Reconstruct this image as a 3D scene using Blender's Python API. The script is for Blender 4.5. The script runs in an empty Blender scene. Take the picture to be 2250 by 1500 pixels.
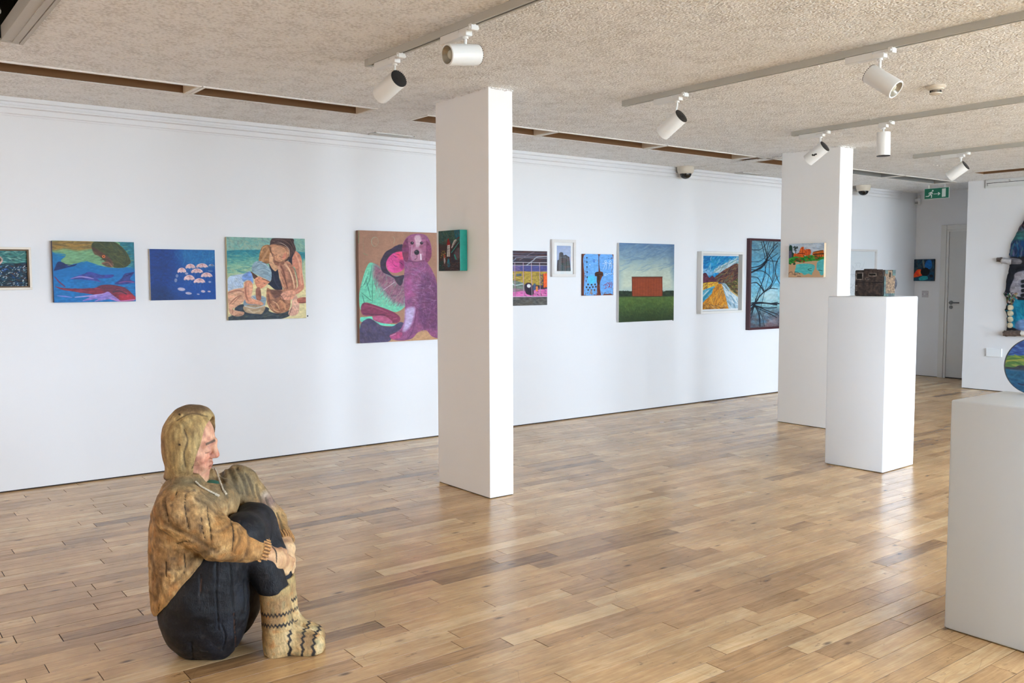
import bpy, bmesh, math, random
import numpy as np
from mathutils import Vector, Matrix
random.seed(7)
rng = np.random.default_rng(11)
SC = bpy.context.scene
COL = SC.collection

# ------------------------------------------------------------------ camera, world, daylight, exposure
CAM_H = 1.35
YAW, PITCH, ROLL = 0.6532, 0.0708, -0.0029
FW = Vector((math.sin(YAW)*math.cos(PITCH), math.cos(YAW)*math.cos(PITCH), -math.sin(PITCH)))
R0 = Vector((math.cos(YAW), -math.sin(YAW), 0)); U0 = R0.cross(FW)
RV = R0*math.cos(ROLL) + U0*math.sin(ROLL); UV_ = -R0*math.sin(ROLL) + U0*math.cos(ROLL)
cd = bpy.data.cameras.new('camera'); cd.sensor_width = 36.0; cd.lens = 1971.1/2250*36; cd.clip_start = 0.05
cam = bpy.data.objects.new('camera', cd); COL.objects.link(cam); SC.camera = cam
M = Matrix((RV, UV_, -FW)).transposed().to_4x4(); M.translation = Vector((0, 0, CAM_H)); cam.matrix_world = M
cd.dof.use_dof = False

wd = bpy.data.worlds.new('sky'); SC.world = wd; wd.use_nodes = True
bgn = wd.node_tree.nodes['Background']; bgn.inputs[0].default_value = (0.68, 0.835, 1.0, 1); bgn.inputs[1].default_value = 7.6   # bright overcast sky
SC.view_settings.view_transform = 'Standard'; SC.view_settings.look = 'None'
SC.view_settings.gamma = 1; SC.view_settings.use_curve_mapping = False
SC.view_settings.exposure = 2.11
sl = bpy.data.lights.new('sun', 'SUN'); sl.energy = 1.5; sl.angle = math.radians(3); sl.color = (1.0, 0.97, 0.94)
so = bpy.data.objects.new('sun', sl); COL.objects.link(so); so.rotation_euler = (math.radians(-42), math.radians(14), 0)    # from behind the building: lights the paving outside, never the room directly
SC.cycles.use_light_tree = False; SC.cycles.max_bounces = 6; SC.cycles.diffuse_bounces = 4; SC.cycles.glossy_bounces = 2; SC.cycles.use_adaptive_sampling = True; SC.cycles.adaptive_threshold = 0.04; SC.cycles.caustics_reflective = False; SC.cycles.caustics_refractive = False

WIN_Y = -3.2                       # wall of windows behind the camera
WINS = [(1.7, 3.4), (3.9, 6.4), (6.8, 9.2), (9.5, 10.7)]
WZ0, WZ1 = 0.5, 2.36
for a, b in WINS:                  # sky portals in the window openings (they guide sampling, they give off no light)
    l = bpy.data.lights.new('window_portal', 'AREA'); l.shape = 'RECTANGLE'; l.size = b-a; l.size_y = WZ1-WZ0
    l.cycles.is_portal = True
    o = bpy.data.objects.new('window_portal', l); COL.objects.link(o)
    o.location = ((a+b)/2, WIN_Y-0.13, (WZ0+WZ1)/2); o.rotation_euler = (math.pi/2, 0, 0)

# added warm fill lights, out of view and without fixtures, bounced off the side wall
for y in (2.4, 3.9, 5.3):
    l = bpy.data.lights.new('warm_fill', 'SPOT'); l.energy = 86; l.color = (1.0, 0.89, 0.78); l.spot_size = math.radians(80); l.spot_blend = .6; l.shadow_soft_size = .03
    o = bpy.data.objects.new('warm_fill', l); COL.objects.link(o); o.location = (-1.4, y, 2.32)
    o.rotation_euler = Vector((-1.0, .1, -.75)).to_track_quat('-Z', 'Y').to_euler()

# ------------------------------------------------------------------ helpers
def lin(c):
    c = np.asarray(c, float)/255.0
    return np.where(c <= 0.04045, c/12.92, ((c+0.055)/1.055)**2.4)
def mat(name, col, rough=0.6, metal=0.0, bump=None, var=None, coat=0.0, attr=None, spec=0.5, emit=None):
    """col: sRGB 0-255; bump=(scale, strength, distance); var=(scale, amount); attr=name of colour attribute"""
    m = bpy.data.materials.new(name); m.use_nodes = True; nt = m.node_tree; b = nt.nodes['Principled BSDF']
    c = lin(col); b.inputs['Base Color'].default_value = (*c, 1); b.inputs['Roughness'].default_value = rough
    b.inputs['Metallic'].default_value = metal; b.inputs['Specular IOR Level'].default_value = spec
    if coat: b.inputs['Coat Weight'].default_value = coat; b.inputs['Coat Roughness'].default_value = 0.15
    geo = None
    def pos():
        nonlocal geo
        if geo is None: geo = nt.nodes.new('ShaderNodeNewGeometry')
        return geo.outputs['Position']
    src = None
    if attr:
        an = nt.nodes.new('ShaderNodeAttribute'); an.attribute_name = attr; src = an.outputs['Color']
    if var:
        n = nt.nodes.new('ShaderNodeTexNoise'); n.inputs['Scale'].default_value = var[0]; n.inputs['Detail'].default_value = 5
        nt.links.new(pos(), n.inputs['Vector'])
        mr = nt.nodes.new('ShaderNodeMapRange'); mr.inputs[1].default_value = .3; mr.inputs[2].default_value = .7
        mr.inputs[3].default_value = 1-var[1]; mr.inputs[4].default_value = 1+var[1]; nt.links.new(n.outputs[0], mr.inputs[0])
        mx = nt.nodes.new('ShaderNodeMix'); mx.data_type = 'RGBA'; mx.blend_type = 'MULTIPLY'; mx.inputs[0].default_value = 1
        if src: nt.links.new(src, mx.inputs[6])
        else: mx.inputs[6].default_value = (*c, 1)
        nt.links.new(mr.outputs[0], mx.inputs[7]); src = mx.outputs[2]
    if src: nt.links.new(src, b.inputs['Base Color'])
    if bump:
        n = nt.nodes.new('ShaderNodeTexNoise'); n.inputs['Scale'].default_value = bump[0]; n.inputs['Detail'].default_value = 1
        nt.links.new(pos(), n.inputs['Vector'])
        bp = nt.nodes.new('ShaderNodeBump'); bp.inputs['Strength'].default_value = bump[1]; bp.inputs['Distance'].default_value = bump[2]
        nt.links.new(n.outputs[0], bp.inputs['Height']); nt.links.new(bp.outputs[0], b.inputs['Normal'])
    if emit: b.inputs['Emission Color'].default_value = (*lin(col), 1); b.inputs['Emission Strength'].default_value = emit
    return m
def glass_mat(name, gloss=0.06):
    m = bpy.data.materials.new(name); m.use_nodes = True; nt = m.node_tree; nt.nodes.remove(nt.nodes['Principled BSDF'])
    t = nt.nodes.new('ShaderNodeBsdfTransparent'); g = nt.nodes.new('ShaderNodeBsdfGlossy'); g.inputs['Roughness'].default_value = 0.02
    mx = nt.nodes.new('ShaderNodeMixShader'); mx.inputs[0].default_value = gloss
    nt.links.new(t.outputs[0], mx.inputs[1]); nt.links.new(g.outputs[0], mx.inputs[2]); nt.links.new(mx.outputs[0], nt.nodes['Material Output'].inputs[0])
    return m

def link(name, me, parent=None, loc=None):
    o = bpy.data.objects.new(name, me); COL.objects.link(o)
    if parent is not None: o.parent = parent
    if loc is not None: o.location = loc
    return o
def finish(bm, name, m, parent=None, loc=None, smooth=False, mats=None):
    me = bpy.data.meshes.new(name); bmesh.ops.recalc_face_normals(bm, faces=bm.faces); bm.to_mesh(me); bm.free()
    for x in (mats or [m]): me.materials.append(x)
    if smooth:
        me.polygons.foreach_set('use_smooth', np.ones(len(me.polygons), bool))
        try: me.set_sharp_from_angle(angle=math.radians(40))
        except Exception: pass
    return link(name, me, parent, loc)
def box(bm, a, b, bev=0.0, seg=2, mtx=None):
    """axis-aligned box from corner a to corner b, optionally bevelled, then transformed"""
    a = Vector(a); b = Vector(b)
    r = bmesh.ops.create_cube(bm, size=1.0); vs = r['verts']
    for v in vs: v.co = Vector(((a[i]+b[i])/2 + v.co[i]*(b[i]-a[i]) for i in range(3)))
    if bev:
        es = list({e for v in vs for e in v.link_edges})
        r2 = bmesh.ops.bevel(bm, geom=es, offset=bev, segments=seg, affect='EDGES', profile=0.5)
        vs = list({v for f in r2['faces'] for v in f.verts} | {v for v in vs if v.is_valid})
    if mtx is not None: bmesh.ops.transform(bm, matrix=mtx, verts=vs)
    return vs
def lathe(bm, prof, seg=32, mtx=None, mi=None):
    """prof: list of (radius, z[, material]); spun about z"""
    rings = []; vs = []
    for p in prof:
        r, z = p[0], p[1]
        if r < 1e-6: ring = [bm.verts.new((0, 0, z))]
        else: ring = [bm.verts.new((r*math.cos(2*math.pi*k/seg), r*math.sin(2*math.pi*k/seg), z)) for k in range(seg)]
        rings.append(ring); vs += ring
    for i in range(len(rings)-1):
        A, B = rings[i], rings[i+1]
        for k in range(seg):
            k2 = (k+1) % seg
            if len(A) == 1 and len(B) == 1: continue
            if len(A) == 1: f = bm.faces.new((A[0], B[k2], B[k]))
            elif len(B) == 1: f = bm.faces.new((A[k], A[k2], B[0]))
            else: f = bm.faces.new((A[k], A[k2], B[k2], B[k]))
            if len(prof[i+1]) > 2: f.material_index = prof[i+1][2]
    if mtx is not None: bmesh.ops.transform(bm, matrix=mtx, verts=vs)
    return vs
def tube(bm, pts, r, seg=8, caps=True):
    pts = [Vector(p) for p in pts]; rs = r if isinstance(r, (list, tuple)) else [r]*len(pts)
    up = Vector((0.13, 0.21, 1)).normalized(); rings = []
    for i, p in enumerate(pts):
        t = (pts[min(i+1, len(pts)-1)]-pts[max(i-1, 0)]).normalized()
        n = t.cross(up)
        if n.length < 1e-3: n = t.cross(Vector((1, 0, 0)))
        n.normalize(); b = t.cross(n)
        rings.append([bm.verts.new(p+(n*math.cos(2*math.pi*k/seg)+b*math.sin(2*math.pi*k/seg))*rs[i]) for k in range(seg)])
    for A, B in zip(rings, rings[1:]):
        for k in range(seg): bm.faces.new((A[k], A[(k+1) % seg], B[(k+1) % seg], B[k]))
    if caps: bm.faces.new(rings[0]); bm.faces.new(rings[-1])
def aim(loc, d):
    """matrix whose local +z points along d"""
    return Matrix.Translation(Vector(loc)) @ Vector(d).to_track_quat('Z', 'Y').to_matrix().to_4x4()
def thing(name, label, cat, loc=(0, 0, 0), group=None):
    o = bpy.data.objects.new(name, None); COL.objects.link(o); o.location = loc; o.empty_display_size = .05
    return tag(o, label, cat, group)
def tag(o, label, cat, group=None):
    o['label'] = label; o['category'] = cat
    if group: o['group'] = group
    return o
def struct(o, label=None):
    o['kind'] = 'structure'
    if label: o['label'] = label
    return o
# ------------------------------------------------------------------ room shell
D, H = 6.416, 2.48                  # long picture wall at y = D; ceiling height
XB, YB = 10.913, 5.28               # projecting wall block on the right
XF = 11.85                          # end wall with the door
XL = -3.4                           # wall on the left, out of view
M_wall = mat('white_wall_paint', (228, 228, 230), 0.62, bump=(180, .12, .0015))
M_trim = mat('white_gloss_trim', (226, 226, 228), 0.45)
M_pil = mat('white_pillar_paint', (245, 243, 241), 0.6, bump=(120, .15, .0015))
M_dark = mat('dark_gap', (52, 44, 38), 0.9)

def ceiling_mat():
    m = mat('stippled_cream_ceiling', (222, 214, 203), 0.9, spec=.2); nt = m.node_tree; b = nt.nodes['Principled BSDF']
    g = nt.nodes.new('ShaderNodeNewGeometry')
    n1 = nt.nodes.new('ShaderNodeTexNoise'); n1.inputs['Scale'].default_value = 62; n1.inputs['Detail'].default_value = 2; n1.inputs['Roughness'].default_value = .6
    n2 = nt.nodes.new('ShaderNodeTexVoronoi'); n2.inputs['Scale'].default_value = 95; n2.feature = 'SMOOTH_F1'
    n3 = nt.nodes.new('ShaderNodeTexNoise'); n3.inputs['Scale'].default_value = 14; n3.inputs['Detail'].default_value = 2
    n4 = nt.nodes.new('ShaderNodeTexNoise'); n4.inputs['Scale'].default_value = 9; n4.inputs['Detail'].default_value = 4
    for n in (n1, n2, n3, n4): nt.links.new(g.outputs['Position'], n.inputs['Vector'])
    a = nt.nodes.new('ShaderNodeMath'); a.operation = 'SUBTRACT'; nt.links.new(n1.outputs[0], a.inputs[0])
    a2 = nt.nodes.new('ShaderNodeMath'); a2.operation = 'MULTIPLY'; a2.inputs[1].default_value = .6; nt.links.new(n2.outputs[0], a2.inputs[0]); nt.links.new(a2.outputs[0], a.inputs[1])
    bp = nt.nodes.new('ShaderNodeBump'); bp.inputs['Strength'].default_value = .95; bp.inputs['Distance'].default_value = .014
    nt.links.new(a.outputs[0], bp.inputs['Height'])
    bp2 = nt.nodes.new('ShaderNodeBump'); bp2.inputs['Strength'].default_value = .3; bp2.inputs['Distance'].default_value = .03
    nt.links.new(n3.outputs[0], bp2.inputs['Height']); nt.links.new(bp2.outputs[0], bp.inputs['Normal'])
    nt.links.new(bp.outputs[0], b.inputs['Normal'])
    cr = nt.nodes.new('ShaderNodeValToRGB'); cr.color_ramp.elements[0].position = .30; cr.color_ramp.elements[1].position = .55
    cr.color_ramp.elements[0].color = (*lin((222, 219, 216)), 1); cr.color_ramp.elements[1].color = (*lin((250, 249, 248)), 1)
    mx = nt.nodes.new('ShaderNodeMath'); mx.operation = 'ADD'; nt.links.new(n1.outputs[0], mx.inputs[0])
    s4 = nt.nodes.new('ShaderNodeMath'); s4.operation = 'MULTIPLY_ADD'; s4.inputs[1].default_value = .5; s4.inputs[2].default_value = -.25; nt.links.new(n4.outputs[0], s4.inputs[0])
    nt.links.new(s4.outputs[0], mx.inputs[1]); nt.links.new(mx.outputs[0], cr.inputs[0]); nt.links.new(cr.outputs[0], b.inputs['Base Color'])
    return m
M_ceil = ceiling_mat()

# ceiling with the light troughs cut out of it
TY0, TY1 = 5.39, 5.64
TROUGHS = [(0.66, 1.80), (1.845, 2.972), (3.395, 4.545), (4.59, 5.765), (5.82, 6.985), (7.04, 8.2), (8.52, 9.62), (9.68, 10.80)]
BAY = (0.12, 0.775, 3.55, 4.885)
SIDE_SLOT = (9.99, 10.26, 2.2, 4.80)
holes = [(a, b, TY0, TY1) for a, b in TROUGHS] + [BAY, SIDE_SLOT]
xs = sorted({XL-.1, 12.3} | {h[0] for h in holes} | {h[1] for h in holes})
ys = sorted({WIN_Y-.25, 6.7} | {h[2] for h in holes} | {h[3] for h in holes})
bm = bmesh.new(); vg = {}
def cv(x, y, z):
    k = (round(x, 4), round(y, 4), z)
    if k not in vg: vg[k] = bm.verts.new((x, y, z))
    return vg[k]
for i in range(len(xs)-1):
    for j in range(len(ys)-1):
        cx, cy = (xs[i]+xs[i+1])/2, (ys[j]+ys[j+1])/2
        if any(h[0] < cx < h[1] and h[2] < cy < h[3] for h in holes): continue
        bm.faces.new([cv(xs[i], ys[j], H), cv(xs[i], ys[j+1], H), cv(xs[i+1], ys[j+1], H), cv(xs[i+1], ys[j], H)])
        bm.faces.new([cv(xs[i], ys[j], H+.3), cv(xs[i+1], ys[j], H+.3), cv(xs[i+1], ys[j+1], H+.3), cv(xs[i], ys[j+1], H+.3)])
CEIL = struct(finish(bm, 'ceiling', M_ceil))
# loose flakes and lumps of the stippled coating
bm = bmesh.new(); rq = random.Random(3)
for k in range(2600):
    x, y = rq.uniform(.3, 9.5), rq.uniform(1.2, 5.3); r_ = .0022+.0045*rq.random()**2; a_ = rq.uniform(0, 3.1)
    if any(h[0]-.03 < x < h[1]+.03 and h[2]-.03 < y < h[3]+.03 for h in holes): continue
    m4 = Matrix.Translation((x, y, H-.001)) @ Matrix.Rotation(a_, 4, 'Z') @ Matrix.Diagonal((r_*rq.uniform(1, 2.4), r_, r_*rq.uniform(.6, 1.1), 1))
    vs = [bm.verts.new(m4 @ Vector(q)) for q in ((1, 0, 0), (.3, .9, 0), (-.8, .5, 0), (-.7, -.6, 0), (.4, -.9, 0), (0, 0, -1))]
    for i_ in range(5): bm.faces.new((vs[i_], vs[5], vs[(i_+1) % 5]))
finish(bm, 'coating_flakes', mat('flake_white', (250, 246, 240), .9), CEIL, smooth=True)['kind'] = 'stuff'

# soffit step that catches a soft edge by the second pillar
bm = bmesh.new(); box(bm, (7.16, 4.72, H-.006), (7.30, D, H+.004), .004)
struct(finish(bm, 'trim_1', M_ceil), 'faint raised seam across the stippled ceiling')

# walls
def wall(name, a, b, m=M_wall, label=None):
    bm = bmesh.new(); box(bm, a, b); return struct(finish(bm, name, m), label)
wall('wall_back', (XL, D, .009), (XF, D+.15, H+.05), label='long white picture wall')
wall('wall_end', (XF, YB-.3, .006), (XF+.15, D+.15, H+.05), label='dim white end wall with the door')
wall('wall_right', (XB, WIN_Y, .008), (XB+.6, YB, H+.05), label='white wall block projecting at the right')
wall('wall_left', (XL-.15, WIN_Y-.2, 0), (XL, D+.15, H+.05), label='white side wall')
wall('wall_far', (XF+.12, WIN_Y-.2, 0), (XF+.2, YB, H+.05), label='closing wall behind the block')
# window wall behind the viewer: piers, sill and head, with framed panes
bm = bmesh.new()
px = XL
for a, b in WINS + [(12.0, 12.0)]:
    box(bm, (px, WIN_Y-.2, 0), (a, WIN_Y, H+.05)); 
    if b > a:
        box(bm, (a, WIN_Y-.2, 0), (b, WIN_Y, WZ0)); box(bm, (a, WIN_Y-.2, WZ1), (b, WIN_Y, H+.05))
    px = b
struct(finish(bm, 'wall_front', M_wall), 'window wall opposite the picture wall')
M_glass = glass_mat('window_glass', .05)
for i, (a, b) in enumerate(WINS):
    bm = bmesh.new(); y0, y1 = WIN_Y-.12, WIN_Y-.06; mid = (a+b)/2
    for q in ((a, a+.05), (mid-.03, mid+.03), (b-.05, b)): box(bm, (q[0], y0, WZ0), (q[1], y1, WZ1))
    for z in ((WZ0, WZ0+.05), (WZ1-.05, WZ1)): box(bm, (a, y0, z[0]), (b, y1, z[1]))
    w = struct(finish(bm, 'window_%d' % (i+1), M_trim), 'tall window with white frame')
    for q in ((a+.05, mid-.03), (mid+.03, b-.05)):
        bm = bmesh.new(); vs = [bm.verts.new(c) for c in ((q[0], WIN_Y-.09, WZ0+.05), (q[1], WIN_Y-.09, WZ0+.05), (q[1], WIN_Y-.09, WZ1-.05), (q[0], WIN_Y-.09, WZ1-.05))]
        bm.faces.new(vs); finish(bm, 'pane', M_glass, w)
bm = bmesh.new(); box(bm, (-40, -40, -.4), (50, WIN_Y-.25, -.3))
struct(finish(bm, 'ground', mat('pale_paving', (176, 172, 164), .9)), 'pale paving outside the windows')

# crown moulding along the picture wall (stepped profile), and its recessed picture rail
def moulding(name, x0, x1, prof, y=D):
    bm = bmesh.new(); A = [bm.verts.new((x0, y-d, z)) for d, z in prof]; B = [bm.verts.new((x1, y-d, z)) for d, z in prof]
    n = len(prof)
    for k in range(n): bm.faces.new((A[k], A[(k+1) % n], B[(k+1) % n], B[k]))
    bm.faces.new(A); bm.faces.new(B[::-1]); return struct(finish(bm, name, M_trim))
PROF = [(-.01, H+.01), (.038, H+.01), (.038, H-.026), (.026, H-.03), (.026, H-.046), (.034, H-.050), (.034, H-.062), (.018, H-.067), (.018, H-.098), (.009, H-.103), (.009, H-.112), (-.01, H-.112)]
moulding('trim_2', XL, 11.40, PROF)['label'] = 'white stepped crown moulding above the picture wall'
# no skirting: dark strips stand in for the shade in the gap under the walls
def strip(name, a, b, m=M_dark):
    bm = bmesh.new(); box(bm, a, b); return struct(finish(bm, name, m))
strip('shadow_gap_back', (XL, D+.012, .0), (XF, D+.03, .02)); strip('shadow_gap_end', (XF+.008, 5.0, 0), (XF+.02, D+.1, .02)); strip('shadow_gap_right', (XB+.008, WIN_Y, 0), (XB+.02, YB-.008, .02))

# pillars
def pillar(x, y, w, d, label):
    bm = bmesh.new(); box(bm, (x, y, .004), (x+w, y+d, H+.01), .004, 2)
    o = struct(finish(bm, 'pillar', M_pil), label); o['category'] = 'pillar'
    bm = bmesh.new(); box(bm, (x+.006, y+.006, 0), (x+w-.006, y+d-.006, .006)); finish(bm, 'base_gap', M_dark, o)
    bm = bmesh.new()                                # lumpy filler bead where the pillar meets the stippled ceiling
    rr = random.Random(int(x*100))
    for (ax, ay, bx_, by_) in ((x, y, x+w, y), (x+w, y, x+w, y+d), (x, y, x, y+d)):
        n = int(max(abs(bx_-ax), abs(by_-ay))/.02)
        for k in range(n):
            t = (k+rr.random())/n; s = .006+.011*rr.random()
            m4 = Matrix.Translation((ax+(bx_-ax)*t, ay+(by_-ay)*t, H-.001)) @ Matrix.Diagonal((s*1.6 if ay == by_ else s, s if ay == by_ else s*1.6, s*.7, 1))
            bmesh.ops.create_icosphere(bm, subdivisions=1, radius=1, matrix=m4)
    q = finish(bm, 'filler_bead', M_ceil, o, smooth=True); q['kind'] = 'stuff'
    return o
pillar(3.180, 4.380, .181, .581, 'near white square pillar holding the teal-edged picture')
pillar(7.029, 4.505, .197, .598, 'far white pillar holding the picture of red buildings')

# light troughs above the ceiling openings
M_tro = mat('trough_brown', (128, 92, 60), .7); M_trend = mat('trough_cream', (214, 196, 170), .7); M_fl = mat('trough_flange', (236, 232, 226), .5)
M_tgrey = mat('trough_grey_gloss', (150, 152, 152), .12)
for i, (a, b) in enumerate(TROUGHS):
    gm = M_tgrey if i >= 6 else M_tro
    t = thing('light_trough', 'trough', 'ceiling recess', ((a+b)/2, TY0, H))
    t['label'] = ['brown ceiling recess cut by the left frame edge', 'brown ceiling recess ending short of the near pillar', 'brown ceiling recess passing behind the near pillar',
                  'first brown ceiling recess right of the near pillar', 'brown ceiling recess over the container picture', 'brown ceiling recess running behind the far pillar',
                  'grey ceiling recess just right of the far pillar', 'grey ceiling recess above the exit sign'][i]
    t['group'] = 'recesses along the picture wall'; t['kind'] = 'structure'
    bm = bmesh.new(); c = Vector(t.location)
    def add(bm, p, q): box(bm, Vector(p)-c, Vector(q)-c)
    add(bm, (a, TY1, H), (b, TY1+.01, H+.28)); add(bm, (a, TY0-.01, H), (b, TY0, H+.28)); add(bm, (a, TY0, H+.27), (b, TY1, H+.28))
    finish(bm, 'back_panel', gm, t)
    for x in (a, b-.006):
        bm = bmesh.new(); add(bm, (x, TY0, H), (x+.006, TY1, H+.27)); finish(bm, 'end_panel', M_trend if i < 6 else M_tgrey, t)
    bm = bmesh.new()                                # thin flange around the opening
    for p, q in (((a-.018, TY0-.022, H-.006), (b+.018, TY0, H+.002)), ((a-.018, TY1, H-.004), (b+.018, TY1+.012, H+.002)), ((a-.018, TY0, H-.006), (a, TY1, H+.002)), ((b, TY0, H-.006), (b+.018, TY1, H+.002))): add(bm, p, q)
    finish(bm, 'flange', M_fl, t)
# square lamp bay in the corner of the ceiling
t = thing('light_bay', 'large ceiling light recess at the top left corner', 'ceiling recess', (.45, 4.2, H)); t['kind'] = 'structure'
x0, x1, y0, y1 = BAY; c = Vector(t.location)
bm = bmesh.new()
for p, q in (((x0-.01, y0, H), (x0, y1, H+.28)), ((x1, y0, H), (x1+.01, y1, H+.28)), ((x0, y1, H), (x1, y1+.01, H+.28)), ((x0, y0-.01, H), (x1, y0, H+.28)), ((x0, y0, H+.27), (x1, y1, H+.28))): box(bm, Vector(p)-c, Vector(q)-c)
finish(bm, 'housing', mat('bay_dark', (62, 64, 62), .25), t)
bm = bmesh.new()
for p, q in (((x1-.014, y0, H-.010), (x1+.014, y1+.022, H+.002)), ((x1+.018, y0, H-.012), (x1+.034, y1+.022, H+.002)), ((x0, y1-.004, H-.009), (x1-.014, y1+.022, H+.002))): box(bm, Vector(p)-c, Vector(q)-c)
box(bm, Vector((x1-.060, y0, H-.006))-c, Vector((x1-.0145, y1-.0045, H+.06))-c)
finish(bm, 'frame', mat('bay_frame_grey', (188, 184, 176), .5), t)
bm = bmesh.new(); lathe(bm, [(.0, .25), (.05, .25), (.12, .2), (.17, .12), (.19, .05), (.185, .05), (.0, .1)], 32, Matrix.Translation(Vector((.49, 4.62, H))-c)); 
finish(bm, 'reflector_bowl', mat('bay_bowl', (150, 156, 148), .25), t, smooth=True)
# slot on the right running towards the viewer
t = thing('light_trough', 'narrow brown ceiling recess at the right frame edge', 'ceiling recess', (10.1, 3.5, H)); t['kind'] = 'structure'
x0, x1, y0, y1 = SIDE_SLOT; c = Vector(t.location); bm = bmesh.new()
for p, q in (((x0-.01, y0, H), (x0, y1, H+.28)), ((x1, y0, H), (x1+.01, y1, H+.28)), ((x0, y1, H), (x1, y1+.01, H+.28)), ((x0, y0-.01, H), (x1, y0, H+.28)), ((x0, y0, H+.27), (x1, y1, H+.28))): box(bm, Vector(p)-c, Vector(q)-c)
finish(bm, 'back_panel', M_tro, t)
bm = bmesh.new()
for p, q in (((x0-.02, y0, H-.004), (x0, y1+.02, H+.002)), ((x1, y0, H-.004), (x1+.02, y1+.02, H+.002)), ((x0, y1, H-.004), (x1, y1+.02, H+.002))): box(bm, Vector(p)-c, Vector(q)-c)
finish(bm, 'flange', M_fl, t)

# door in the end wall
M_door = mat('white_door', (214, 212, 208), .5); M_steel = mat('brushed_steel', (104, 102, 100), .35, 1.0)
t = thing('door_1', 'plain white door with steel lever handle in the end wall', 'door', (XF, 5.5, 0)); t['kind'] = 'structure'; c = Vector(t.location)
bm = bmesh.new()
for p, q in (((XF-.022, 5.985, 0), (XF+.01, 6.058, 2.03)), ((XF-.022, 5.02, 0), (XF+.01, 5.09, 2.03)), ((XF-.0215, 5.09, 1.965), (XF+.01, 5.985, 2.03))): box(bm, Vector(p)-c, Vector(q)-c, .004)
box(bm, Vector((XF-.012, 5.955, 0))-c, Vector((XF+.01, 5.985, 1.965))-c); box(bm, Vector((XF-.012, 5.09, 1.94))-c, Vector((XF+.01, 5.955, 1.965))-c)
finish(bm, 'frame', M_door, t)
bm = bmesh.new(); box(bm, Vector((XF-.004, 5.10, .012))-c, Vector((XF+.03, 5.95, 1.945))-c, .002); leaf = finish(bm, 'leaf', mat('door_leaf_grey', (203, 201, 198), .5), t)
bm = bmesh.new(); box(bm, Vector((XF-.006, 5.09, 0))-c, Vector((XF+.03, 5.96, .014))-c); finish(bm, 'threshold_gap', M_dark, t)
bm = bmesh.new(); hy = 5.905
lathe(bm, [(.0, 0), (.026, 0), (.026, .008), (.010, .010), (.010, .05), (0, .05)], 24, aim(Vector((XF-.004, hy, 1.005))-c, (-1, 0, 0)))
tube(bm, [Vector((XF-.045, hy, 1.005))-c, Vector((XF-.05, hy-.02, 1.005))-c, Vector((XF-.05, hy-.125, 1.006))-c], .009, 10)
finish(bm, 'handle', M_steel, leaf, smooth=True)
bm = bmesh.new(); lathe(bm, [(.0, 0), (.024, 0), (.024, .006), (.008, .007), (.008, .016), (0, .016)], 24, aim(Vector((XF-.004, hy, .945))-c, (-1, 0, 0)))
finish(bm, 'lock', M_steel, leaf, smooth=True)

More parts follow.
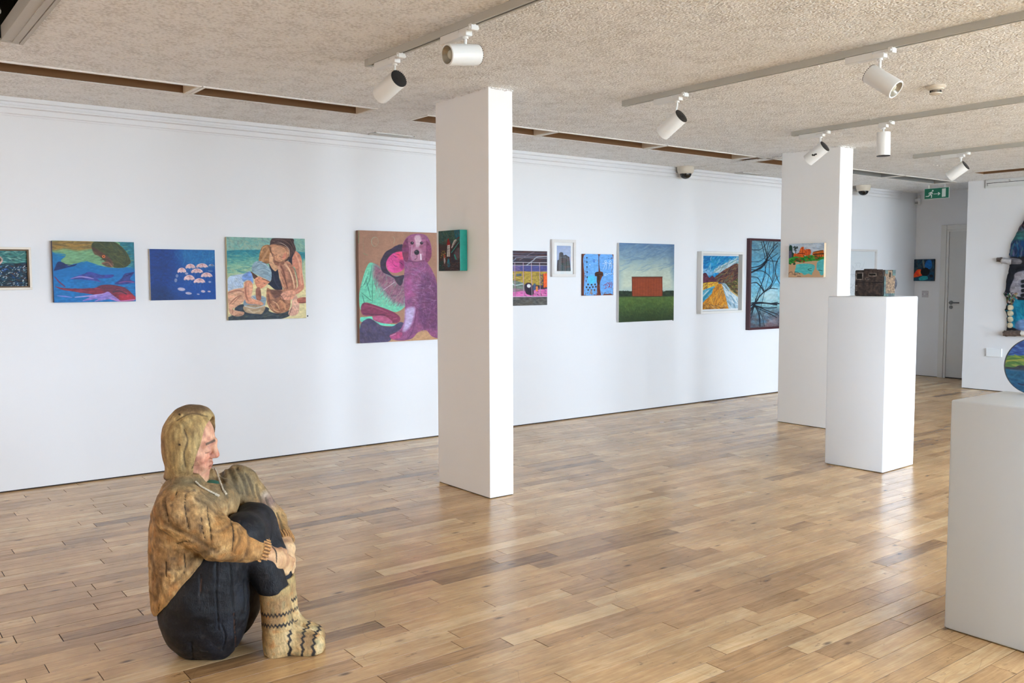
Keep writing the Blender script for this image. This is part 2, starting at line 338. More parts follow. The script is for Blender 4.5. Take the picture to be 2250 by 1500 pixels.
# ------------------------------------------------------------------ wooden floor: planks
def floor_mat():
    m = bpy.data.materials.new('oak_plank'); m.use_nodes = True; nt = m.node_tree; b = nt.nodes['Principled BSDF']; L = nt.links
    at = nt.nodes.new('ShaderNodeAttribute'); at.attribute_name = 'tint'
    sp = nt.nodes.new('ShaderNodeSeparateColor'); L.new(at.outputs['Color'], sp.inputs[0])
    g = nt.nodes.new('ShaderNodeNewGeometry')
    off = nt.nodes.new('ShaderNodeVectorMath'); off.operation = 'SCALE'; L.new(at.outputs['Color'], off.inputs[0]); off.inputs[3].default_value = 37.0
    ad = nt.nodes.new('ShaderNodeVectorMath'); ad.operation = 'ADD'; L.new(g.outputs['Position'], ad.inputs[0]); L.new(off.outputs[0], ad.inputs[1])
    mp = nt.nodes.new('ShaderNodeMapping'); mp.inputs['Scale'].default_value = (1.3, 16, 1); L.new(ad.outputs[0], mp.inputs[0])
    n1 = nt.nodes.new('ShaderNodeTexNoise'); n1.inputs['Scale'].default_value = 2.2; n1.inputs['Detail'].default_value = 5; n1.inputs['Roughness'].default_value = .62; n1.inputs['Distortion'].default_value = .6
    L.new(mp.outputs[0], n1.inputs['Vector'])
    mp2 = nt.nodes.new('ShaderNodeMapping'); mp2.inputs['Scale'].default_value = (8, 120, 1); L.new(ad.outputs[0], mp2.inputs[0])
    n2 = nt.nodes.new('ShaderNodeTexNoise'); n2.inputs['Scale'].default_value = 1.6; n2.inputs['Detail'].default_value = 4; L.new(mp2.outputs[0], n2.inputs['Vector'])
    # base ramp by tint
    r1 = nt.nodes.new('ShaderNodeValToRGB'); e = r1.color_ramp.elements
    e[0].position = 0; e[0].color = (*lin((142, 108, 74)), 1); e[1].position = 1; e[1].color = (*lin((232, 200, 152)), 1)
    q = r1.color_ramp.elements.new(.35); q.color = (*lin((190, 149, 103)), 1); q = r1.color_ramp.elements.new(.7); q.color = (*lin((213, 174, 124)), 1)
    ma = nt.nodes.new('ShaderNodeMath'); ma.operation = 'MULTIPLY_ADD'; L.new(n1.outputs[0], ma.inputs[0]); ma.inputs[1].default_value = 1.0; ma.inputs[2].default_value = -.5
    ma2 = nt.nodes.new('ShaderNodeMath'); ma2.operation = 'ADD'; L.new(sp.outputs[0], ma2.inputs[0]); L.new(ma.outputs[0], ma2.inputs[1])
    mb = nt.nodes.new('ShaderNodeMath'); mb.operation = 'MULTIPLY_ADD'; L.new(n2.outputs[0], mb.inputs[0]); mb.inputs[1].default_value = .6; mb.inputs[2].default_value = -.3
    ma3 = nt.nodes.new('ShaderNodeMath'); ma3.operation = 'ADD'; L.new(ma2.outputs[0], ma3.inputs[0]); L.new(mb.outputs[0], ma3.inputs[1]); L.new(ma3.outputs[0], r1.inputs[0])
    # knots / dark stains
    mp3 = nt.nodes.new('ShaderNodeMapping'); mp3.inputs['Scale'].default_value = (8, 20, 1); L.new(ad.outputs[0], mp3.inputs[0])
    n3 = nt.nodes.new('ShaderNodeTexNoise'); n3.inputs['Scale'].default_value = 1.5; n3.inputs['Detail'].default_value = 5; n3.inputs['Roughness'].default_value = .7; L.new(mp3.outputs[0], n3.inputs['Vector'])
    kr = nt.nodes.new('ShaderNodeMapRange'); kr.inputs[1].default_value = .63; kr.inputs[2].default_value = .74; kr.inputs[3].default_value = 0; kr.inputs[4].default_value = .8; L.new(n3.outputs[0], kr.inputs[0])
    mx = nt.nodes.new('ShaderNodeMix'); mx.data_type = 'RGBA'; L.new(kr.outputs[0], mx.inputs[0]); L.new(r1.outputs[0], mx.inputs[6]); mx.inputs[7].default_value = (*lin((78, 54, 40)), 1)
    # thin scratches
    nw = nt.nodes.new('ShaderNodeTexNoise'); nw.inputs['Scale'].default_value = 1.2; nw.inputs['Detail'].default_value = 2; L.new(g.outputs['Position'], nw.inputs['Vector'])
    sub = nt.nodes.new('ShaderNodeMath'); sub.operation = 'SUBTRACT'; L.new(nw.outputs[0], sub.inputs[0]); sub.inputs[1].default_value = .5
    ab = nt.nodes.new('ShaderNodeMath'); ab.operation = 'ABSOLUTE'; L.new(sub.outputs[0], ab.inputs[0])
    sr = nt.nodes.new('ShaderNodeMapRange'); sr.inputs[1].default_value = 0; sr.inputs[2].default_value = .0013; sr.inputs[3].default_value = .22; sr.inputs[4].default_value = 0; L.new(ab.outputs[0], sr.inputs[0])
    mx2 = nt.nodes.new('ShaderNodeMix'); mx2.data_type = 'RGBA'; L.new(sr.outputs[0], mx2.inputs[0]); L.new(mx.outputs[2], mx2.inputs[6]); mx2.inputs[7].default_value = (*lin((96, 72, 56)), 1)
    # broad traffic staining and small dark knots
    nb = nt.nodes.new('ShaderNodeTexNoise'); nb.inputs['Scale'].default_value = 2.6; nb.inputs['Detail'].default_value = 5; nb.inputs['Roughness'].default_value = .68; L.new(g.outputs['Position'], nb.inputs['Vector'])
    br = nt.nodes.new('ShaderNodeMapRange'); br.inputs[1].default_value = .35; br.inputs[2].default_value = .65; br.inputs[3].default_value = .80; br.inputs[4].default_value = 1.10; L.new(nb.outputs[0], br.inputs[0])
    mpk = nt.nodes.new('ShaderNodeMapping'); mpk.inputs['Scale'].default_value = (3.6, 9.0, 1); L.new(ad.outputs[0], mpk.inputs[0])
    vk = nt.nodes.new('ShaderNodeTexVoronoi'); vk.inputs['Scale'].default_value = 1.0; vk.inputs['Randomness'].default_value = 1.0; L.new(mpk.outputs[0], vk.inputs['Vector'])
    vr = nt.nodes.new('ShaderNodeMapRange'); vr.inputs[1].default_value = .035; vr.inputs[2].default_value = .12; vr.inputs[3].default_value = .8; vr.inputs[4].default_value = 0; L.new(vk.outputs['Distance'], vr.inputs[0])
    mx3 = nt.nodes.new('ShaderNodeMix'); mx3.data_type = 'RGBA'; L.new(vr.outputs[0], mx3.inputs[0]); L.new(mx2.outputs[2], mx3.inputs[6]); mx3.inputs[7].default_value = (*lin((86, 58, 40)), 1)
    mx4 = nt.nodes.new('ShaderNodeMix'); mx4.data_type = 'RGBA'; mx4.blend_type = 'MULTIPLY'; mx4.inputs[0].default_value = 1; L.new(mx3.outputs[2], mx4.inputs[6]); L.new(br.outputs[0], mx4.inputs[7])
    L.new(mx4.outputs[2], b.inputs['Base Color'])
    # worn lacquer: roughness and gentle waviness
    rr = nt.nodes.new('ShaderNodeMapRange'); rr.inputs[3].default_value = .19; rr.inputs[4].default_value = .30
    n5 = nt.nodes.new('ShaderNodeTexNoise'); n5.inputs['Scale'].default_value = 3; n5.inputs['Detail'].default_value = 1; L.new(g.outputs['Position'], n5.inputs['Vector']); L.new(n5.outputs[0], rr.inputs[0]); L.new(rr.outputs[0], b.inputs['Roughness'])
    b.inputs['Specular IOR Level'].default_value = .5
    bp = nt.nodes.new('ShaderNodeBump'); bp.inputs['Strength'].default_value = .18; bp.inputs['Distance'].default_value = .004; nw2 = nt.nodes.new('ShaderNodeTexNoise'); nw2.inputs['Scale'].default_value = 3.4; nw2.inputs['Detail'].default_value = 1; L.new(mp.outputs[0], nw2.inputs['Vector']); L.new(nw2.outputs[0], bp.inputs['Height']); L.new(bp.outputs[0], b.inputs['Normal'])
    return m
M_floor = floor_mat()
bm = bmesh.new(); box(bm, (XL-.1, WIN_Y-.2, -.06), (12.3, 6.7, -.004))
FLOOR = struct(finish(bm, 'floor', M_dark), 'worn oak strip floor of the gallery')
PW = .0885
rp = random.Random(5)
planks = []
y = WIN_Y
row = 0
while y < D+.03:
    x = XL + rp.random()*.9 - .9
    while x < 12.2:
        ln = rp.choice([.25, .38, .5, .55, .62, .7, .8, .9, 1.0, 1.15]) * (0.9+.2*rp.random())
        x1 = min(x+ln, 12.2)
        if x1 > XL: planks.append((max(x, XL), x1, y))
        x = x1
    y += PW; row += 1
def plank_geo(x0, x1, y0):
    g = .0009+.0007*rp.random(); dz = [rp.uniform(-.00022, .00012) for _ in range(3)]
    tw = (x1-x0)*.0007
    X0, X1, Y0, Y1 = x0+g, x1-g, y0+g*.8, y0+PW-g*.8
    zz = lambda x, y: dz[0] + (dz[1] if x > (x0+x1)/2 else -dz[1])*.6 + (dz[2] if y > y0+PW/2 else -dz[2])*.6
    c = .0004
    top = [(X0+c, Y0+c), (X1-c, Y0+c), (X1-c, Y1-c), (X0+c, Y1-c)]; out = [(X0, Y0), (X1, Y0), (X1, Y1), (X0, Y1)]
    v = [(a, b, zz(a, b)) for a, b in top] + [(a, b, zz(a, b)-.0008) for a, b in out] + [(a, b, -.008) for a, b in out]
    f = [(0, 1, 2, 3)] + [(4+k, 4+(k+1) % 4, (k+1) % 4, k) for k in range(4)] + [(8+k, 8+(k+1) % 4, 4+(k+1) % 4, 4+k) for k in range(4)]
    t = min(max(rp.gauss(.58, .145), .05), 1.0)
    if rp.random() < .07: t = rp.uniform(.05, .3)
    tc = (t, rp.random(), rp.random(), 1); dk = (-.35, tc[1], tc[2], 1); return v, f, [tc]*4+[dk]*8
def mesh_from(name, V, F, cols, m):
    me = bpy.data.meshes.new(name); me.from_pydata(V, [], F); me.materials.append(m)
    a = me.color_attributes.new('tint', 'FLOAT_COLOR', 'POINT')
    a.data.foreach_set('color', np.asarray(cols, np.float32).ravel()); return me
def seen_area(p):
    """rough size in the view: 0 when outside the frame"""
    pts = [Vector((p[0]+(p[1]-p[0])*t, p[2]+PW/2, -CAM_H)) for t in (.1, .5, .9)]; best = 0
    for q in pts:
        z = q.dot(FW)
        if z < .3: continue
        u, w = q.dot(RV)/z, q.dot(UV_)/z
        if abs(u) < .585 and -.395 < w < .39: best = max(best, (p[1]-p[0])*PW*CAM_H/z**3)
    return best
sizes = sorted(((seen_area(p), i) for i, p in enumerate(planks)), reverse=True)
single = {i for s, i in sizes[:300] if s > 0}
V, F, Cc = [], [], []
for i, p in enumerate(planks):
    v, f, c = plank_geo(*p)
    if i in single:
        o = link('plank', mesh_from('plank', v, f, c, M_floor), FLOOR)
    else:
        n = len(V); V += v; F += [tuple(k+n for k in q) for q in f]; Cc += c
o = link('distant_planks', mesh_from('distant_planks', V, F, Cc, M_floor), FLOOR); o['kind'] = 'stuff'
# ------------------------------------------------------------------ carved wooden figure: implicit shapes turned into meshes
def sphere(P, c, r): return np.sqrt(((P-np.array(c, np.float32))**2).sum(-1))-r
def ellip(P, c, r):
    q = P-np.array(c, np.float32); r = np.array(r, np.float32); k0 = np.sqrt(((q/r)**2).sum(-1)); k1 = np.sqrt(((q/(r*r))**2).sum(-1))+1e-9
    return k0*(k0-1)/k1
def cone(P, a, b, r1, r2):
    a = np.array(a, np.float32); b = np.array(b, np.float32); e = b-a; L = float(e@e); t = np.clip(((P-a)@e)/L, 0, 1)
    return np.sqrt(((P-a-t[:, None]*e)**2).sum(-1))-(r1+(r2-r1)*t)
def chain(P, pts, rs, k=.012):
    d = None
    for i in range(len(pts)-1):
        q = cone(P, pts[i], pts[i+1], rs[i], rs[i+1]); d = q if d is None else smin(d, q, k)
    return d
def smin(a, b, k):
    h = np.clip(.5+.5*(b-a)/k, 0, 1); return b+(a-b)*h-k*h*(1-h)
def smax(a, b, k): return -smin(-a, -b, k)
def body(P, zs, ca, ra, rb, cb=None):
    """upright body of elliptical sections"""
    z = P[:, 2]; A = np.interp(z, zs, ra); B = np.interp(z, zs, rb); C = np.interp(z, zs, ca); D_ = 0 if cb is None else np.interp(z, zs, cb)
    k = np.sqrt(((P[:, 0]-C)/A)**2+((P[:, 1]-D_)/B)**2); d = (k-1)*np.minimum(A, B)
    return np.maximum(d, np.maximum(zs[0]-z, z-zs[-1])).astype(np.float32)
def noise3(P, s, seed):
    q = P*s; i = np.floor(q).astype(np.int64); f = (q-i).astype(np.float32); f = f*f*(3-2*f)
    def h(x, y, z):
        n = (x*374761393+y*668265263+z*2147483647+seed*1274126177) & 0xffffffff; n = ((n ^ (n >> 13))*1274126177) & 0xffffffff; return ((n ^ (n >> 16)) & 0xffff).astype(np.float32)/32767.5-1
    o = 0
    for dx in (0, 1):
        for dy in (0, 1):
            for dz in (0, 1):
                o = o+h(i[:, 0]+dx, i[:, 1]+dy, i[:, 2]+dz)*(f[:, 0] if dx else 1-f[:, 0])*(f[:, 1] if dy else 1-f[:, 1])*(f[:, 2] if dz else 1-f[:, 2])
    return o
def surface_nets(F, lo, res):
    nx, ny, nz = F.shape; ins = F < 0
    c = np.zeros((nx-1, ny-1, nz-1), np.int8)
    for dx in (0, 1):
        for dy in (0, 1):
            for dz in (0, 1): c += ins[dx:nx-1+dx, dy:ny-1+dy, dz:nz-1+dz]
    act = (c > 0) & (c < 8); idx = np.full(act.shape, -1, np.int64); I = np.argwhere(act); idx[act] = np.arange(len(I))
    S = np.zeros((len(I), 3)); W = np.zeros(len(I))
    corners = [(x, y, z) for x in (0, 1) for y in (0, 1) for z in (0, 1)]
    for i, a in enumerate(corners):
        for b in corners[i+1:]:
            if sum(abs(a[k]-b[k]) for k in range(3)) != 1: continue
            fa = F[I[:, 0]+a[0], I[:, 1]+a[1], I[:, 2]+a[2]]; fb = F[I[:, 0]+b[0], I[:, 1]+b[1], I[:, 2]+b[2]]
            m = (fa < 0) != (fb < 0); t = np.where(m, fa/np.where(m, fa-fb, 1), 0)[:, None]; p = np.array(a)+t*(np.array(b)-np.array(a))
            S += np.where(m[:, None], p, 0); W += m
    V = (I+S/W[:, None])*res+np.array(lo)
    Q = []
    for ax in range(3):
        u, v = (ax+1) % 3, (ax+2) % 3; sl = [slice(1, -1)]*3; sl[ax] = slice(0, F.shape[ax]-1); sl2 = list(sl); sl2[ax] = slice(1, F.shape[ax])
        a, b = ins[tuple(sl)], ins[tuple(sl2)]; E = np.argwhere(a != b); off = np.ones(3, int); off[ax] = 0; E = E+off
        neg = a[a != b]
        def at(du, dv):
            q = E.copy(); q[:, u] += du; q[:, v] += dv; return idx[q[:, 0], q[:, 1], q[:, 2]]
        f = np.stack([at(-1, -1), at(0, -1), at(0, 0), at(-1, 0)], 1); f[~neg] = f[~neg][:, ::-1]; Q.append(f)
    return V, np.concatenate(Q)
def carved_mat(name, rough, spec, amp):
    """painted wood: gouge facets, vertical grain and brushy colour breakup over the painted colours"""
    m = bpy.data.materials.new(name); m.use_nodes = True; nt = m.node_tree; b = nt.nodes['Principled BSDF']; L = nt.links; N_ = nt.nodes.new
    b.inputs['Roughness'].default_value = rough; b.inputs['Specular IOR Level'].default_value = spec
    tc = N_('ShaderNodeTexCoord'); mp = N_('ShaderNodeMapping'); mp.inputs['Scale'].default_value = (1, 1, .22); L.new(tc.outputs['Object'], mp.inputs[0])
    g = N_('ShaderNodeTexNoise'); g.inputs['Scale'].default_value = 150; g.inputs['Detail'].default_value = 6; g.inputs['Roughness'].default_value = .7; L.new(mp.outputs[0], g.inputs['Vector'])
    v = N_('ShaderNodeTexVoronoi'); v.inputs['Scale'].default_value = 34; v.feature = 'SMOOTH_F1'; L.new(tc.outputs['Object'], v.inputs['Vector'])
    n = N_('ShaderNodeTexNoise'); n.inputs['Scale'].default_value = 52; n.inputs['Detail'].default_value = 7; n.inputs['Roughness'].default_value = .72; n.inputs['Distortion'].default_value = 1.2; L.new(tc.outputs['Object'], n.inputs['Vector'])
    b1 = N_('ShaderNodeBump'); b1.inputs['Strength'].default_value = .55*amp; b1.inputs['Distance'].default_value = .012; L.new(v.outputs[0], b1.inputs['Height'])
    b2 = N_('ShaderNodeBump'); b2.inputs['Strength'].default_value = .6*amp; b2.inputs['Distance'].default_value = .0035; L.new(g.outputs[0], b2.inputs['Height']); L.new(b1.outputs[0], b2.inputs['Normal'])
    b3 = N_('ShaderNodeBump'); b3.inputs['Strength'].default_value = .5*amp; b3.inputs['Distance'].default_value = .008; L.new(n.outputs[0], b3.inputs['Height']); L.new(b2.outputs[0], b3.inputs['Normal']); L.new(b3.outputs[0], b.inputs['Normal'])
    at = N_('ShaderNodeAttribute'); at.attribute_name = 'paint'
    r1 = N_('ShaderNodeMapRange'); r1.inputs[1].default_value = .32; r1.inputs[2].default_value = .68; r1.inputs[3].default_value = .70; r1.inputs[4].default_value = 1.42; L.new(g.outputs[0], r1.inputs[0])
    r2 = N_('ShaderNodeMapRange'); r2.inputs[1].default_value = .3; r2.inputs[2].default_value = .7; r2.inputs[3].default_value = .70; r2.inputs[4].default_value = 1.42; L.new(n.outputs[0], r2.inputs[0])
    mu = N_('ShaderNodeMath'); mu.operation = 'MULTIPLY'; L.new(r1.outputs[0], mu.inputs[0]); L.new(r2.outputs[0], mu.inputs[1])
    mx = N_('ShaderNodeMix'); mx.data_type = 'RGBA'; mx.blend_type = 'MULTIPLY'; mx.inputs[0].default_value = min(1, .75*amp); L.new(at.outputs['Color'], mx.inputs[6]); L.new(mu.outputs[0], mx.inputs[7]); L.new(mx.outputs[2], b.inputs['Base Color'])
    return m
M_carved = carved_mat('painted_carved_wood', .6, .3, 1.0); M_skinwood = carved_mat('painted_flesh_wood', .55, .3, .55)
M_carved_dark = carved_mat('black_stained_wood', .5, .3, .9)
def carve(name, sdf, lo, hi, res, colour, parent, m=None, detail=None):
    lo = np.array(lo); n = np.ceil((np.array(hi)-lo)/res).astype(int)+1
    g = np.stack(np.meshgrid(*[np.arange(k)*res for k in n], indexing='ij'), -1).reshape(-1, 3).astype(np.float32)+lo.astype(np.float32)
    F = np.concatenate([sdf(q) for q in np.array_split(g, max(1, len(g)//400000))]).reshape(n)
    for ax in range(3):                                            # close the shape inside its box
        for k in (0, -1): sl = [slice(None)]*3; sl[ax] = k; F[tuple(sl)] = np.maximum(F[tuple(sl)], res*.5)
    V, Q = surface_nets(F, lo, res); P = V.astype(np.float32); e = res*.6
    N = np.stack([sdf(P+np.array(d, np.float32)*e)-sdf(P-np.array(d, np.float32)*e) for d in ((1, 0, 0), (0, 1, 0), (0, 0, 1))], -1); N /= np.linalg.norm(N, axis=1)[:, None]+1e-9
    V2 = V-N*np.clip(sdf(P), -res, res)[:, None]*.5
    if detail: V2 = V2-N*detail(P)[:, None]
    me = bpy.data.meshes.new(name); me.vertices.add(len(V)); me.vertices.foreach_set('co', V2.astype(np.float32).ravel()); nf = len(Q)
    me.loops.add(nf*4); me.polygons.add(nf); me.loops.foreach_set('vertex_index', Q.astype(np.int32).ravel()); me.polygons.foreach_set('loop_start', np.arange(0, nf*4, 4, dtype=np.int32)); me.update(calc_edges=True)
    c = colour(P, N); at = me.color_attributes.new('paint', 'FLOAT_COLOR', 'POINT'); at.data.foreach_set('color', np.c_[lin(np.clip(c, 0, 255)), np.ones(len(V))].astype(np.float32).ravel())
    me.polygons.foreach_set('use_smooth', np.ones(nf, bool)); me.materials.append(m or M_carved); return link(name, me, parent)
# --- frame of the figure: a = forward, b = its left, z = up
S0 = Vector((1.053, 3.217, 0)); FEX = -0.3163; TURN = math.radians(18)
SCU = thing('wooden_figure', 'painted wooden carving of a seated hooded woman hugging her knees', 'sculpture', S0); SCU.rotation_euler = (0, 0, FEX-TURN)
ct, st = math.cos(TURN), math.sin(TURN)
def fig(x, y, z): return (ct*x-st*y, st*x+ct*y, z)                  # block coordinates (x right, y back) -> figure
EX = Vector((math.cos(FEX), math.sin(FEX), 0)); EY = Vector((-EX.y, EX.x, 0))
def carve_pt(zx, zy):
    """a point of the carver's side drawing -> (x, height) on the mid plane of the block"""
    px, py = 280+zx/2.42, 860+zy/2.42; r = FW+RV*((px-1125)/1971.1)-UV_*((py-750)/1971.1); o = Vector((0, 0, CAM_H)); t = (S0-o).dot(EY)/r.dot(EY); p = o+r*t-S0; return p.dot(EX), p.z
def flatc(P):
    """side-drawing coordinates of surface points"""
    x = ct*P[:, 0]+st*P[:, 1]; y = -st*P[:, 0]+ct*P[:, 1]; h = P[:, 2]+y*(1.35-P[:, 2])/3.385
    k = 3.385/(3.385+y); return np.stack([(x+.0)*k, h], -1)
def spline(p, n=5):
    out = []; m = len(p)
    for i in range(m-1):
        a, b, c, d = p[max(i-1, 0)], p[i], p[i+1], p[min(i+2, m-1)]
        for t in np.arange(n)/n: out.append(.5*(2*b+(c-a)*t+(2*a-5*b+4*c-d)*t*t+(3*b-3*c+d-a)*t**3))
    return np.array(out+[p[-1]])
def lines(P, polys):
    """distance to the nearest of several drawn lines minus its half width"""
    q = flatc(P); d = np.full(len(P), 1.0)
    for w, pl in polys:
        p = np.array([carve_pt(*k) for k in pl]); n = len(p)
        if n > 2: p = spline(p); n = len(p)
        for i in range(n-1):
            a, e = p[i], p[i+1]-p[i]; t = np.clip(((q-a)@e)/(e@e+1e-12), 0, 1); taper = 1 if n < 3 else (.35+.65*np.sin(np.pi*np.clip((i+t)/(n-1), .03, .97)))
            d = np.minimum(d, np.hypot(*(q-a-t[:, None]*e).T)-w*taper)
    return d
def near(P, N): return np.clip((N[:, 0]*math.sin(-TURN)*-1*0+(-(-st*N[:, 0]+ct*N[:, 1]))*1.0+.35)*3, 0, 1)   # faces the front of the drawing
def blend(c, col, m): return c*(1-m[:, None])+np.array(col, float)*m[:, None]
CR_TOP = [(0.00088, [(310, 540), (305, 600), (318, 680), (330, 730)]), (0.00099, [(428, 600), (430, 650), (440, 720), (447, 790)]), (0.00143, [(548, 655), (558, 700), (566, 760), (560, 845)]), (0.00061, [(300, 850), (306, 920), (300, 970)]), (0.00055, [(392, 660), (398, 720), (410, 770)]), (0.00088, [(255, 806), (290, 795), (330, 785)]), (0.00055, [(200, 560), (200, 620), (215, 690)]), (0.00050, [(262, 520), (258, 560)]), (0.00050, [(168, 1130), (160, 1180)]), (0.00066, [(205, 900), (208, 980)])]
FOLDS = [(.004, [(195, 690), (240, 720), (330, 760), (420, 810)]), (.0032, [(190, 560), (200, 640), (240, 720)]), (.003, [(590, 720), (600, 780), (570, 850)]), (.003, [(640, 745), (650, 800), (630, 870)]), (.003, [(330, 900), (400, 850), (470, 830)]), (.003, [(230, 1030), (300, 960), (360, 880)]), (.0025, [(150, 1110), (160, 1060), (150, 980)]), (.003, [(120, 870), (135, 930), (130, 1000)]), (.003, [(360, 560), (420, 590), (480, 640)]), (.0025, [(470, 740), (520, 720), (560, 690)])]
PLEATS = [(.004, [(530, 390), (560, 450), (600, 540)]), (.004, [(580, 400), (620, 470), (640, 550)]), (.004, [(630, 430), (660, 490), (680, 560)]), (.004, [(500, 400), (510, 470), (540, 560)]), (.004, [(690, 490), (700, 540), (720, 600)]), (.003, [(740, 560), (760, 620), (790, 680)]), (.003, [(800, 640), (820, 700), (830, 750)])]
hem_a = [-.22, -.13, -.05, .007, .06, .10, .2, .4]; hem_z = [.150, .176, .255, .322, .39, .425, .44, .3]
R_S, R_E, R_C = fig(-.070, -.165, .565), fig(.045, -.205, .462), fig(.180, -.138, .386)
L_S, L_E, L_C = fig(.125, .175, .555), fig(.243, .165, .405), fig(.279, .085, .350)
def jumper_sdf(P, hole=True):
    t = body(P, [.10, .18, .27, .40, .50, .56, .60, .635, .665], [-.05, -.048, -.043, -.036, -.032, -.028, -.03, -.036, -.045], [.118, .132, .142, .147, .142, .130, .108, .085, .07], [.165, .185, .196, .205, .208, .198, .168, .12, .09])
    t = smin(t, ellip(P, (.030, .0, .545), (.09, .165, .080)), .03)
    h = np.interp(P[:, 0], hem_a, hem_z); t = smax(t, (h-P[:, 2])*.8, .006)
    r = smin(cone(P, R_S, R_E, .090, .070), cone(P, R_E, R_C, .070, .047), .03); l = smin(cone(P, L_S, L_E, .083, .062), cone(P, L_E, L_C, .060, .044), .02)
    d = smin(smin(t, r, .022), l, .022)
    return smax(d, -(ellip(P, (.020, 0, .640), (.062, .064, .050))), .01) if hole else d
def jumper_detail(P):
    w = ((-st*P[:, 0]+ct*P[:, 1]) < .14)
    d = .0016*noise3(P, 60, 3)+.0040*(np.abs(noise3(P, 20, 4))-.3)+.003*noise3(P, 34, 5)
    d = d+np.where(w, .0035*np.exp(-(np.maximum(lines(P, FOLDS), 0)/.007)**2)+.003*np.exp(-(np.maximum(lines(P, CR_TOP), 0)/.0018)**2), 0)
    d = d+.0055*np.exp(-(np.maximum(lines(P, PLEATS), 0)/.007)**2)
    return d
def jumper_col(P, N):
    q = flatc(P); c = np.tile(np.array((160, 124, 80), float), (len(P), 1)); n1 = noise3(P, 20, 7)*.5+.5*noise3(P, 42, 17)+.3*noise3(P, 90, 27); n2 = noise3(P, 55, 8); n3 = noise3(P*np.array((1, 1, .35)), 70, 9)+.8*noise3(P, 130, 19)
    c = blend(c, (106, 78, 48), np.clip(n1*1.3-.1, 0, .75)); c = blend(c, (206, 172, 120), np.clip(-n1*1.3-.05, 0, .8)); c = blend(c, (160, 104, 54), np.clip(n2*1.1-.35, 0, .5)); c = blend(c, (84, 64, 48), np.clip(-n2*1.4-.55, 0, .65)); c *= 1+.11*n3[:, None]
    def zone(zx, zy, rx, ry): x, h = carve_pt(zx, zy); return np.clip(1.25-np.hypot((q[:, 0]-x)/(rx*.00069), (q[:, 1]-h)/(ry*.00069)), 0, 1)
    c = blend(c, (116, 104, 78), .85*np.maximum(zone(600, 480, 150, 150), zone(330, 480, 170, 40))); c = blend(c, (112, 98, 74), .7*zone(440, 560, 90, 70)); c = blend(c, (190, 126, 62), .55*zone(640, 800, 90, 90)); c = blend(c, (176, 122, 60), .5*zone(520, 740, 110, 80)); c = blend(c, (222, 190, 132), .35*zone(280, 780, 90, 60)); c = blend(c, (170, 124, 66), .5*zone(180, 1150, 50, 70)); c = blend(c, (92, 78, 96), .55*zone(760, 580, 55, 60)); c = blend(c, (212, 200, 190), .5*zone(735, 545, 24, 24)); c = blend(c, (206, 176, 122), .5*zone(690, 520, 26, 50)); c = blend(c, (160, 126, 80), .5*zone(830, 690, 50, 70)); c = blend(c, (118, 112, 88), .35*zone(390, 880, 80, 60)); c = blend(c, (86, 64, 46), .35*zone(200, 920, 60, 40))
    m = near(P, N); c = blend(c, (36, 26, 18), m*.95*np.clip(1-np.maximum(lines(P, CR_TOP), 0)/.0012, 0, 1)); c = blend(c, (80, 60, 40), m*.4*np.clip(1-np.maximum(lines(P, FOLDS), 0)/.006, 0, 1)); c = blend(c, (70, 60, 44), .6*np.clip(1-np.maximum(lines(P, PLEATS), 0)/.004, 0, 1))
    d = np.abs(P[:, 2]-np.interp(P[:, 0], hem_a, hem_z)); c = blend(c, (206, 164, 100), .7*np.clip(1-d/.009, 0, 1)*(P[:, 0] < .11))
    return c
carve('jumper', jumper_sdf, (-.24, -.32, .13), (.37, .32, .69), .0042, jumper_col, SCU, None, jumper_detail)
# cuff of the near sleeve, ribbed
def rib_cuff(name, A, B, r):
    A = np.array(A); B = np.array(B); e = (B-A)/np.linalg.norm(B-A); A0 = B-e*.012; A1 = B+e*.016; u = np.cross(e, (0, 0, 1)); u /= np.linalg.norm(u); v = np.cross(e, u)
    def ph(P): q = P-A0.astype(np.float32); return np.arctan2(q@v.astype(np.float32), q@u.astype(np.float32))
    def f(P): return smax(cone(P, A0-e*.02, A1+e*.02, r, r-.002), np.abs((P-((A0+A1)/2).astype(np.float32))@e.astype(np.float32))-.016, .006)+.0022*np.cos(26*ph(P))
    def col(P, N): k = np.cos(26*ph(P)); return blend(blend(np.tile(np.array((172, 122, 72), float), (len(P), 1)), (84, 58, 40), np.clip(k*.9, 0, .85)), (206, 164, 110), np.clip(-k-.3, 0, .6))
    m_ = (A0+A1)/2; carve(name, f, m_-.075, m_+.075, .0028, col, SCU)
rib_cuff('cuff', R_E, R_C, .0535); rib_cuff('cuff', L_E, L_C, .048)
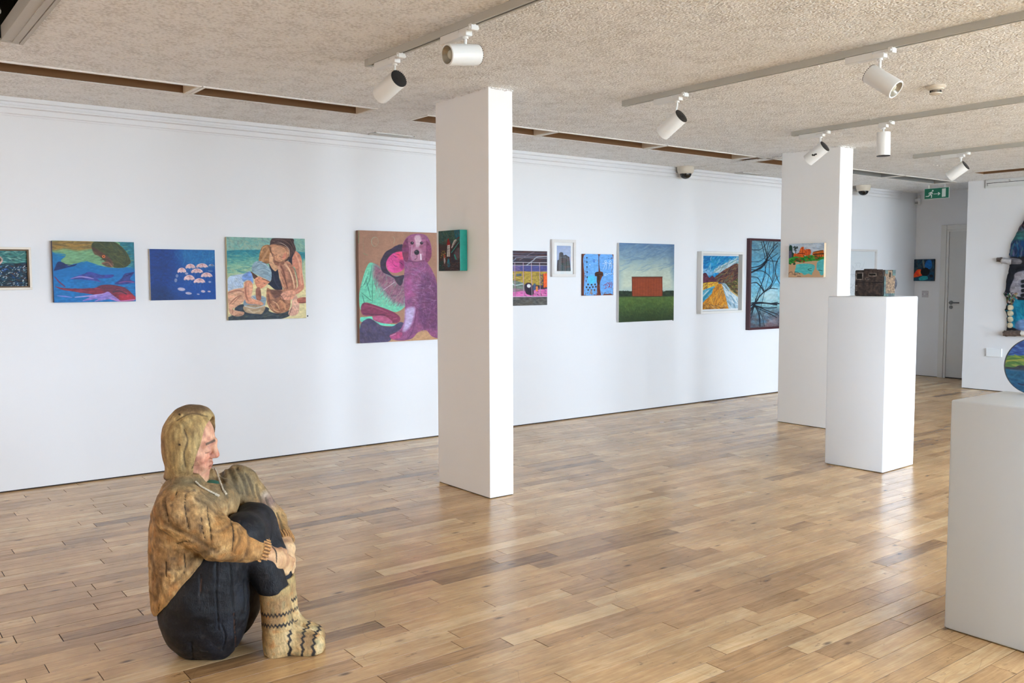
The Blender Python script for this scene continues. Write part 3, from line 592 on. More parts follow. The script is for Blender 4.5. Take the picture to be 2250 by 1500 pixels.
# --- hood
HT = math.radians(13)
def head(P):
    q = P-np.array((-.022, 0, .735), np.float32); return np.stack([q[:, 0]*math.cos(HT)-q[:, 2]*math.sin(HT), q[:, 1], q[:, 0]*math.sin(HT)+q[:, 2]*math.cos(HT)], -1)
HF = [(0.00110, [(410, 330), (390, 380), (360, 430)]), (0.00125, [(300, 200), (320, 260), (300, 330), (310, 400)]), (0.00100, [(260, 150), (340, 110), (430, 130)]), (0.00125, [(425, 220), (405, 290), (375, 350), (345, 410)])]
def hood_sdf(P):
    d = ellip(P, (-.040, .0, .780), (.098, .104, .112)); d = smin(d, ellip(P, (-.048, 0, .695), (.078, .098, .085)), .04); d = smin(d, ellip(P, (-.02, 0, .85), (.066, .06, .045)), .03); d = smin(d, ellip(P, (-.062, 0, .648), (.07, .092, .03)), .02)
    d = smax(d, .637-P[:, 2], .006)
    front = .058+(P[:, 2]-.86)*.20+.45*np.maximum(P[:, 1]-.01, 0)-.35*np.maximum(P[:, 2]-.855, 0); d = smax(d, P[:, 0]-front, .010)
    op = np.sqrt((P[:, 1]/.080)**2+((P[:, 2]-.725)/.128)**2)-1; d = smax(d, -np.maximum(op*.08, -.045-P[:, 0]), .008)
    return d
def hood_detail(P): return .0016*noise3(P, 45, 5)+.003*noise3(P, 15, 6)+.004*np.exp(-(np.maximum(lines(P, HF), 0)/.007)**2)
def hood_col(P, N):
    c = np.tile(np.array((158, 132, 86), float), (len(P), 1)); n1 = noise3(P*np.array((1, 1, .35)), 34, 3)*.5+.6*noise3(P*np.array((1, 1, .3)), 90, 13); n2 = noise3(P*np.array((1, 1, .25)), 110, 4)
    c = blend(c, (122, 94, 58), np.clip(n1*1.2, 0, .8)); c = blend(c, (190, 164, 114), np.clip(-n1*1.3, 0, .85)); c *= 1+.14*n2[:, None]
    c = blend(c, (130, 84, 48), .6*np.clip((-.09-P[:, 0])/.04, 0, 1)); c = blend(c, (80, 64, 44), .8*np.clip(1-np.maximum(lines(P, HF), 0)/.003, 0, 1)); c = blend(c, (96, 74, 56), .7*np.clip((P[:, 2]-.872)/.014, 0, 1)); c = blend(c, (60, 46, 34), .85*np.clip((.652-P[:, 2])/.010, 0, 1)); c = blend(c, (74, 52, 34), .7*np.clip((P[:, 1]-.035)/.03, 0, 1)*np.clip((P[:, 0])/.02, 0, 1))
    c = blend(c, (40, 28, 20), np.clip(1-np.maximum(lines(P, [(.003, [(276, 281), (277, 283)]), (.003, [(274, 118), (276, 120)])]), 0)/.001, 0, 1)*near(P, N)); return c
carve('hood', hood_sdf, (-.16, -.125, .625), (.08, .125, .91), .0034, hood_col, SCU, None, hood_detail)
# --- face
def face_sdf(P):
    q = head(P); d = ellip(q, (-.012, 0, .030), (.070, .074, .098)); d = smin(d, ellip(q, (.010, 0, -.064), (.050, .054, .052)), .03); d = smin(d, cone(P, (-.03, 0, .68), (-.045, 0, .60), .05, .05), .02)
    d = smin(d, sphere(q, (.038, 0, -.098), .025), .02)
    for s in (-1, 1):
        d = smin(d, sphere(q, (.026, s*.036, -.012), .030), .02); d = smin(d, cone(q, (.057, s*.010, .046), (.040, s*.046, .038), .010, .009), .012)
        d = smax(d, -sphere(q, (.074, s*.031, .022), .019), .012); d = smin(d, ellip(q, (.046, s*.030, .018), (.014, .018, .0125)), .004)
        d = smin(d, sphere(q, (.063, s*.012, -.006), .0095), .006); d = smax(d, -sphere(q, (.068, s*.008, -.0135), .0042), .004)
        d = smin(d, sphere(q, (.046, s*.028, -.046), .015), .015)
    d = smin(d, cone(q, (.056, 0, .044), (.076, 0, .0), .0085, .0115), .012)
    d = smin(d, chain(q, [(.052, -.021, -.043), (.062, -.007, -.0345), (.062, .007, -.0345), (.052, .021, -.043)], [.004, .0062, .0062, .004], .004), .004); d = smin(d, chain(q, [(.052, -.019, -.046), (.060, 0, -.0485), (.052, .019, -.046)], [.004, .0075, .004], .004), .004)
    d = smax(d, -cone(q, (.068, -.016, -.0435), (.068, .016, -.0435), .0018, .0018), .003)
    return d+.0009*noise3(P, 90, 2)
def face_col(P, N):
    q = head(P); c = np.tile(np.array((196, 144, 116), float), (len(P), 1)); n = noise3(P, 60, 1); c = blend(c, (214, 168, 138), np.clip(n*1.2, 0, .7)); c = blend(c, (164, 108, 90), np.clip(-n*1.1, 0, .65))
    def g(p, r): return np.exp(-((q-np.array(p))**2).sum(-1)/(r*r))
    c = blend(c, (206, 128, 108), .6*np.maximum(g((.05, -.035, -.012), .022), g((.05, .035, -.012), .022))); c = blend(c, (198, 118, 96), .6*g((.08, 0, -.002), .014)); c = blend(c, (150, 98, 80), .5*g((.06, 0, -.018), .012))
    lip = np.clip(1.4-np.sqrt((q[:, 1]/.022)**2+((q[:, 2]+.042)/.0115)**2)*1.1, 0, 1)*(q[:, 0] > .04); c = blend(c, (164, 96, 80), .8*lip); c = blend(c, (74, 44, 38), .9*np.clip(1-np.abs(q[:, 2]+.0435+.12*np.abs(q[:, 1])*.5)/.0022, 0, 1)*(np.abs(q[:, 1]) < .020)*(q[:, 0] > .04))
    for s in (-1, 1):
        y = s*q[:, 1]; br = np.clip(1-np.abs(q[:, 2]-(.052-.30*np.clip(y-.016, -.01, .05)))/.0050, 0, 1)*((y > .010) & (y < .052)); c = blend(c, (78, 64, 52), .85*np.clip(br*2, 0, 1)*(q[:, 0] > .02)*(s*q[:, 1] > 0))
        ey = np.clip(1-np.abs(q[:, 2]-(.0105-3.2*(y-.030)**2*1.0))/.0024, 0, 1)*((y > .014) & (y < .048)); c = blend(c, (66, 48, 44), .9*ey*(q[:, 0] > .02)); sh = g((.058, s*.031, .030), .012); c = blend(c, (164, 112, 110), .55*sh); c = blend(c, (150, 96, 90), .45*g((.06, s*.017, .004), .010))
        na = np.clip(1-np.abs(q[:, 2]+.012+(y-.018)*1.6)/.003, 0, 1)*((y > .016) & (y < .034)); c = blend(c, (160, 104, 84), .5*na*(q[:, 0] > .02))
    c = blend(c, (206, 170, 126), .8*np.clip((-.075-q[:, 2])/.03, 0, 1)); return c
carve('face', face_sdf, (-.11, -.09, .59), (.085, .09, .86), .0022, face_col, SCU, M_skinwood)
bm = bmesh.new(); bmesh.ops.create_uvsphere(bm, u_segments=24, v_segments=12, radius=1, matrix=Matrix.Translation((.010, .004, .600)) @ Matrix.Diagonal((.058, .064, .022, 1))); finish(bm, 'undershirt', mat('teal_undershirt', (22, 104, 88), .6, bump=(80, .4, .003)), SCU, smooth=True)
# --- trousers
CR_LEG = [(0.00121, [(540, 880), (548, 960), (556, 1060), (566, 1160)]), (0.00077, [(566, 1180), (572, 1280), (578, 1370)]), (0.00055, [(470, 870), (474, 960), (470, 1060)]), (0.00055, [(470, 1060), (480, 1180), (482, 1260)]), (0.00055, [(388, 970), (390, 1040), (384, 1080)]), (0.00044, [(500, 1230), (520, 1300), (505, 1370)]), (0.00077, [(340, 1330), (345, 1400), (352, 1440)]), (0.00055, [(620, 1000), (628, 1100), (622, 1200)])]
K_R, K_L = (.158, -.070, .440), (.160, .078, .440)
def trouser_sdf(P):
    d = ellip(P, (-.012, 0, .185), (.152, .196, .215)); d = smin(d, ellip(P, (.064, -.088, .205), (.118, .108, .205)), .03); d = smin(d, ellip(P, (.064, .088, .205), (.118, .108, .205)), .03)
    for K, s in ((K_R, -1), (K_L, 1)):
        d = smin(d, cone(P, (.02, s*.105, .24), K, .112, .080), .03); g = cone(P, K, (.220, s*.056, .335), .080, .060); g = smin(g, cone(P, (.220, s*.056, .335), (.258, s*.043, .232), .060, .055), .015); d = smin(d, smax(g, .230-P[:, 2], .006), .012)
    d = smin(d, smax(ellip(P, (.165, 0, .435), (.075, .11, .078)), P[:, 2]-.505, .01), .025)
    d = smax(d, -cone(P, (.20, 0, .28), (.32, 0, .15), .004, .012), .02); d = smax(d, -P[:, 2]+.001, .004)
    return d
def trouser_detail(P): return np.where(P[:, 2] < .006, 0, .0022*noise3(P, 30, 12)+.003*noise3(P, 12, 13)+.005*np.exp(-(np.maximum(lines(P, CR_LEG), 0)/.0024)**2))
def trouser_col(P, N):
    c = np.tile(np.array((17, 18, 23), float), (len(P), 1)); n = noise3(P*np.array((1, 1, .4)), 30, 2); n2 = noise3(P*np.array((1.6, 1.6, .5)), 80, 3); c = blend(c, (31, 34, 43), np.clip(n*1.0, 0, .7)); c = blend(c, (14, 14, 18), np.clip(-n, 0, .7)); c = blend(c, (86, 78, 72), np.clip(n2*1.3-.72, 0, .55)); c = blend(c, (66, 58, 52), .5*np.clip((.12-P[:, 2])/.1, 0, 1)*np.clip(n2+.3, 0, 1))
    c = blend(c, (8, 7, 7), near(P, N)*np.clip(1-np.maximum(lines(P, CR_LEG[:4]+CR_LEG[6:]), 0)/.0014, 0, 1)); c = blend(c, (106, 66, 44), .7*near(P, N)*np.clip(1-np.maximum(lines(P, [(.0007, [(390, 960), (391, 1000), (386, 1070)]), (.0008, [(566, 1170), (572, 1260), (580, 1370)])]), 0)/.0008, 0, 1)); return c
carve('trousers', trouser_sdf, (-.19, -.225, -.006), (.33, .225, .54), .0044, trouser_col, SCU, M_carved_dark, trouser_detail)
# --- knitted socks with zigzag bands
def sock(s, top):
    b0 = s*.043
    def f(P):
        d = cone(P, (.260, b0, top), (.272, b0, .025), .0555, .054); d = smin(d, ellip(P, (.278, b0, .03), (.053, .051, .085)), .015)
        d = smin(d, cone(P, (.300, b0, .056), (.388-.012*(s+1)/2, b0-.008*s, .022), .056, .043), .03); d = smin(d, ellip(P, (.372-.012*(s+1)/2, b0-.004*s, .028), (.060, .048, .047)), .02)
        d = smax(d, P[:, 2]-top-.22*(P[:, 0]-.26), .005); d = smax(d, .001-P[:, 2], .004); return d+.0014*noise3(P, 55, 20+s)+.002*noise3(P, 20, 22+s)
    def col(P, N):
        c = np.tile(np.array((186, 156, 108), float), (len(P), 1)); n = noise3(P*np.array((1, 1, .5)), 28, 5+s); n2 = noise3(P, 60, 7); c = blend(c, (212, 190, 146), np.clip(n*1.2, 0, .75)); c = blend(c, (136, 104, 70), np.clip(-n*1.3, 0, .75)); c = blend(c, (128, 122, 92), np.clip(n2*1.2-.5, 0, .5)); c = blend(c, (186, 122, 66), np.clip(-n2*1.2-.5, 0, .5)); c = blend(c, (168, 152, 104), .5*np.clip((P[:, 2]-top+.03)/.03, 0, 1))
        up = P[:, 2] > .085+.0*P[:, 0]; phi = np.arctan2(P[:, 1]-b0, P[:, 0]-.26); tri = lambda t: 2*np.abs(2*(t-np.floor(t+.5)))-1; wob = noise3(P, 120, 9)
        for z0 in (.158, .120): m = np.abs(P[:, 2]-(z0+.008*(s+1)+.0055*tri(phi*4.2)))-.0036-.0016*wob; c = blend(c, (28, 27, 32), .92*np.clip(1-m/.0018, 0, 1)*(up & (P[:, 0] < .33)))
        for a0 in (.322, .366, .404): yy = P[:, 1]*38+P[:, 2]*30; m = np.abs(P[:, 0]-(a0+.0042*tri(yy)))-.0034-.002*wob; c = blend(c, (30, 29, 33), .9*np.clip(1-m/.0018, 0, 1)*(P[:, 2] < .10))
        return c
    carve('sock', f, (.16, b0-.075, -.004), (.475, b0+.075, top+.02), .0032, col, SCU)
sock(-1, .238); sock(1, .246)
# --- hands: palm, four fingers and thumb each
def hand(name, wrist, palm, knuck, spread, bend, r0, side, extra=None):
    W_, C_, K_ = (np.array(fig(*q)) for q in (wrist, palm, knuck)); h = (K_-C_)/np.linalg.norm(K_-C_); s = np.array(fig(*spread)); s = s-h*(s@h); s /= np.linalg.norm(s); n = np.array(fig(*bend)); n = n-h*(n@h)-s*(n@s); n /= np.linalg.norm(n)
    seg = []
    for i, (o, ln) in enumerate(((.024, .92), (.0085, 1.0), (-.0075, .95), (-.0225, .78))):
        b0 = K_+s*o; p1 = b0+(h*.985+n*.17)*.036*ln; p2 = p1+(h*.45+n*.89)*.026*ln; p3 = p2+(-h*.15+n*.98)*.019*ln; seg.append([(C_+s*o*.6), b0, p1, p2, p3])
    th = [C_+s*.018-h*.012, C_+s*.036+h*.012+n*.004, C_+s*.040+h*.040+n*.012, C_+s*.034+h*.058+n*.02]
    F32 = lambda L_: [np.array(q, np.float32) for q in L_]
    def f(P):
        d = cone(P, W_, C_, r0, r0*.86); d = smin(d, cone(P, C_-s*.008, K_-s*.008, r0*.80, .017), .012); d = smin(d, cone(P, C_+s*.010, K_+s*.010, r0*.78, .016), .012)
        for q in seg: d = smin(d, chain(P, F32(q), [.016, .0125, .0112, .0102, .0088], .004), .0035)
        d = smin(d, chain(P, F32(th), [.015, .0125, .0105, .0085], .006), .006)
        if extra: d = smin(d, cone(P, fig(*extra), W_, .043, r0), .012)
        return d+.0009*noise3(P, 70, 31)
    def col(P, N):
        c = np.tile(np.array((196, 154, 114), float), (len(P), 1)); m = noise3(P, 40, 4); c = blend(c, (226, 194, 150), np.clip(m, 0, .7)); c = blend(c, (172, 128, 100), np.clip(-m*1.1, 0, .7)); c = blend(c, (128, 104, 104), np.clip(noise3(P, 26, 8)*1.2-.35, 0, .6))
        dd = np.min([np.abs(sphere(P, q[k], 0)-.0) for q in seg for k in (2, 3)], axis=0); c = blend(c, (176, 116, 98), .45*np.clip(1-dd/.012, 0, 1)); gap = np.min([cone(P, (seg[k][1]+seg[k+1][1])/2, (seg[k][3]+seg[k+1][3])/2, .002, .002) for k in range(3)], axis=0); c = blend(c, (120, 84, 72), .6*np.clip(1-np.maximum(gap, 0)/.006, 0, 1))
        cr = lines(P, [(.0018, [(768, 820), (790, 850), (793, 905)]), (.001, [(716, 835), (722, 880)])]); c = blend(c, (44, 32, 24), .9*near(P, N)*np.clip(1-np.maximum(cr, 0)/.0012, 0, 1)*(1 if side < 0 else 0)); return c
    pts = np.array([W_, C_, K_]+[p for q in seg for p in q]+th+([np.array(fig(*extra))] if extra else [])); carve(name, f, pts.min(0)-.05, pts.max(0)+.05, .0026, col, SCU, M_skinwood)
hand('hand', (.196, -.142, .375), (.238, -.130, .345), (.276, -.094, .313), (.35, .20, .92), (-.25, .95, -.35), .0405, -1)
hand('hand', (.281, .075, .346), (.288, .032, .332), (.288, -.008, .306), (-.85, .05, .35), (.05, -.55, -.9), .038, 1)
# --- drawstrings of the hood
M_cord = mat('white_cord', (190, 178, 156), .7, bump=(160, .9, .004), var=(60, .25))
def cord(pts, r):
    bm = bmesh.new(); p = [Vector(q) for q in pts]; out = []; 
    for i in range(len(p)-1):
        for k in range(8): t = k/8; out.append(p[i].lerp(p[i+1], t))
    out.append(p[-1]); n = len(out); tube(bm, out, [r*(1+.18*math.sin(i*2.1))*(1.35 if i > n-7 else 1) for i in range(n)], 8); finish(bm, 'drawstring', M_cord, SCU, smooth=True)
def trace(zx, zy, lift=.003):
    """where the carver's sight line at (zx, zy) meets the jumper, in figure coordinates"""
    px, py = 280+zx/2.42, 860+zy/2.42; r = (FW+RV*((px-1125)/1971.1)-UV_*((py-750)/1971.1)).normalized(); o = Vector((0, 0, CAM_H)); t = 2.8; best = (9, None)
    for k in range(60):
        p = o+r*t-S0; q = fig(p.dot(EX), p.dot(EY), p.z); dd = float(jumper_sdf(np.array([q], np.float32), False)[0])-lift; t += dd*.8
        if abs(dd) < best[0]: best = (abs(dd), q)
        if abs(dd) < .0005 or t > 4: break
    return best[1]
CORDS = [[trace(*q) for q in ((362, 478), (385, 500), (420, 520), (455, 538), (488, 556))], [trace(*q) for q in ((464, 408), (478, 440), (492, 480), (508, 520), (526, 548))]]
for q in CORDS: cord(q, .0036)
# ------------------------------------------------------------------ pictures: painted surfaces as fine coloured meshes
def vnoise(h, w, sy, sx, seed, octv=1):
    """smooth value noise in -1..1 with sy by sx cells"""
    r = np.random.default_rng(seed); out = np.zeros((h, w)); amp = 1; tot = 0
    for o in range(octv):
        gy, gx = max(2, int(sy*2**o)+2), max(2, int(sx*2**o)+2); g = r.uniform(-1, 1, (gy+1, gx+1))
        y = np.linspace(0, gy-1.001, h); x = np.linspace(0, gx-1.001, w); yi = y.astype(int); xi = x.astype(int)
        fy = (y-yi); fx = (x-xi); fy = fy*fy*(3-2*fy); fx = fx*fx*(3-2*fx)
        a = g[yi][:, xi]*(1-fx)+g[yi][:, xi+1]*fx; b = g[yi+1][:, xi]*(1-fx)+g[yi+1][:, xi+1]*fx
        out += amp*(a*(1-fy)[:, None]+b*fy[:, None]); tot += amp; amp *= .55
    return out/tot
class Paint:
    """a painted surface; shapes are given in sketch coordinates spanned by the quad TL,TR,BR,BL"""
    def __init__(s, quad, w, h, col=(255, 255, 255)):
        s.w, s.h = w, h; s.a = np.ones((h, w, 3))*np.array(col, float)
        s.X, s.Y = np.meshgrid(np.arange(w)+.0, np.arange(h)+.0)
        q = np.array(quad, float); A = []; bb = []
        for (x, y), (u, v) in zip(q, ((0, 0), (w-1, 0), (w-1, h-1), (0, h-1))):
            A.append([x, y, 1, 0, 0, 0, -u*x, -u*y]); bb.append(u); A.append([0, 0, 0, x, y, 1, -v*x, -v*y]); bb.append(v)
        s.Hm = np.append(np.linalg.solve(np.array(A), np.array(bb)), 1).reshape(3, 3)
        s.k = math.sqrt(abs(np.linalg.det(s.Hm)))
        s.seed = 1
    def q(s, pts):
        p = np.asarray(pts, float); r = np.c_[p, np.ones(len(p))] @ s.Hm.T; return r[:, :2]/r[:, 2:]
    @staticmethod
    def curve(p, closed, n=6):
        p = np.asarray(p, float); m = len(p); out = []
        for i in range(m if closed else m-1):
            g = lambda j: p[(i+j) % m] if closed else p[min(max(i+j, 0), m-1)]
            a, b, c, d = g(-1), g(0), g(1), g(2)
            for t in np.arange(n)/n: out.append(.5*((2*b)+(-a+c)*t+(2*a-5*b+4*c-d)*t*t+(-a+3*b-3*c+d)*t**3))
        if not closed: out.append(p[-1])
        return np.array(out)
    def _box(s, p, pad):
        x0 = int(max(0, math.floor(p[:, 0].min()-pad))); x1 = int(min(s.w, math.ceil(p[:, 0].max()+pad)+1))
        y0 = int(max(0, math.floor(p[:, 1].min()-pad))); y1 = int(min(s.h, math.ceil(p[:, 1].max()+pad)+1)); return x0, x1, y0, y1
    def _seg(s, X, Y, p, closed, wd=None):
        """distance to polyline and inside test"""
        d = np.full(X.shape, 1e9); ins = np.zeros(X.shape, bool); n = len(p)
        for i in range(n if closed else n-1):
            a, b = p[i], p[(i+1) % n]; e = b-a; L = e @ e+1e-12
            t = np.clip(((X-a[0])*e[0]+(Y-a[1])*e[1])/L, 0, 1)
            dd = np.hypot(X-a[0]-t*e[0], Y-a[1]-t*e[1])
            if wd is not None: dd = dd-(wd[i]+(wd[i+1]-wd[i])*t)
            d = np.minimum(d, dd)
            if closed:
                c = (a[1] > Y) != (b[1] > Y)
                with np.errstate(divide='ignore', invalid='ignore'): ins ^= c & (X < (b[0]-a[0])*(Y-a[1])/(b[1]-a[1]+1e-12)+a[0])
        return d, ins
    def _put(s, bx, m, col, tex, col2=None, axis='y'):
        x0, x1, y0, y1 = bx; col = np.array(col, float); t = s.a[y0:y1, x0:x1]
        h, w = m.shape
        c = np.broadcast_to(col, t.shape).copy()
        if col2 is not None:
            f = np.linspace(0, 1, h)[:, None, None] if axis == 'y' else np.linspace(0, 1, w)[None, :, None]
            c = c*(1-f)+np.array(col2, float)*f
        if tex:
            s.seed += 1
            c = c*(1+tex*vnoise(h, w, max(2, h/5), max(2, w/9), s.seed, 2)[..., None])+tex*22*vnoise(h, w, max(2, h/14), max(2, w/14), s.seed+500)[..., None]*np.array((1, .3, -.6))
        s.a[y0:y1, x0:x1] = t*(1-m[..., None])+c*m[..., None]
    def poly(s, pts, col, alpha=1., tex=.10, soft=1.0, smooth=True, col2=None, axis='y'):
        p = s.curve(pts, True, 5) if smooth else np.asarray(pts, float); p = s.q(p); bx = s._box(p, soft+1)
        x0, x1, y0, y1 = bx
        if x1 <= x0 or y1 <= y0: return
        d, ins = s._seg(s.X[y0:y1, x0:x1], s.Y[y0:y1, x0:x1], p, True); sd = np.where(ins, d, -d)
        s._put(bx, np.clip(.5+sd/soft, 0, 1)*alpha, col, tex, col2, axis)
    def line(s, pts, wd, col, alpha=1., smooth=True, tex=0, soft=1.0):
        """brush line; wd = width(s) in sketch units"""
        p = np.asarray(pts, float); ws = np.asarray(wd if np.ndim(wd) else [wd]*len(p), float)*s.k/2
        if smooth and len(p) > 2:
            n = 5; p2 = s.curve(p, False, n); ws = np.interp(np.linspace(0, 1, len(p2)), np.linspace(0, 1, len(p)), ws); p = p2
        p = s.q(p); bx = s._box(p, ws.max()+2); x0, x1, y0, y1 = bx
        if x1 <= x0 or y1 <= y0: return
        d, _ = s._seg(s.X[y0:y1, x0:x1], s.Y[y0:y1, x0:x1], p, False, np.maximum(ws, .05))
        s._put(bx, np.clip(.5-d/soft, 0, 1)*alpha*min(1, .25+ws.max()*1.5), col, tex)
    def ell(s, cx, cy, rx, ry, col, alpha=1., rot=0, tex=.06, soft=1.0):
        t = np.linspace(0, 2*math.pi, 21)[:-1]; x = rx*np.cos(t); y = ry*np.sin(t); c, n = math.cos(rot), math.sin(rot)
        s.poly(np.c_[cx+x*c-y*n, cy+x*n+y*c], col, alpha, tex, soft, False)
    def dabs(s, pts, n, ln, wd, cols, ang, seed, alpha=.7, jit=.3):
        """short brush dabs scattered inside an outline"""
        r = np.random.default_rng(seed); pts = np.asarray(pts, float); lo, hi = pts.min(0), pts.max(0); k = 0; tries = 0
        while k < n and tries < n*20:
            tries += 1; c = r.uniform(lo, hi); ins = False; m = len(pts)
            for i in range(m):
                a, b = pts[i], pts[(i+1) % m]
                if (a[1] > c[1]) != (b[1] > c[1]) and c[0] < (b[0]-a[0])*(c[1]-a[1])/(b[1]-a[1]+1e-12)+a[0]: ins = not ins
            if not ins: continue
            k += 1; th = ang+r.normal()*jit; e = np.array((math.cos(th), math.sin(th)))*ln*r.uniform(.4, 1.2)/2
            s.line([c-e, c+e*.1+r.normal(size=2)*ln*.04, c+e], [wd*.4, wd*r.uniform(.6, 1.2), wd*.3], cols[r.integers(len(cols))], alpha)
    def grain(s, amt, sy, sx, seed, tint=(1, 1, 1)):
        s.a = s.a*(1+amt*vnoise(s.h, s.w, sy, sx, seed, 3)[..., None]*np.array(tint))
    def colours(s, gain=.92):
        a = 116+(s.a-116)*1.09; return np.c_[(lin(np.clip(a, 4, 252))*gain).reshape(-1, 3), np.ones(s.w*s.h)].astype(np.float32)
    
M_paint = mat('oil_paint', (128, 128, 128), .5, attr='paint', bump=(260, .18, .001), spec=.25); M_print = mat('paper_print', (128, 128, 128), .6, attr='paint')
def painted(name, P, o, eu, ev, m, parent=None, relief=0.0, mask=None, gain=.92):
    """mesh of the painted face: o = top left corner, eu/ev = edge vectors, one vertex per paint sample"""
    o, eu, ev = (np.array(q, float) for q in (o, eu, ev)); w, h = P.w, P.h
    u, v = np.meshgrid(np.linspace(0, 1, w), np.linspace(0, 1, h))
    co = o+u[..., None]*eu+v[..., None]*ev
    if relief:
        n = np.cross(ev, eu); n /= np.linalg.norm(n); lum = P.a.mean(-1)/255; co = co+n*((lum-.5)*relief)[..., None]
    i = np.arange(w*h).reshape(h, w); f = np.stack([i[:-1, :-1], i[1:, :-1], i[1:, 1:], i[:-1, 1:]], -1).reshape(-1, 4)
    if mask is not None: f = f[mask[:-1, :-1].reshape(-1)]
    me = bpy.data.meshes.new(name); me.vertices.add(w*h); me.vertices.foreach_set('co', co.astype(np.float32).ravel())
    nf = len(f); me.loops.add(nf*4); me.polygons.add(nf); me.loops.foreach_set('vertex_index', f.astype(np.int32).ravel())
    me.polygons.foreach_set('loop_start', np.arange(0, nf*4, 4, dtype=np.int32)); me.update(calc_edges=True)
    a = me.color_attributes.new('paint', 'FLOAT_COLOR', 'POINT'); a.data.foreach_set('color', P.colours(gain).ravel())
    me.polygons.foreach_set('use_smooth', np.ones(nf, bool)); me.materials.append(m); me.validate()
    return link(name, me, parent)
class Wall:
    """local frame on a wall: along = left-to-right as seen from the room, out = into the room"""
    def __init__(s, kind, plane): s.kind, s.plane = kind, plane
    def pt(s, a, z, out): return Vector((a, s.plane-out, z)) if s.kind == 'back' else Vector((s.plane-out, a, z))
    def dir(s): return 1 if s.kind == 'back' else -1
BACK = Wall('back', D)
def wbox(bm, W, a0, a1, z0, z1, o0, o1, bev=0, ref=None):
    p, q = W.pt(a0, z0, o0), W.pt(a1, z1, o1); r = ref or Vector((0, 0, 0))
    return box(bm, [min(p[i], q[i])-r[i] for i in range(3)], [max(p[i], q[i])-r[i] for i in range(3)], bev)
def canvas(W, a0, a1, z0, z1, th, P, label, edge, name='painting', relief=.0015, gain=.92, edge_top=None):
    """unframed stretched canvas: box with painted face; a0 = left edge as seen"""
    c = W.pt((a0+a1)/2, z0, 0); t = thing(name, label, 'painting', c)
    bm = bmesh.new(); wbox(bm, W, a0, a1, z0, z1, .003, th-.001, .002, c); finish(bm, 'canvas', edge, t)
    o = W.pt(a0, z1, th)-c; eu = W.pt(a1, z1, th)-W.pt(a0, z1, th); ev = Vector((0, 0, z0-z1))
    painted('painted_face', P, o, eu, ev, M_paint, t, relief, gain=gain); return t
def frame_bars(bm, W, a0, a1, z0, z1, bw, o0, o1, c, bev=.002):
    d = W.dir(); lo, hi = min(a0, a1), max(a0, a1)
    wbox(bm, W, lo, hi, z1-bw, z1, o0, o1, bev, c); wbox(bm, W, lo, hi, z0, z0+bw, o0, o1, bev, c)
    wbox(bm, W, lo, lo+bw, z0+bw, z1-bw, o0, o1, bev, c); wbox(bm, W, hi-bw, hi, z0+bw, z1-bw, o0, o1, bev, c)
def M_edge(n, c): return mat(n, c, .6)
RN = np.random.default_rng
# --- sea with rock, cream box frame (cut by the left edge of the view)
P = Paint([(-300, 310), (297, 312), (307, 675), (-300, 672)], 200, 122, (30, 60, 75))
P.poly([(-300, 300), (310, 300), (310, 430), (120, 440), (-300, 470)], (55, 110, 110), tex=.3)
P.dabs([(-300, 310), (300, 310), (300, 440), (-300, 450)], 220, 40, 10, [(110, 165, 155), (60, 120, 120), (30, 85, 100), (150, 190, 180), (75, 140, 130)], .2, 1)
P.poly([(-120, 400), (-40, 350), (40, 340), (95, 360), (115, 400), (100, 440), (60, 470), (0, 480), (-120, 470)], (70, 70, 55), tex=.4)
P.line([(-60, 350), (30, 345), (90, 365), (118, 405), (95, 450)], [8, 14, 12, 12, 8], (200, 165, 160), .8); P.line([(60, 440), (90, 450), (115, 420)], 14, (215, 180, 175), .7)
P.poly([(-300, 470), (-40, 470), (40, 490), (310, 440), (310, 680), (-300, 680)], (22, 42, 58), tex=.4)
P.dabs([(-300, 470), (300, 445), (305, 675), (-300, 672)], 420, 30, 9, [(20, 30, 40), (35, 70, 90), (60, 75, 80), (90, 60, 55), (45, 100, 110), (25, 75, 130)], .35, 2, .8)
P.dabs([(-300, 480), (300, 450), (305, 675), (-300, 672)], 190, 16, 7, [(200, 215, 225), (150, 180, 195), (235, 240, 240), (120, 160, 165)], -.7, 3, .85)
P.dabs([(-60, 470), (160, 470), (150, 520), (-60, 520)], 20, 20, 9, [(40, 95, 190), (60, 120, 210)], .3, 4)
a0, a1, z0, z1 = .55, 1.052, 1.284, 1.551
c = BACK.pt(.80, z0, 0); t = thing('framed_painting', 'sea and rock painting in a cream box frame, cut by the frame edge', 'painting', c)
M_cf = mat('cream_frame', (226, 218, 206), .5)
bm = bmesh.new(); frame_bars(bm, BACK, a0, a1, z0, z1, .014, 0, .032, c); finish(bm, 'frame', M_cf, t)
bm = bmesh.new(); wbox(bm, BACK, a0+.01, a1-.01, z0+.01, z1-.01, 0, .006, 0, c); finish(bm, 'backing_board', mat('brown_board', (120, 92, 60), .7), t)
bm = bmesh.new(); frame_bars(bm, BACK, a0+.014, a1-.014, z0+.014, z1-.014, .009, .004, .026, c, .001); finish(bm, 'inner_slip', mat('brown_slip', (98, 74, 48), .6), t)
painted('painted_face', P, BACK.pt(a0+.022, z1-.022, .012)-c, Vector((a1-a0-.044, 0, 0)), Vector((0, 0, z0-z1+.044)), M_paint, t, .003)

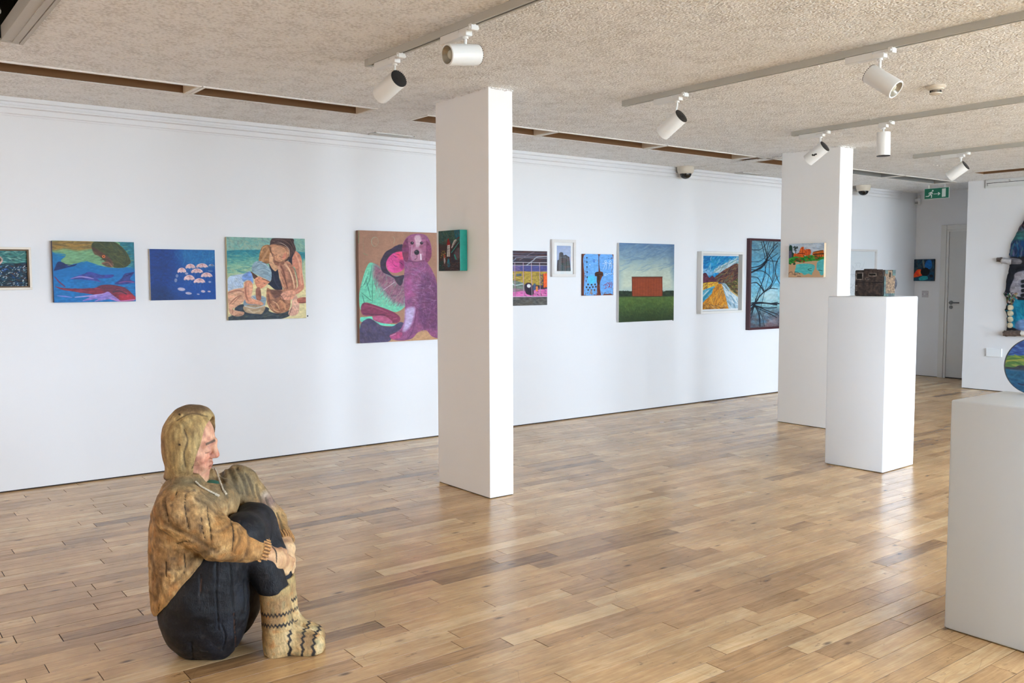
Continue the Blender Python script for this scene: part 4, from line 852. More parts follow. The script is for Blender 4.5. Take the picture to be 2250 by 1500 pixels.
# --- whales / fish
P = Paint([(512, 222), (1315, 227), (1334, 810), (538, 830)], 250, 190, (22, 108, 172))
P.poly([(500, 220), (1340, 220), (1340, 480), (500, 480)], (28, 112, 150), tex=.08, col2=(18, 112, 180), soft=20)
P.poly([(1100, 215), (1340, 215), (1340, 440), (1270, 470)], (38, 112, 128), tex=.15, soft=12)
P.poly([(500, 600), (1340, 560), (1340, 840), (500, 840)], (20, 112, 176), tex=.12, soft=30)
G = [(515, 225), (1110, 225), (1180, 262), (1245, 330), (1282, 410), (1276, 440), (1225, 477), (1150, 483), (1060, 478), (990, 462), (900, 435), (830, 418), (770, 437), (720, 450), (660, 472), (620, 440), (600, 415), (645, 375), (640, 352), (590, 342), (515, 330)]
P.poly(G, (116, 160, 122), tex=.14)
P.dabs(G, 120, 130, 12, [(125, 170, 130), (105, 145, 105), (140, 175, 125), (95, 135, 100)], -.15, 5, .5, .12)
P.poly([(515, 225), (930, 225), (905, 290), (760, 318), (640, 300), (515, 318)], (140, 116, 62), tex=.22, soft=8)
P.dabs([(515, 228), (930, 228), (900, 300), (515, 315)], 80, 110, 9, [(168, 128, 62), (112, 92, 50), (150, 130, 80), (96, 84, 52)], 0, 6, .6, .1)
P.poly([(900, 290), (930, 226), (1110, 226), (1180, 262), (1245, 330), (1282, 410), (1276, 440), (1225, 477), (1120, 480), (1110, 440), (1030, 420), (960, 350)], (70, 76, 44), tex=.2)
P.dabs([(930, 230), (1110, 230), (1240, 330), (1275, 420), (1150, 470), (1110, 430), (960, 340)], 90, 70, 9, [(84, 92, 52), (54, 62, 38), (98, 96, 56), (66, 84, 60)], .6, 7, .6, .3)
P.poly([(905, 285), (990, 325), (1080, 390), (1115, 450), (1105, 475), (1050, 472), (1000, 440), (1045, 410), (960, 365), (925, 348)], (92, 62, 50), .85, tex=.25, soft=4)
P.line([(1000, 440), (1060, 430), (1100, 470)], 12, (170, 110, 95), .6); P.line([(990, 405), (1050, 402), (1090, 430)], 9, (60, 44, 40), .7)
P.line([(1110, 230), (1190, 290), (1240, 370), (1230, 450)], 7, (48, 56, 36), .6)
P.ell(1018, 372, 15, 13, (240, 130, 70)); P.ell(1018, 372, 8, 7, (70, 40, 30))
P.poly([(538, 500), (570, 432), (620, 436), (680, 466), (755, 446), (730, 470), (640, 492), (540, 518)], (26, 50, 104), tex=.2); P.line([(560, 480), (640, 455), (720, 462)], 6, (24, 36, 80))
P.poly([(690, 597), (760, 565), (830, 543), (870, 524), (930, 535), (1000, 553), (1112, 550), (1100, 577), (1040, 586), (960, 590), (985, 620), (900, 608), (780, 600)], (62, 66, 140), .9, tex=.2)
P.line([(695, 594), (780, 574), (860, 580), (920, 592)], [3, 12, 16, 4], (168, 150, 205), .8); P.line([(870, 598), (940, 610), (990, 622)], 8, (96, 84, 160), .7)
P.poly([(1125, 642), (1190, 590), (1220, 543), (1262, 530), (1318, 526), (1275, 590), (1320, 618), (1240, 642)], (56, 58, 122), .9, tex=.2); P.line([(1170, 630), (1240, 615), (1315, 625)], 14, (130, 72, 130), .7); P.line([(1240, 560), (1300, 535)], 10, (36, 40, 90), .7)
P.line([(545, 580), (580, 622), (640, 672)], [10, 16, 12], (120, 50, 86), .8)
RW = [(540, 668), (600, 682), (690, 690), (800, 690), (930, 682), (1000, 654), (1100, 652), (1200, 670), (1262, 702), (1312, 752), (1328, 790), (1300, 806), (1180, 814), (1120, 792), (1060, 745), (960, 748), (880, 742), (700, 716), (610, 702)]
P.poly(RW, (126, 44, 66), tex=.2); P.poly([(960, 680), (1010, 655), (1110, 654), (1200, 672), (1260, 705), (1200, 730), (1100, 720)], (96, 50, 70), .8, soft=6, tex=.25)
P.dabs(RW, 70, 90, 8, [(150, 46, 60), (110, 52, 82), (90, 44, 70), (165, 70, 90)], .05, 8, .55, .15)
P.poly([(725, 776), (900, 750), (1010, 735), (1060, 718), (1105, 748), (1185, 814), (1080, 792), (930, 816), (960, 790), (810, 812), (880, 770)], (148, 126, 194), .95, tex=.18)
P.line([(740, 775), (900, 760), (1010, 742)], 9, (190, 176, 220), .7); P.line([(830, 806), (960, 778), (1060, 770)], 8, (112, 100, 182), .7)
P.poly([(1175, 745), (1300, 745), (1328, 792), (1200, 806)], (176, 46, 66), .9, tex=.2, soft=4); P.line([(1090, 790), (1180, 808), (1320, 795)], 12, (196, 130, 190), .8); P.line([(1110, 722), (1180, 712), (1240, 740)], 14, (60, 46, 62), .7)
P.line([(565, 762), (640, 768), (712, 778)], [4, 16, 5], (140, 132, 206), .8)
P.grain(.07, 60, 20, 9)
canvas(BACK, 1.173, 1.674, 1.199, 1.597, .034, P, 'blue painting of a green whale head above smaller fish', M_edge('fish_canvas_edge', (44, 50, 92)))

# --- jellyfish
P = Paint([(1478, 303), (2122, 311), (2130, 800), (1490, 811)], 210, 170, (14, 76, 150))
P.poly([(1440, 290), (1700, 290), (1720, 830), (1440, 830)], (12, 58, 128), tex=.1, soft=60); P.poly([(1800, 290), (2140, 290), (2140, 460), (1850, 470)], (36, 116, 172), .8, tex=.12, soft=40); P.poly([(1440, 700), (1760, 690), (1900, 830), (1440, 830)], (18, 50, 98), .8, tex=.15, soft=40); P.poly([(1700, 620), (2140, 640), (2140, 830), (1760, 830)], (12, 78, 160), .6, soft=40)
P.dabs([(1700, 320), (2120, 320), (2120, 480), (1750, 520)], 60, 90, 8, [(60, 140, 185), (30, 105, 165), (80, 155, 190)], 1.9, 3, .3)
rj = RN(4)
def jelly(cx, cy, rx, ry, col=(226, 190, 190), tent=90):
    for k in range(6):
        x = cx+(k-2.5)*rx*.3; P.line([(x, cy+ry*.4), (x+rj.normal()*6, cy+tent*.5), (x+rj.normal()*12, cy+tent*rj.uniform(.7, 1.1))], [3, 2, 1], (150, 180, 215), .45)
    a = np.linspace(math.pi, 2*math.pi, 11); top = [(cx+rx*math.cos(t), cy+ry*.55+ry*1.5*math.sin(t)) for t in a]
    bot = [(cx+rx*f, cy+ry*.55+(ry*.22 if k % 2 else -ry*.05)) for k, f in enumerate((.8, .5, .2, -.2, -.5, -.8))]
    P.poly(top+bot, col, .95, tex=.12, smooth=False); P.line([(cx-rx*.5, cy-ry*.1), (cx, cy-ry*.55), (cx+rx*.55, cy-ry*.05)], [2, 6, 2], (150, 70, 70), .7); P.line([(cx, cy-ry*.5), (cx+rx*.12, cy+ry*.2)], 4, (130, 60, 62), .6)
    P.line([(cx-rx*.7, cy+ry*.1), (cx-rx*.3, cy-ry*.6)], 5, (248, 228, 222), .6)
jelly(2088, 463, 30, 14, (120, 150, 190), 20)
for q in ((1880, 475, 50, 28), (1995, 468, 60, 26), (1795, 515, 44, 30), (1945, 520, 60, 27), (2040, 560, 58, 28), (1868, 588, 55, 32), (1968, 618, 58, 28)): jelly(*q)
for q in ((1747, 568, 13, 17, .6), (1735, 612, 14, 20, .6), (1790, 700, 38, 17, .9), (1860, 740, 32, 13, .9), (1955, 749, 14, 6, .9), (2003, 721, 22, 12, 1), (2063, 722, 16, 8, 1), (2070, 628, 14, 10, .7), (2075, 520, 26, 9, .35), (1842, 545, 16, 12, .8)): P.ell(q[0], q[1], q[2], q[3], (218, 196, 208), q[4]*.9, .1, soft=2)
P.grain(.10, 70, 60, 3)
canvas(BACK, 1.776, 2.224, 1.2025, 1.554, .024, P, 'deep blue painting of a cluster of pale jellyfish', M_edge('jelly_canvas_edge', (214, 204, 186)))

# --- woman and child on the beach
P = Paint([(122, 142), (893, 152), (908, 935), (138, 962)], 240, 240, (132, 172, 162))
P.poly([(100, 130), (920, 130), (920, 300), (100, 300)], (128, 170, 160), tex=.12); P.dabs([(120, 145), (560, 150), (560, 275), (120, 275)], 120, 80, 16, [(118, 140, 138), (140, 178, 166), (110, 165, 160), (150, 170, 150)], .7, 1, .5, .8); P.dabs([(780, 155), (895, 155), (895, 290), (780, 290)], 40, 70, 14, [(150, 185, 160), (120, 165, 160)], .7, 2, .5)
P.poly([(100, 280), (920, 288), (920, 420), (100, 440)], (42, 124, 142), col2=(92, 158, 150), tex=.14, soft=2)
P.poly([(100, 400), (920, 400), (920, 640), (100, 640)], (118, 170, 146), col2=(196, 202, 160), tex=.14, soft=30)
P.dabs([(125, 300), (460, 300), (460, 520), (125, 520)], 160, 70, 10, [(60, 140, 150), (110, 170, 155), (150, 185, 155), (36, 116, 138)], 0, 3, .45, .15)
P.poly([(100, 560), (920, 560), (920, 970), (100, 970)], (218, 206, 158), tex=.10, soft=30); P.poly([(870, 380), (920, 380), (920, 560), (880, 600)], (190, 198, 160), .8, soft=10)
P.poly([(135, 930), (200, 900), (205, 835), (290, 800), (520, 830), (540, 870), (640, 890), (740, 860), (745, 910), (640, 948), (400, 965), (135, 965)], (58, 66, 74), tex=.25); P.dabs([(150, 900), (500, 880), (730, 880), (640, 945), (150, 960)], 60, 60, 10, [(80, 90, 90), (40, 46, 60), (96, 100, 84)], -.1, 4, .5, .2)
SK = (196, 140, 112)
P.poly([(450, 290), (475, 232), (520, 215), (548, 222), (556, 260), (562, 330), (548, 390), (500, 400), (450, 385), (438, 372)], (166, 120, 80), tex=.22)
P.line([(470, 370), (500, 320), (540, 250)], [20, 24, 14], (196, 150, 110), .7); P.line([(540, 230), (560, 300)], 10, (110, 80, 60), .6)
P.poly([(552, 290), (600, 370), (630, 400), (628, 450), (602, 476), (560, 445), (540, 400)], (206, 160, 124), tex=.15)
P.poly([(770, 275), (830, 290), (862, 350), (868, 470), (884, 590), (880, 645), (830, 690), (790, 702), (765, 680), (826, 620), (820, 520), (790, 432), (755, 420)], (206, 140, 116), tex=.16)
P.line([(800, 300), (842, 400), (850, 520), (862, 600)], [12, 22, 18, 16], (232, 178, 150), .7); P.line([(760, 420), (800, 470), (824, 560), (830, 620)], [8, 10, 10, 8], (140, 86, 76), .7)
P.poly([(538, 400), (570, 450), (602, 474), (630, 458), (640, 540), (662, 600), (668, 665), (600, 655), (545, 612), (528, 600), (560, 560), (556, 480)], (32, 36, 56), tex=.2); P.line([(580, 500), (600, 580), (640, 640)], 12, (56, 62, 84), .6)
P.poly([(735, 330), (792, 285), (768, 345), (768, 425), (742, 410)], (34, 34, 52), tex=.2)
P.poly([(622, 400), (660, 374), (720, 368), (772, 420), (802, 520), (812, 600), (800, 655), (740, 682), (690, 662), (660, 600), (640, 520), (625, 450)], (176, 124, 100), tex=.22)
P.line([(650, 410), (680, 470), (700, 560), (720, 640)], [18, 22, 16, 14], (120, 76, 62), .8); P.line([(690, 400), (740, 460), (780, 560), (790, 640)], [14, 20, 16, 12], (228, 186, 150), .75); P.line([(630, 420), (645, 520), (690, 640)], [8, 10, 8], (226, 178, 146), .7); P.line([(740, 480), (760, 560), (770, 640)], 9, (134, 90, 76), .7); P.line([(660, 380), (700, 372), (730, 385)], 10, (214, 164, 134), .7)
P.poly([(520, 640), (560, 655), (640, 660), (700, 655), (742, 720), (750, 800), (722, 868), (620, 890), (560, 860), (520, 790), (512, 715)], (166, 116, 88), tex=.25)
P.poly([(555, 660), (660, 662), (650, 720), (600, 740), (560, 700)], (98, 68, 62), .8, tex=.3, soft=6); P.line([(540, 780), (580, 850), (640, 880)], [14, 18, 10], (214, 168, 128), .75); P.line([(640, 760), (690, 800), (700, 850)], [18, 24, 14], (216, 160, 118), .7); P.line([(530, 700), (550, 790)], 14, (110, 70, 56), .6); P.line([(660, 740), (600, 800), (640, 860)], 10, (120, 78, 60), .6)
P.poly([(770, 740), (800, 702), (832, 760), (838, 840), (822, 892), (780, 914), (735, 905), (735, 868), (762, 820)], (218, 172, 150), tex=.15)
for x in (748, 768, 788, 806): P.line([(x, 862), (x-4, 900)], 4, (120, 76, 70), .7)
P.line([(770, 750), (790, 800), (820, 850)], 12, (238, 200, 178), .6); P.poly([(822, 742), (905, 730), (905, 782), (832, 786)], (176, 106, 88), tex=.2); P.line([(835, 780), (905, 782)], 6, (80, 50, 48), .8); P.line([(765, 830), (740, 900)], 7, (90, 56, 56), .7)
P.poly([(655, 705), (700, 670), (782, 660), (802, 700), (762, 752), (700, 756), (662, 742)], (214, 156, 132), tex=.15)
for q in (((690, 700), (665, 722)), ((710, 712), (682, 742)), ((735, 715), (712, 752)), ((755, 705), (745, 750))): P.line(q, 4, (140, 86, 76), .7)
P.line([(790, 690), (850, 650)], 14, (226, 168, 142), .6)
P.poly([(548, 225), (560, 165), (600, 148), (770, 150), (785, 200), (805, 260), (772, 312), (732, 362), (690, 378), (722, 330), (738, 275), (690, 240), (610, 218), (565, 252)], (70, 48, 46), tex=.25)
P.poly([(590, 335), (660, 335), (690, 400), (625, 420), (585, 390)], (150, 102, 78), tex=.25)
P.poly([(548, 220), (556, 270), (572, 318), (598, 362), (640, 380), (700, 366), (740, 315), (742, 262), (690, 228), (610, 210)], (178, 128, 98), tex=.2); P.line([(552, 235), (560, 285), (578, 325)], 8, (84, 58, 50), .8)
P.poly([(560, 252), (605, 222), (690, 242), (735, 278), (716, 320), (692, 358), (640, 376), (602, 366), (598, 330), (574, 290)], (204, 152, 118), tex=.14)
for q in (([(575, 180), (650, 190), (735, 250), (742, 330)], (168, 146, 134)), ([(600, 165), (690, 175), (765, 240), (750, 330)], (120, 92, 84)), ([(740, 155), (775, 215), (780, 290)], (128, 104, 96)), ([(620, 215), (690, 238), (730, 285)], (44, 30, 32)), ([(560, 200), (620, 180), (690, 200)], (46, 32, 34)), ([(700, 160), (750, 200), (790, 265)], (40, 28, 30))): P.line(q[0], [2, 5, 3] if len(q[0]) == 3 else [2, 6, 6, 3], q[1], .85)
P.line([(575, 300), (600, 318), (612, 310)], 4, (70, 46, 44), .8); P.line([(640, 325), (668, 338), (690, 330)], 5, (80, 50, 46), .8); P.line([(620, 310), (610, 345), (625, 352)], 4, (150, 96, 76), .8); P.line([(625, 365), (650, 368)], 4, (150, 70, 66), .7); P.poly([(690, 300), (716, 300), (700, 345), (670, 350)], (222, 130, 110), .6, soft=5)
P.poly([(372, 425), (400, 385), (445, 374), (500, 395), (552, 450), (566, 512), (550, 572), (500, 548), (440, 522), (376, 482)], (142, 166, 180), tex=.14)
for q in ([(385, 470), (430, 420), (470, 390)], [(400, 480), (470, 450), (540, 470)], [(440, 515), (500, 500), (560, 530)], [(400, 430), (380, 460), (372, 490)]): P.line(q, [2, 5, 3], (96, 116, 132), .8)
P.line([(430, 400), (500, 410), (545, 465)], [3, 9, 4], (182, 200, 208), .7)
P.poly([(358, 480), (392, 500), (432, 532), (412, 560), (365, 522)], (88, 58, 46), tex=.3)
P.poly([(398, 556), (440, 526), (482, 545), (545, 575), (520, 602), (482, 637), (440, 642), (408, 612)], (216, 150, 120), tex=.14); P.line([(440, 545), (425, 565), (440, 580)], 5, (160, 90, 72), .8); P.line([(485, 590), (500, 598)], 4, (60, 40, 40), .9); P.line([(460, 630), (480, 622)], 4, (150, 70, 66), .7); P.line([(470, 548), (545, 578)], 8, (70, 46, 42), .7); P.line([(410, 600), (430, 640), (470, 640)], 7, (170, 104, 84), .6)
P.poly([(135, 548), (200, 515), (300, 500), (350, 478), (378, 530), (382, 600), (332, 565), (290, 582), (282, 640), (200, 652), (135, 672)], (176, 194, 214), tex=.14); P.poly([(270, 540), (300, 500), (352, 480), (378, 530), (378, 590), (330, 562), (290, 580)], (112, 142, 198), .9, tex=.2, soft=4)
P.dabs([(140, 560), (280, 530), (280, 630), (140, 660)], 60, 40, 5, [(150, 168, 196), (206, 216, 226), (132, 150, 184)], 1.0, 6, .6)
P.poly([(135, 680), (290, 640), (304, 680), (300, 762), (212, 830), (172, 850), (232, 868), (292, 880), (276, 912), (200, 918), (148, 885), (138, 800)], (208, 160, 132), tex=.18)
P.line([(140, 690), (230, 665), (300, 690)], [10, 14, 8], (150, 98, 84), .7); P.line([(150, 800), (210, 740), (260, 715)], [5, 10, 5], (120, 72, 60), .7); P.line([(160, 760), (220, 720)], 14, (230, 188, 160), .6); P.line([(180, 850), (180, 890)], 8, (150, 96, 80), .7); P.line([(205, 912), (275, 905)], 6, (90, 60, 56), .7)
P.poly([(290, 770), (380, 715), (502, 730), (498, 812), (480, 852), (430, 842), (310, 832)], (130, 150, 164), tex=.16); P.poly([(298, 815), (492, 815), (472, 890), (420, 896), (308, 880)], (170, 148, 122), tex=.2); P.line([(296, 818), (400, 838), (494, 812)], 7, (200, 212, 212), .85); P.line([(380, 718), (500, 732)], 6, (190, 204, 210), .8); P.line([(330, 850), (380, 880), (450, 860)], 12, (206, 190, 160), .6)
P.poly([(410, 650), (450, 640), (462, 740), (440, 768), (412, 745)], (150, 100, 84), tex=.2); P.poly([(296, 590), (350, 568), (378, 610), (372, 690), (362, 740), (440, 765), (482, 790), (470, 808), (400, 802), (318, 790), (298, 700)], (214, 154, 126), tex=.16); P.line([(312, 600), (312, 700), (336, 770)], [8, 12, 8], (160, 102, 84), .7); P.line([(350, 600), (350, 700), (380, 765)], 9, (236, 186, 156), .6)
for q, w_, c_ in (([(700, 390), (735, 450), (770, 540), (790, 630)], 9, (238, 202, 170)), ([(655, 470), (690, 540), (720, 620)], 7, (92, 58, 50)), ([(745, 430), (785, 520), (800, 610)], 6, (110, 70, 60)), ([(640, 400), (648, 470), (670, 540)], 5, (236, 196, 164)), ([(860, 360), (866, 470), (880, 590)], 6, (236, 190, 164)), ([(455, 320), (480, 250), (520, 225)], 7, (214, 170, 128)), ([(470, 385), (510, 395), (545, 388)], 8, (96, 66, 48)), ([(560, 845), (610, 882), (660, 880)], 8, (92, 60, 50)), ([(575, 770), (620, 800), (640, 850)], 10, (232, 190, 146)), ([(530, 740), (545, 800), (580, 850)], 8, (96, 62, 52)), ([(600, 690), (660, 720), (690, 780)], 8, (100, 66, 56)), ([(300, 620), (306, 700), (325, 765)], 7, (132, 82, 68)), ([(365, 610), (362, 690), (385, 745), (460, 775)], 6, (240, 200, 170)), ([(150, 720), (210, 690), (280, 680)], 7, (236, 196, 168)), ([(180, 800), (235, 740), (270, 720)], 5, (104, 62, 54)), ([(560, 175), (640, 160), (720, 170)], 4, (120, 92, 84)), ([(590, 200), (680, 205), (735, 262), (740, 330)], 5, (176, 152, 140)), ([(775, 170), (800, 240), (775, 300)], 4, (116, 90, 82)), ([(690, 250), (715, 280), (705, 330)], 4, (110, 74, 62)), ([(580, 330), (602, 352), (640, 368)], 4, (150, 96, 78)), ([(390, 440), (450, 405), (520, 430)], 4, (96, 120, 136)), ([(430, 470), (500, 460), (550, 500)], 4, (186, 204, 210))): P.line(q, [w_*.4, w_, w_*.5] if len(q) == 3 else [w_*.4, w_, w_, w_*.4], c_, .8)
P.grain(.06, 90, 90, 5)
canvas(BACK, 2.3085, 2.911, 1.049, 1.6495, .03, P, 'beach painting of a crouching woman and a child in a cap', M_edge('beach_canvas_edge', (196, 184, 150)))

# --- girl hugging a dog (its right edge is hidden behind the pillar)
P = Paint([(1425, 72), (2310, 99), (2318, 1144), (1445, 1190)], 270, 320, (160, 120, 98))
P.grain(.07, 20, 16, 6); P.ell(1590, 185, 36, 48, (150, 170, 140), .7, 0); P.ell(1592, 186, 32, 44, (160, 122, 100), 1, 0)
P.line([(1770, 135), (1788, 165), (1775, 205)], 4, (150, 175, 140), .7); P.line([(1480, 130), (1475, 200), (1490, 320)], 3, (130, 150, 110), .6); P.line([(1475, 300), (1520, 320)], 5, (90, 150, 110), .5); P.line([(1480, 130), (1540, 110), (1600, 118)], 3, (180, 150, 120), .5)
P.line([(1432, 80), (1428, 200)], 9, (70, 130, 80), .5); P.line([(1440, 1000), (1443, 1185)], 14, (80, 210, 165), .9)
P.poly([(1700, 1130), (1780, 1090), (2200, 1060), (2320, 1060), (2320, 1160), (1700, 1180)], (186, 146, 108), .9, soft=10)
P.poly([(1438, 705), (1480, 520), (1528, 405), (1580, 398), (1660, 450), (1740, 520), (1885, 545), (1888, 780), (1880, 835), (1800, 880), (1700, 850), (1560, 800), (1490, 790), (1450, 860)], (112, 196, 164), tex=.12)
P.poly([(1585, 412), (1660, 448), (1740, 515), (1888, 560), (1888, 790), (1830, 800), (1740, 750), (1650, 640), (1580, 530)], (140, 92, 112), .95, tex=.2, soft=14)
P.dabs([(1580, 440), (1740, 530), (1880, 580), (1880, 830), (1700, 800), (1570, 640)], 200, 60, 9, [(150, 110, 124), (126, 76, 100), (170, 140, 140), (120, 150, 136), (110, 66, 92)], 2.1, 2, .5, .3)
P.dabs([(1570, 640), (1700, 760), (1800, 860), (1600, 800)], 60, 60, 10, [(120, 200, 168), (140, 180, 150), (110, 180, 150)], 2.0, 3, .5, .3)
P.line([(1678, 662), (1730, 625), (1790, 582)], 7, (214, 190, 196), .8)
for q in ([(1560, 420), (1540, 560), (1500, 640)], [(1500, 540), (1530, 660), (1550, 740)], [(1570, 560), (1566, 700), (1568, 780)], [(1460, 690), (1520, 740), (1560, 770)], [(1450, 640), (1490, 600), (1520, 530)]): P.line(q, [3, 9, 4], (52, 96, 88), .75)
P.line([(1470, 620), (1520, 480)], 12, (150, 226, 196), .7); P.line([(1470, 720), (1490, 800)], 8, (60, 90, 90), .7)
P.poly([(1645, 395), (1665, 340), (1700, 285), (1760, 250), (1800, 225), (1870, 214), (1890, 280), (1800, 300), (1725, 352), (1702, 430), (1745, 500), (1800, 530), (1880, 515), (1870, 565), (1845, 620), (1800, 560), (1740, 520), (1665, 480)], (54, 36, 62), tex=.25)
for k in range(26):
    a = RN(k).uniform(0, 1); x = 1650+210*a; y = 395-170*a+RN(k+9).normal()*10; P.line([(x, y), (x-10, y-12), (x+6, y-20)], 4, (40, 26, 48), .7)
P.poly([(1790, 540), (1850, 530), (1870, 580), (1840, 622), (1800, 580)], (60, 44, 62), .9, tex=.3)
P.poly([(1704, 400), (1722, 350), (1770, 302), (1840, 284), (1876, 292), (1890, 380), (1876, 452), (1830, 487), (1770, 492), (1720, 462)], (206, 70, 138), tex=.12)
P.poly([(1800, 295), (1876, 292), (1888, 370), (1840, 360)], (226, 76, 108), .8, soft=8); P.poly([(1840, 370), (1890, 380), (1876, 452), (1845, 440)], (120, 42, 92), .8, soft=6); P.poly([(1710, 400), (1750, 420), (1770, 480), (1725, 460)], (226, 96, 160), .6, soft=8)
P.line([(1772, 318), (1795, 336), (1815, 338)], [3, 8, 3], (78, 26, 66), .9); P.line([(1832, 385), (1855, 400), (1872, 420)], [3, 8, 3], (70, 24, 60), .9); P.line([(1775, 408), (1790, 425), (1812, 428)], [3, 7, 4], (100, 34, 76), .9); P.line([(1750, 352), (1770, 385), (1760, 400)], [4, 8, 4], (150, 44, 100), .7); P.line([(1785, 300), (1830, 316)], [4, 9], (110, 38, 80), .7)
P.poly([(1455, 832), (1490, 788), (1600, 815), (1750, 868), (1832, 920), (1842, 962), (1812, 988), (1750, 982), (1700, 925), (1550, 920), (1470, 905)], (128, 52, 84), tex=.16); P.line([(1490, 810), (1600, 838), (1720, 885)], [10, 18, 10], (160, 74, 104), .7); P.line([(1480, 895), (1580, 905), (1690, 910)], 10, (82, 34, 62), .7)
P.line([(1770, 950), (1810, 940)], 6, (200, 100, 140), .7); P.line([(1770, 972), (1815, 965)], 6, (96, 36, 66), .7)
P.poly([(1560, 935), (1640, 915), (1710, 930), (1765, 985), (1640, 990)], (172, 88, 122), tex=.15)
P.poly([(1450, 935), (1500, 930), (1562, 925), (1580, 960), (1665, 990), (1800, 1002), (1822, 985), (1790, 1018), (1640, 1008), (1550, 952), (1460, 978)], (112, 214, 184), tex=.1)
P.poly([(1450, 1015), (1500, 955), (1560, 950), (1650, 1010), (1760, 1022), (1840, 980), (1885, 1000), (1860, 1062), (1760, 1102), (1725, 1172), (1450, 1188)], (78, 68, 98), tex=.2); P.dabs([(1460, 1010), (1540, 960), (1700, 1030), (1720, 1160), (1460, 1180)], 80, 70, 8, [(92, 82, 112), (62, 54, 82), (100, 84, 104)], 1.2, 5, .5)
DG = [(1866, 220), (1900, 150), (1950, 115), (2020, 104), (2090, 118), (2132, 170), (2152, 250), (2146, 330), (2112, 388), (2150, 450), (2195, 560), (2225, 750), (2225, 1000), (2260, 1080), (2250, 1140), (2160, 1122), (2100, 1060), (2020, 1080), (1960, 1140), (1870, 1162), (1770, 1152), (1738, 1112), (1790, 1085), (1852, 1040), (1885, 950), (1890, 800), (1878, 600), (1885, 450), (1880, 390), (1862, 300)]
P.poly(DG, (136, 78, 116), tex=.16)
P.poly([(2060, 520), (2180, 540), (2225, 750), (2220, 1000), (2160, 1050), (2060, 1020), (2010, 860)], (102, 58, 94), .85, tex=.2, soft=14)
P.dabs(DG, 420, 46, 6, [(160, 104, 140), (120, 64, 104), (96, 50, 86), (150, 120, 160), (170, 120, 156)], 1.6, 7, .5, .5)
P.dabs([(1900, 450), (2060, 430), (2160, 540), (2200, 760), (2100, 900), (1920, 800)], 150, 60, 4, [(198, 176, 206), (180, 150, 186), (150, 110, 150)], .15, 8, .5, .35)
P.poly([(1895, 860), (1960, 830), (1990, 850), (1970, 960), (1930, 1040), (1870, 1070), (1890, 960)], (192, 180, 216), .85, tex=.15, soft=8); P.poly([(1740, 1112), (1800, 1085), (1860, 1080), (1850, 1130), (1770, 1150)], (170, 74, 118), .9, tex=.2); P.line([(1750, 1115), (1800, 1095)], 8, (220, 170, 190), .7)
P.line([(1990, 960), (1960, 1080), (1920, 1140)], 8, (84, 40, 76), .6); P.line([(2000, 860), (1990, 960)], 10, (90, 46, 82), .6); P.poly([(1900, 560), (1950, 540), (1960, 720), (1905, 740)], (176, 86, 140), .5, soft=10, tex=.2)
P.poly([(1866, 222), (1915, 150), (1928, 250), (1918, 372), (1885, 372), (1862, 290)], (114, 50, 82), .95, tex=.25); P.poly([(2092, 180), (2140, 220), (2152, 320), (2118, 384), (2090, 365)], (124, 58, 90), .95, tex=.25)
P.poly([(1920, 160), (1985, 118), (2085, 130), (2098, 250), (2080, 370), (1990, 382), (1945, 350), (1930, 250)], (152, 92, 120), tex=.16)
P.poly([(1985, 135), (2030, 118), (2052, 165), (2030, 230), (2000, 240), (1992, 190)], (206, 176, 186), .85, tex=.12, soft=5); P.poly([(1955, 268), (2005, 235), (2060, 270), (2062, 360), (1992, 378), (1955, 350)], (168, 118, 142), .9, tex=.15, soft=5); P.line([(2045, 310), (2048, 360)], 16, (232, 226, 232), .85); P.line([(1960, 220), (1950, 330)], 8, (196, 166, 180), .6)
P.ell(2006, 290, 25, 25, (26, 20, 28)); P.ell(1998, 280, 6, 5, (150, 130, 150), .7); P.ell(1960, 197, 17, 15, (38, 20, 32)); P.ell(2054, 197, 16, 15, (38, 20, 32)); P.ell(1964, 192, 4, 4, (190, 170, 190), .8); P.ell(2058, 192, 4, 4, (190, 170, 190), .8); P.line([(2006, 312), (2008, 345), (1985, 362)], 6, (70, 34, 56), .8); P.line([(1925, 372), (1990, 385), (2080, 372)], 10, (80, 36, 66), .6)
P.grain(.05, 120, 100, 5)
canvas(BACK, 3.357, 4.195, .8345, 1.727, .042, P, 'large brown painting of a smiling girl leaning on a purple dog', M_edge('dog_canvas_edge', (134, 98, 78)))
# --- small deep canvas with teal edges on the near pillar
PIL1 = Wall('side', 3.180); PIL2 = Wall('side', 7.029)
P = Paint([(103, 158), (368, 140), (368, 645), (103, 645)], 130, 180, (66, 52, 52))
P.poly([(90, 140), (380, 130), (380, 300), (90, 300)], (52, 88, 80), tex=.3, soft=12); P.poly([(300, 140), (372, 135), (372, 240), (320, 250)], (24, 104, 128), .9, tex=.2, soft=8)
P.dabs([(105, 160), (365, 150), (365, 290), (105, 300)], 110, 50, 5, [(70, 110, 100), (90, 80, 70), (40, 70, 66), (110, 90, 80), (120, 130, 110)], 1.4, 3, .7, .3)
P.dabs([(105, 290), (365, 250), (365, 500), (105, 560)], 130, 40, 7, [(92, 44, 40), (70, 36, 36), (50, 40, 40), (84, 70, 40), (110, 60, 56)], .9, 4, .7, .6)
P.poly([(255, 400), (330, 290), (358, 320), (360, 480), (300, 540), (255, 520)], (58, 48, 56), tex=.3); P.poly([(300, 420), (362, 360), (362, 500), (300, 500)], (120, 100, 104), .6, tex=.3, soft=6)
P.poly([(205, 330), (212, 265), (226, 240), (246, 300), (246, 345)], (158, 40, 40), tex=.2, smooth=False); P.poly([(214, 330), (245, 325), (244, 470), (206, 470)], (206, 202, 196), tex=.1, smooth=False); P.line([(228, 340), (222, 400), (230, 460)], 5, (60, 56, 60), .8); P.line([(215, 380), (240, 375)], 4, (50, 46, 50), .7); P.line([(248, 330), (248, 480)], 6, (110, 30, 34), .8)
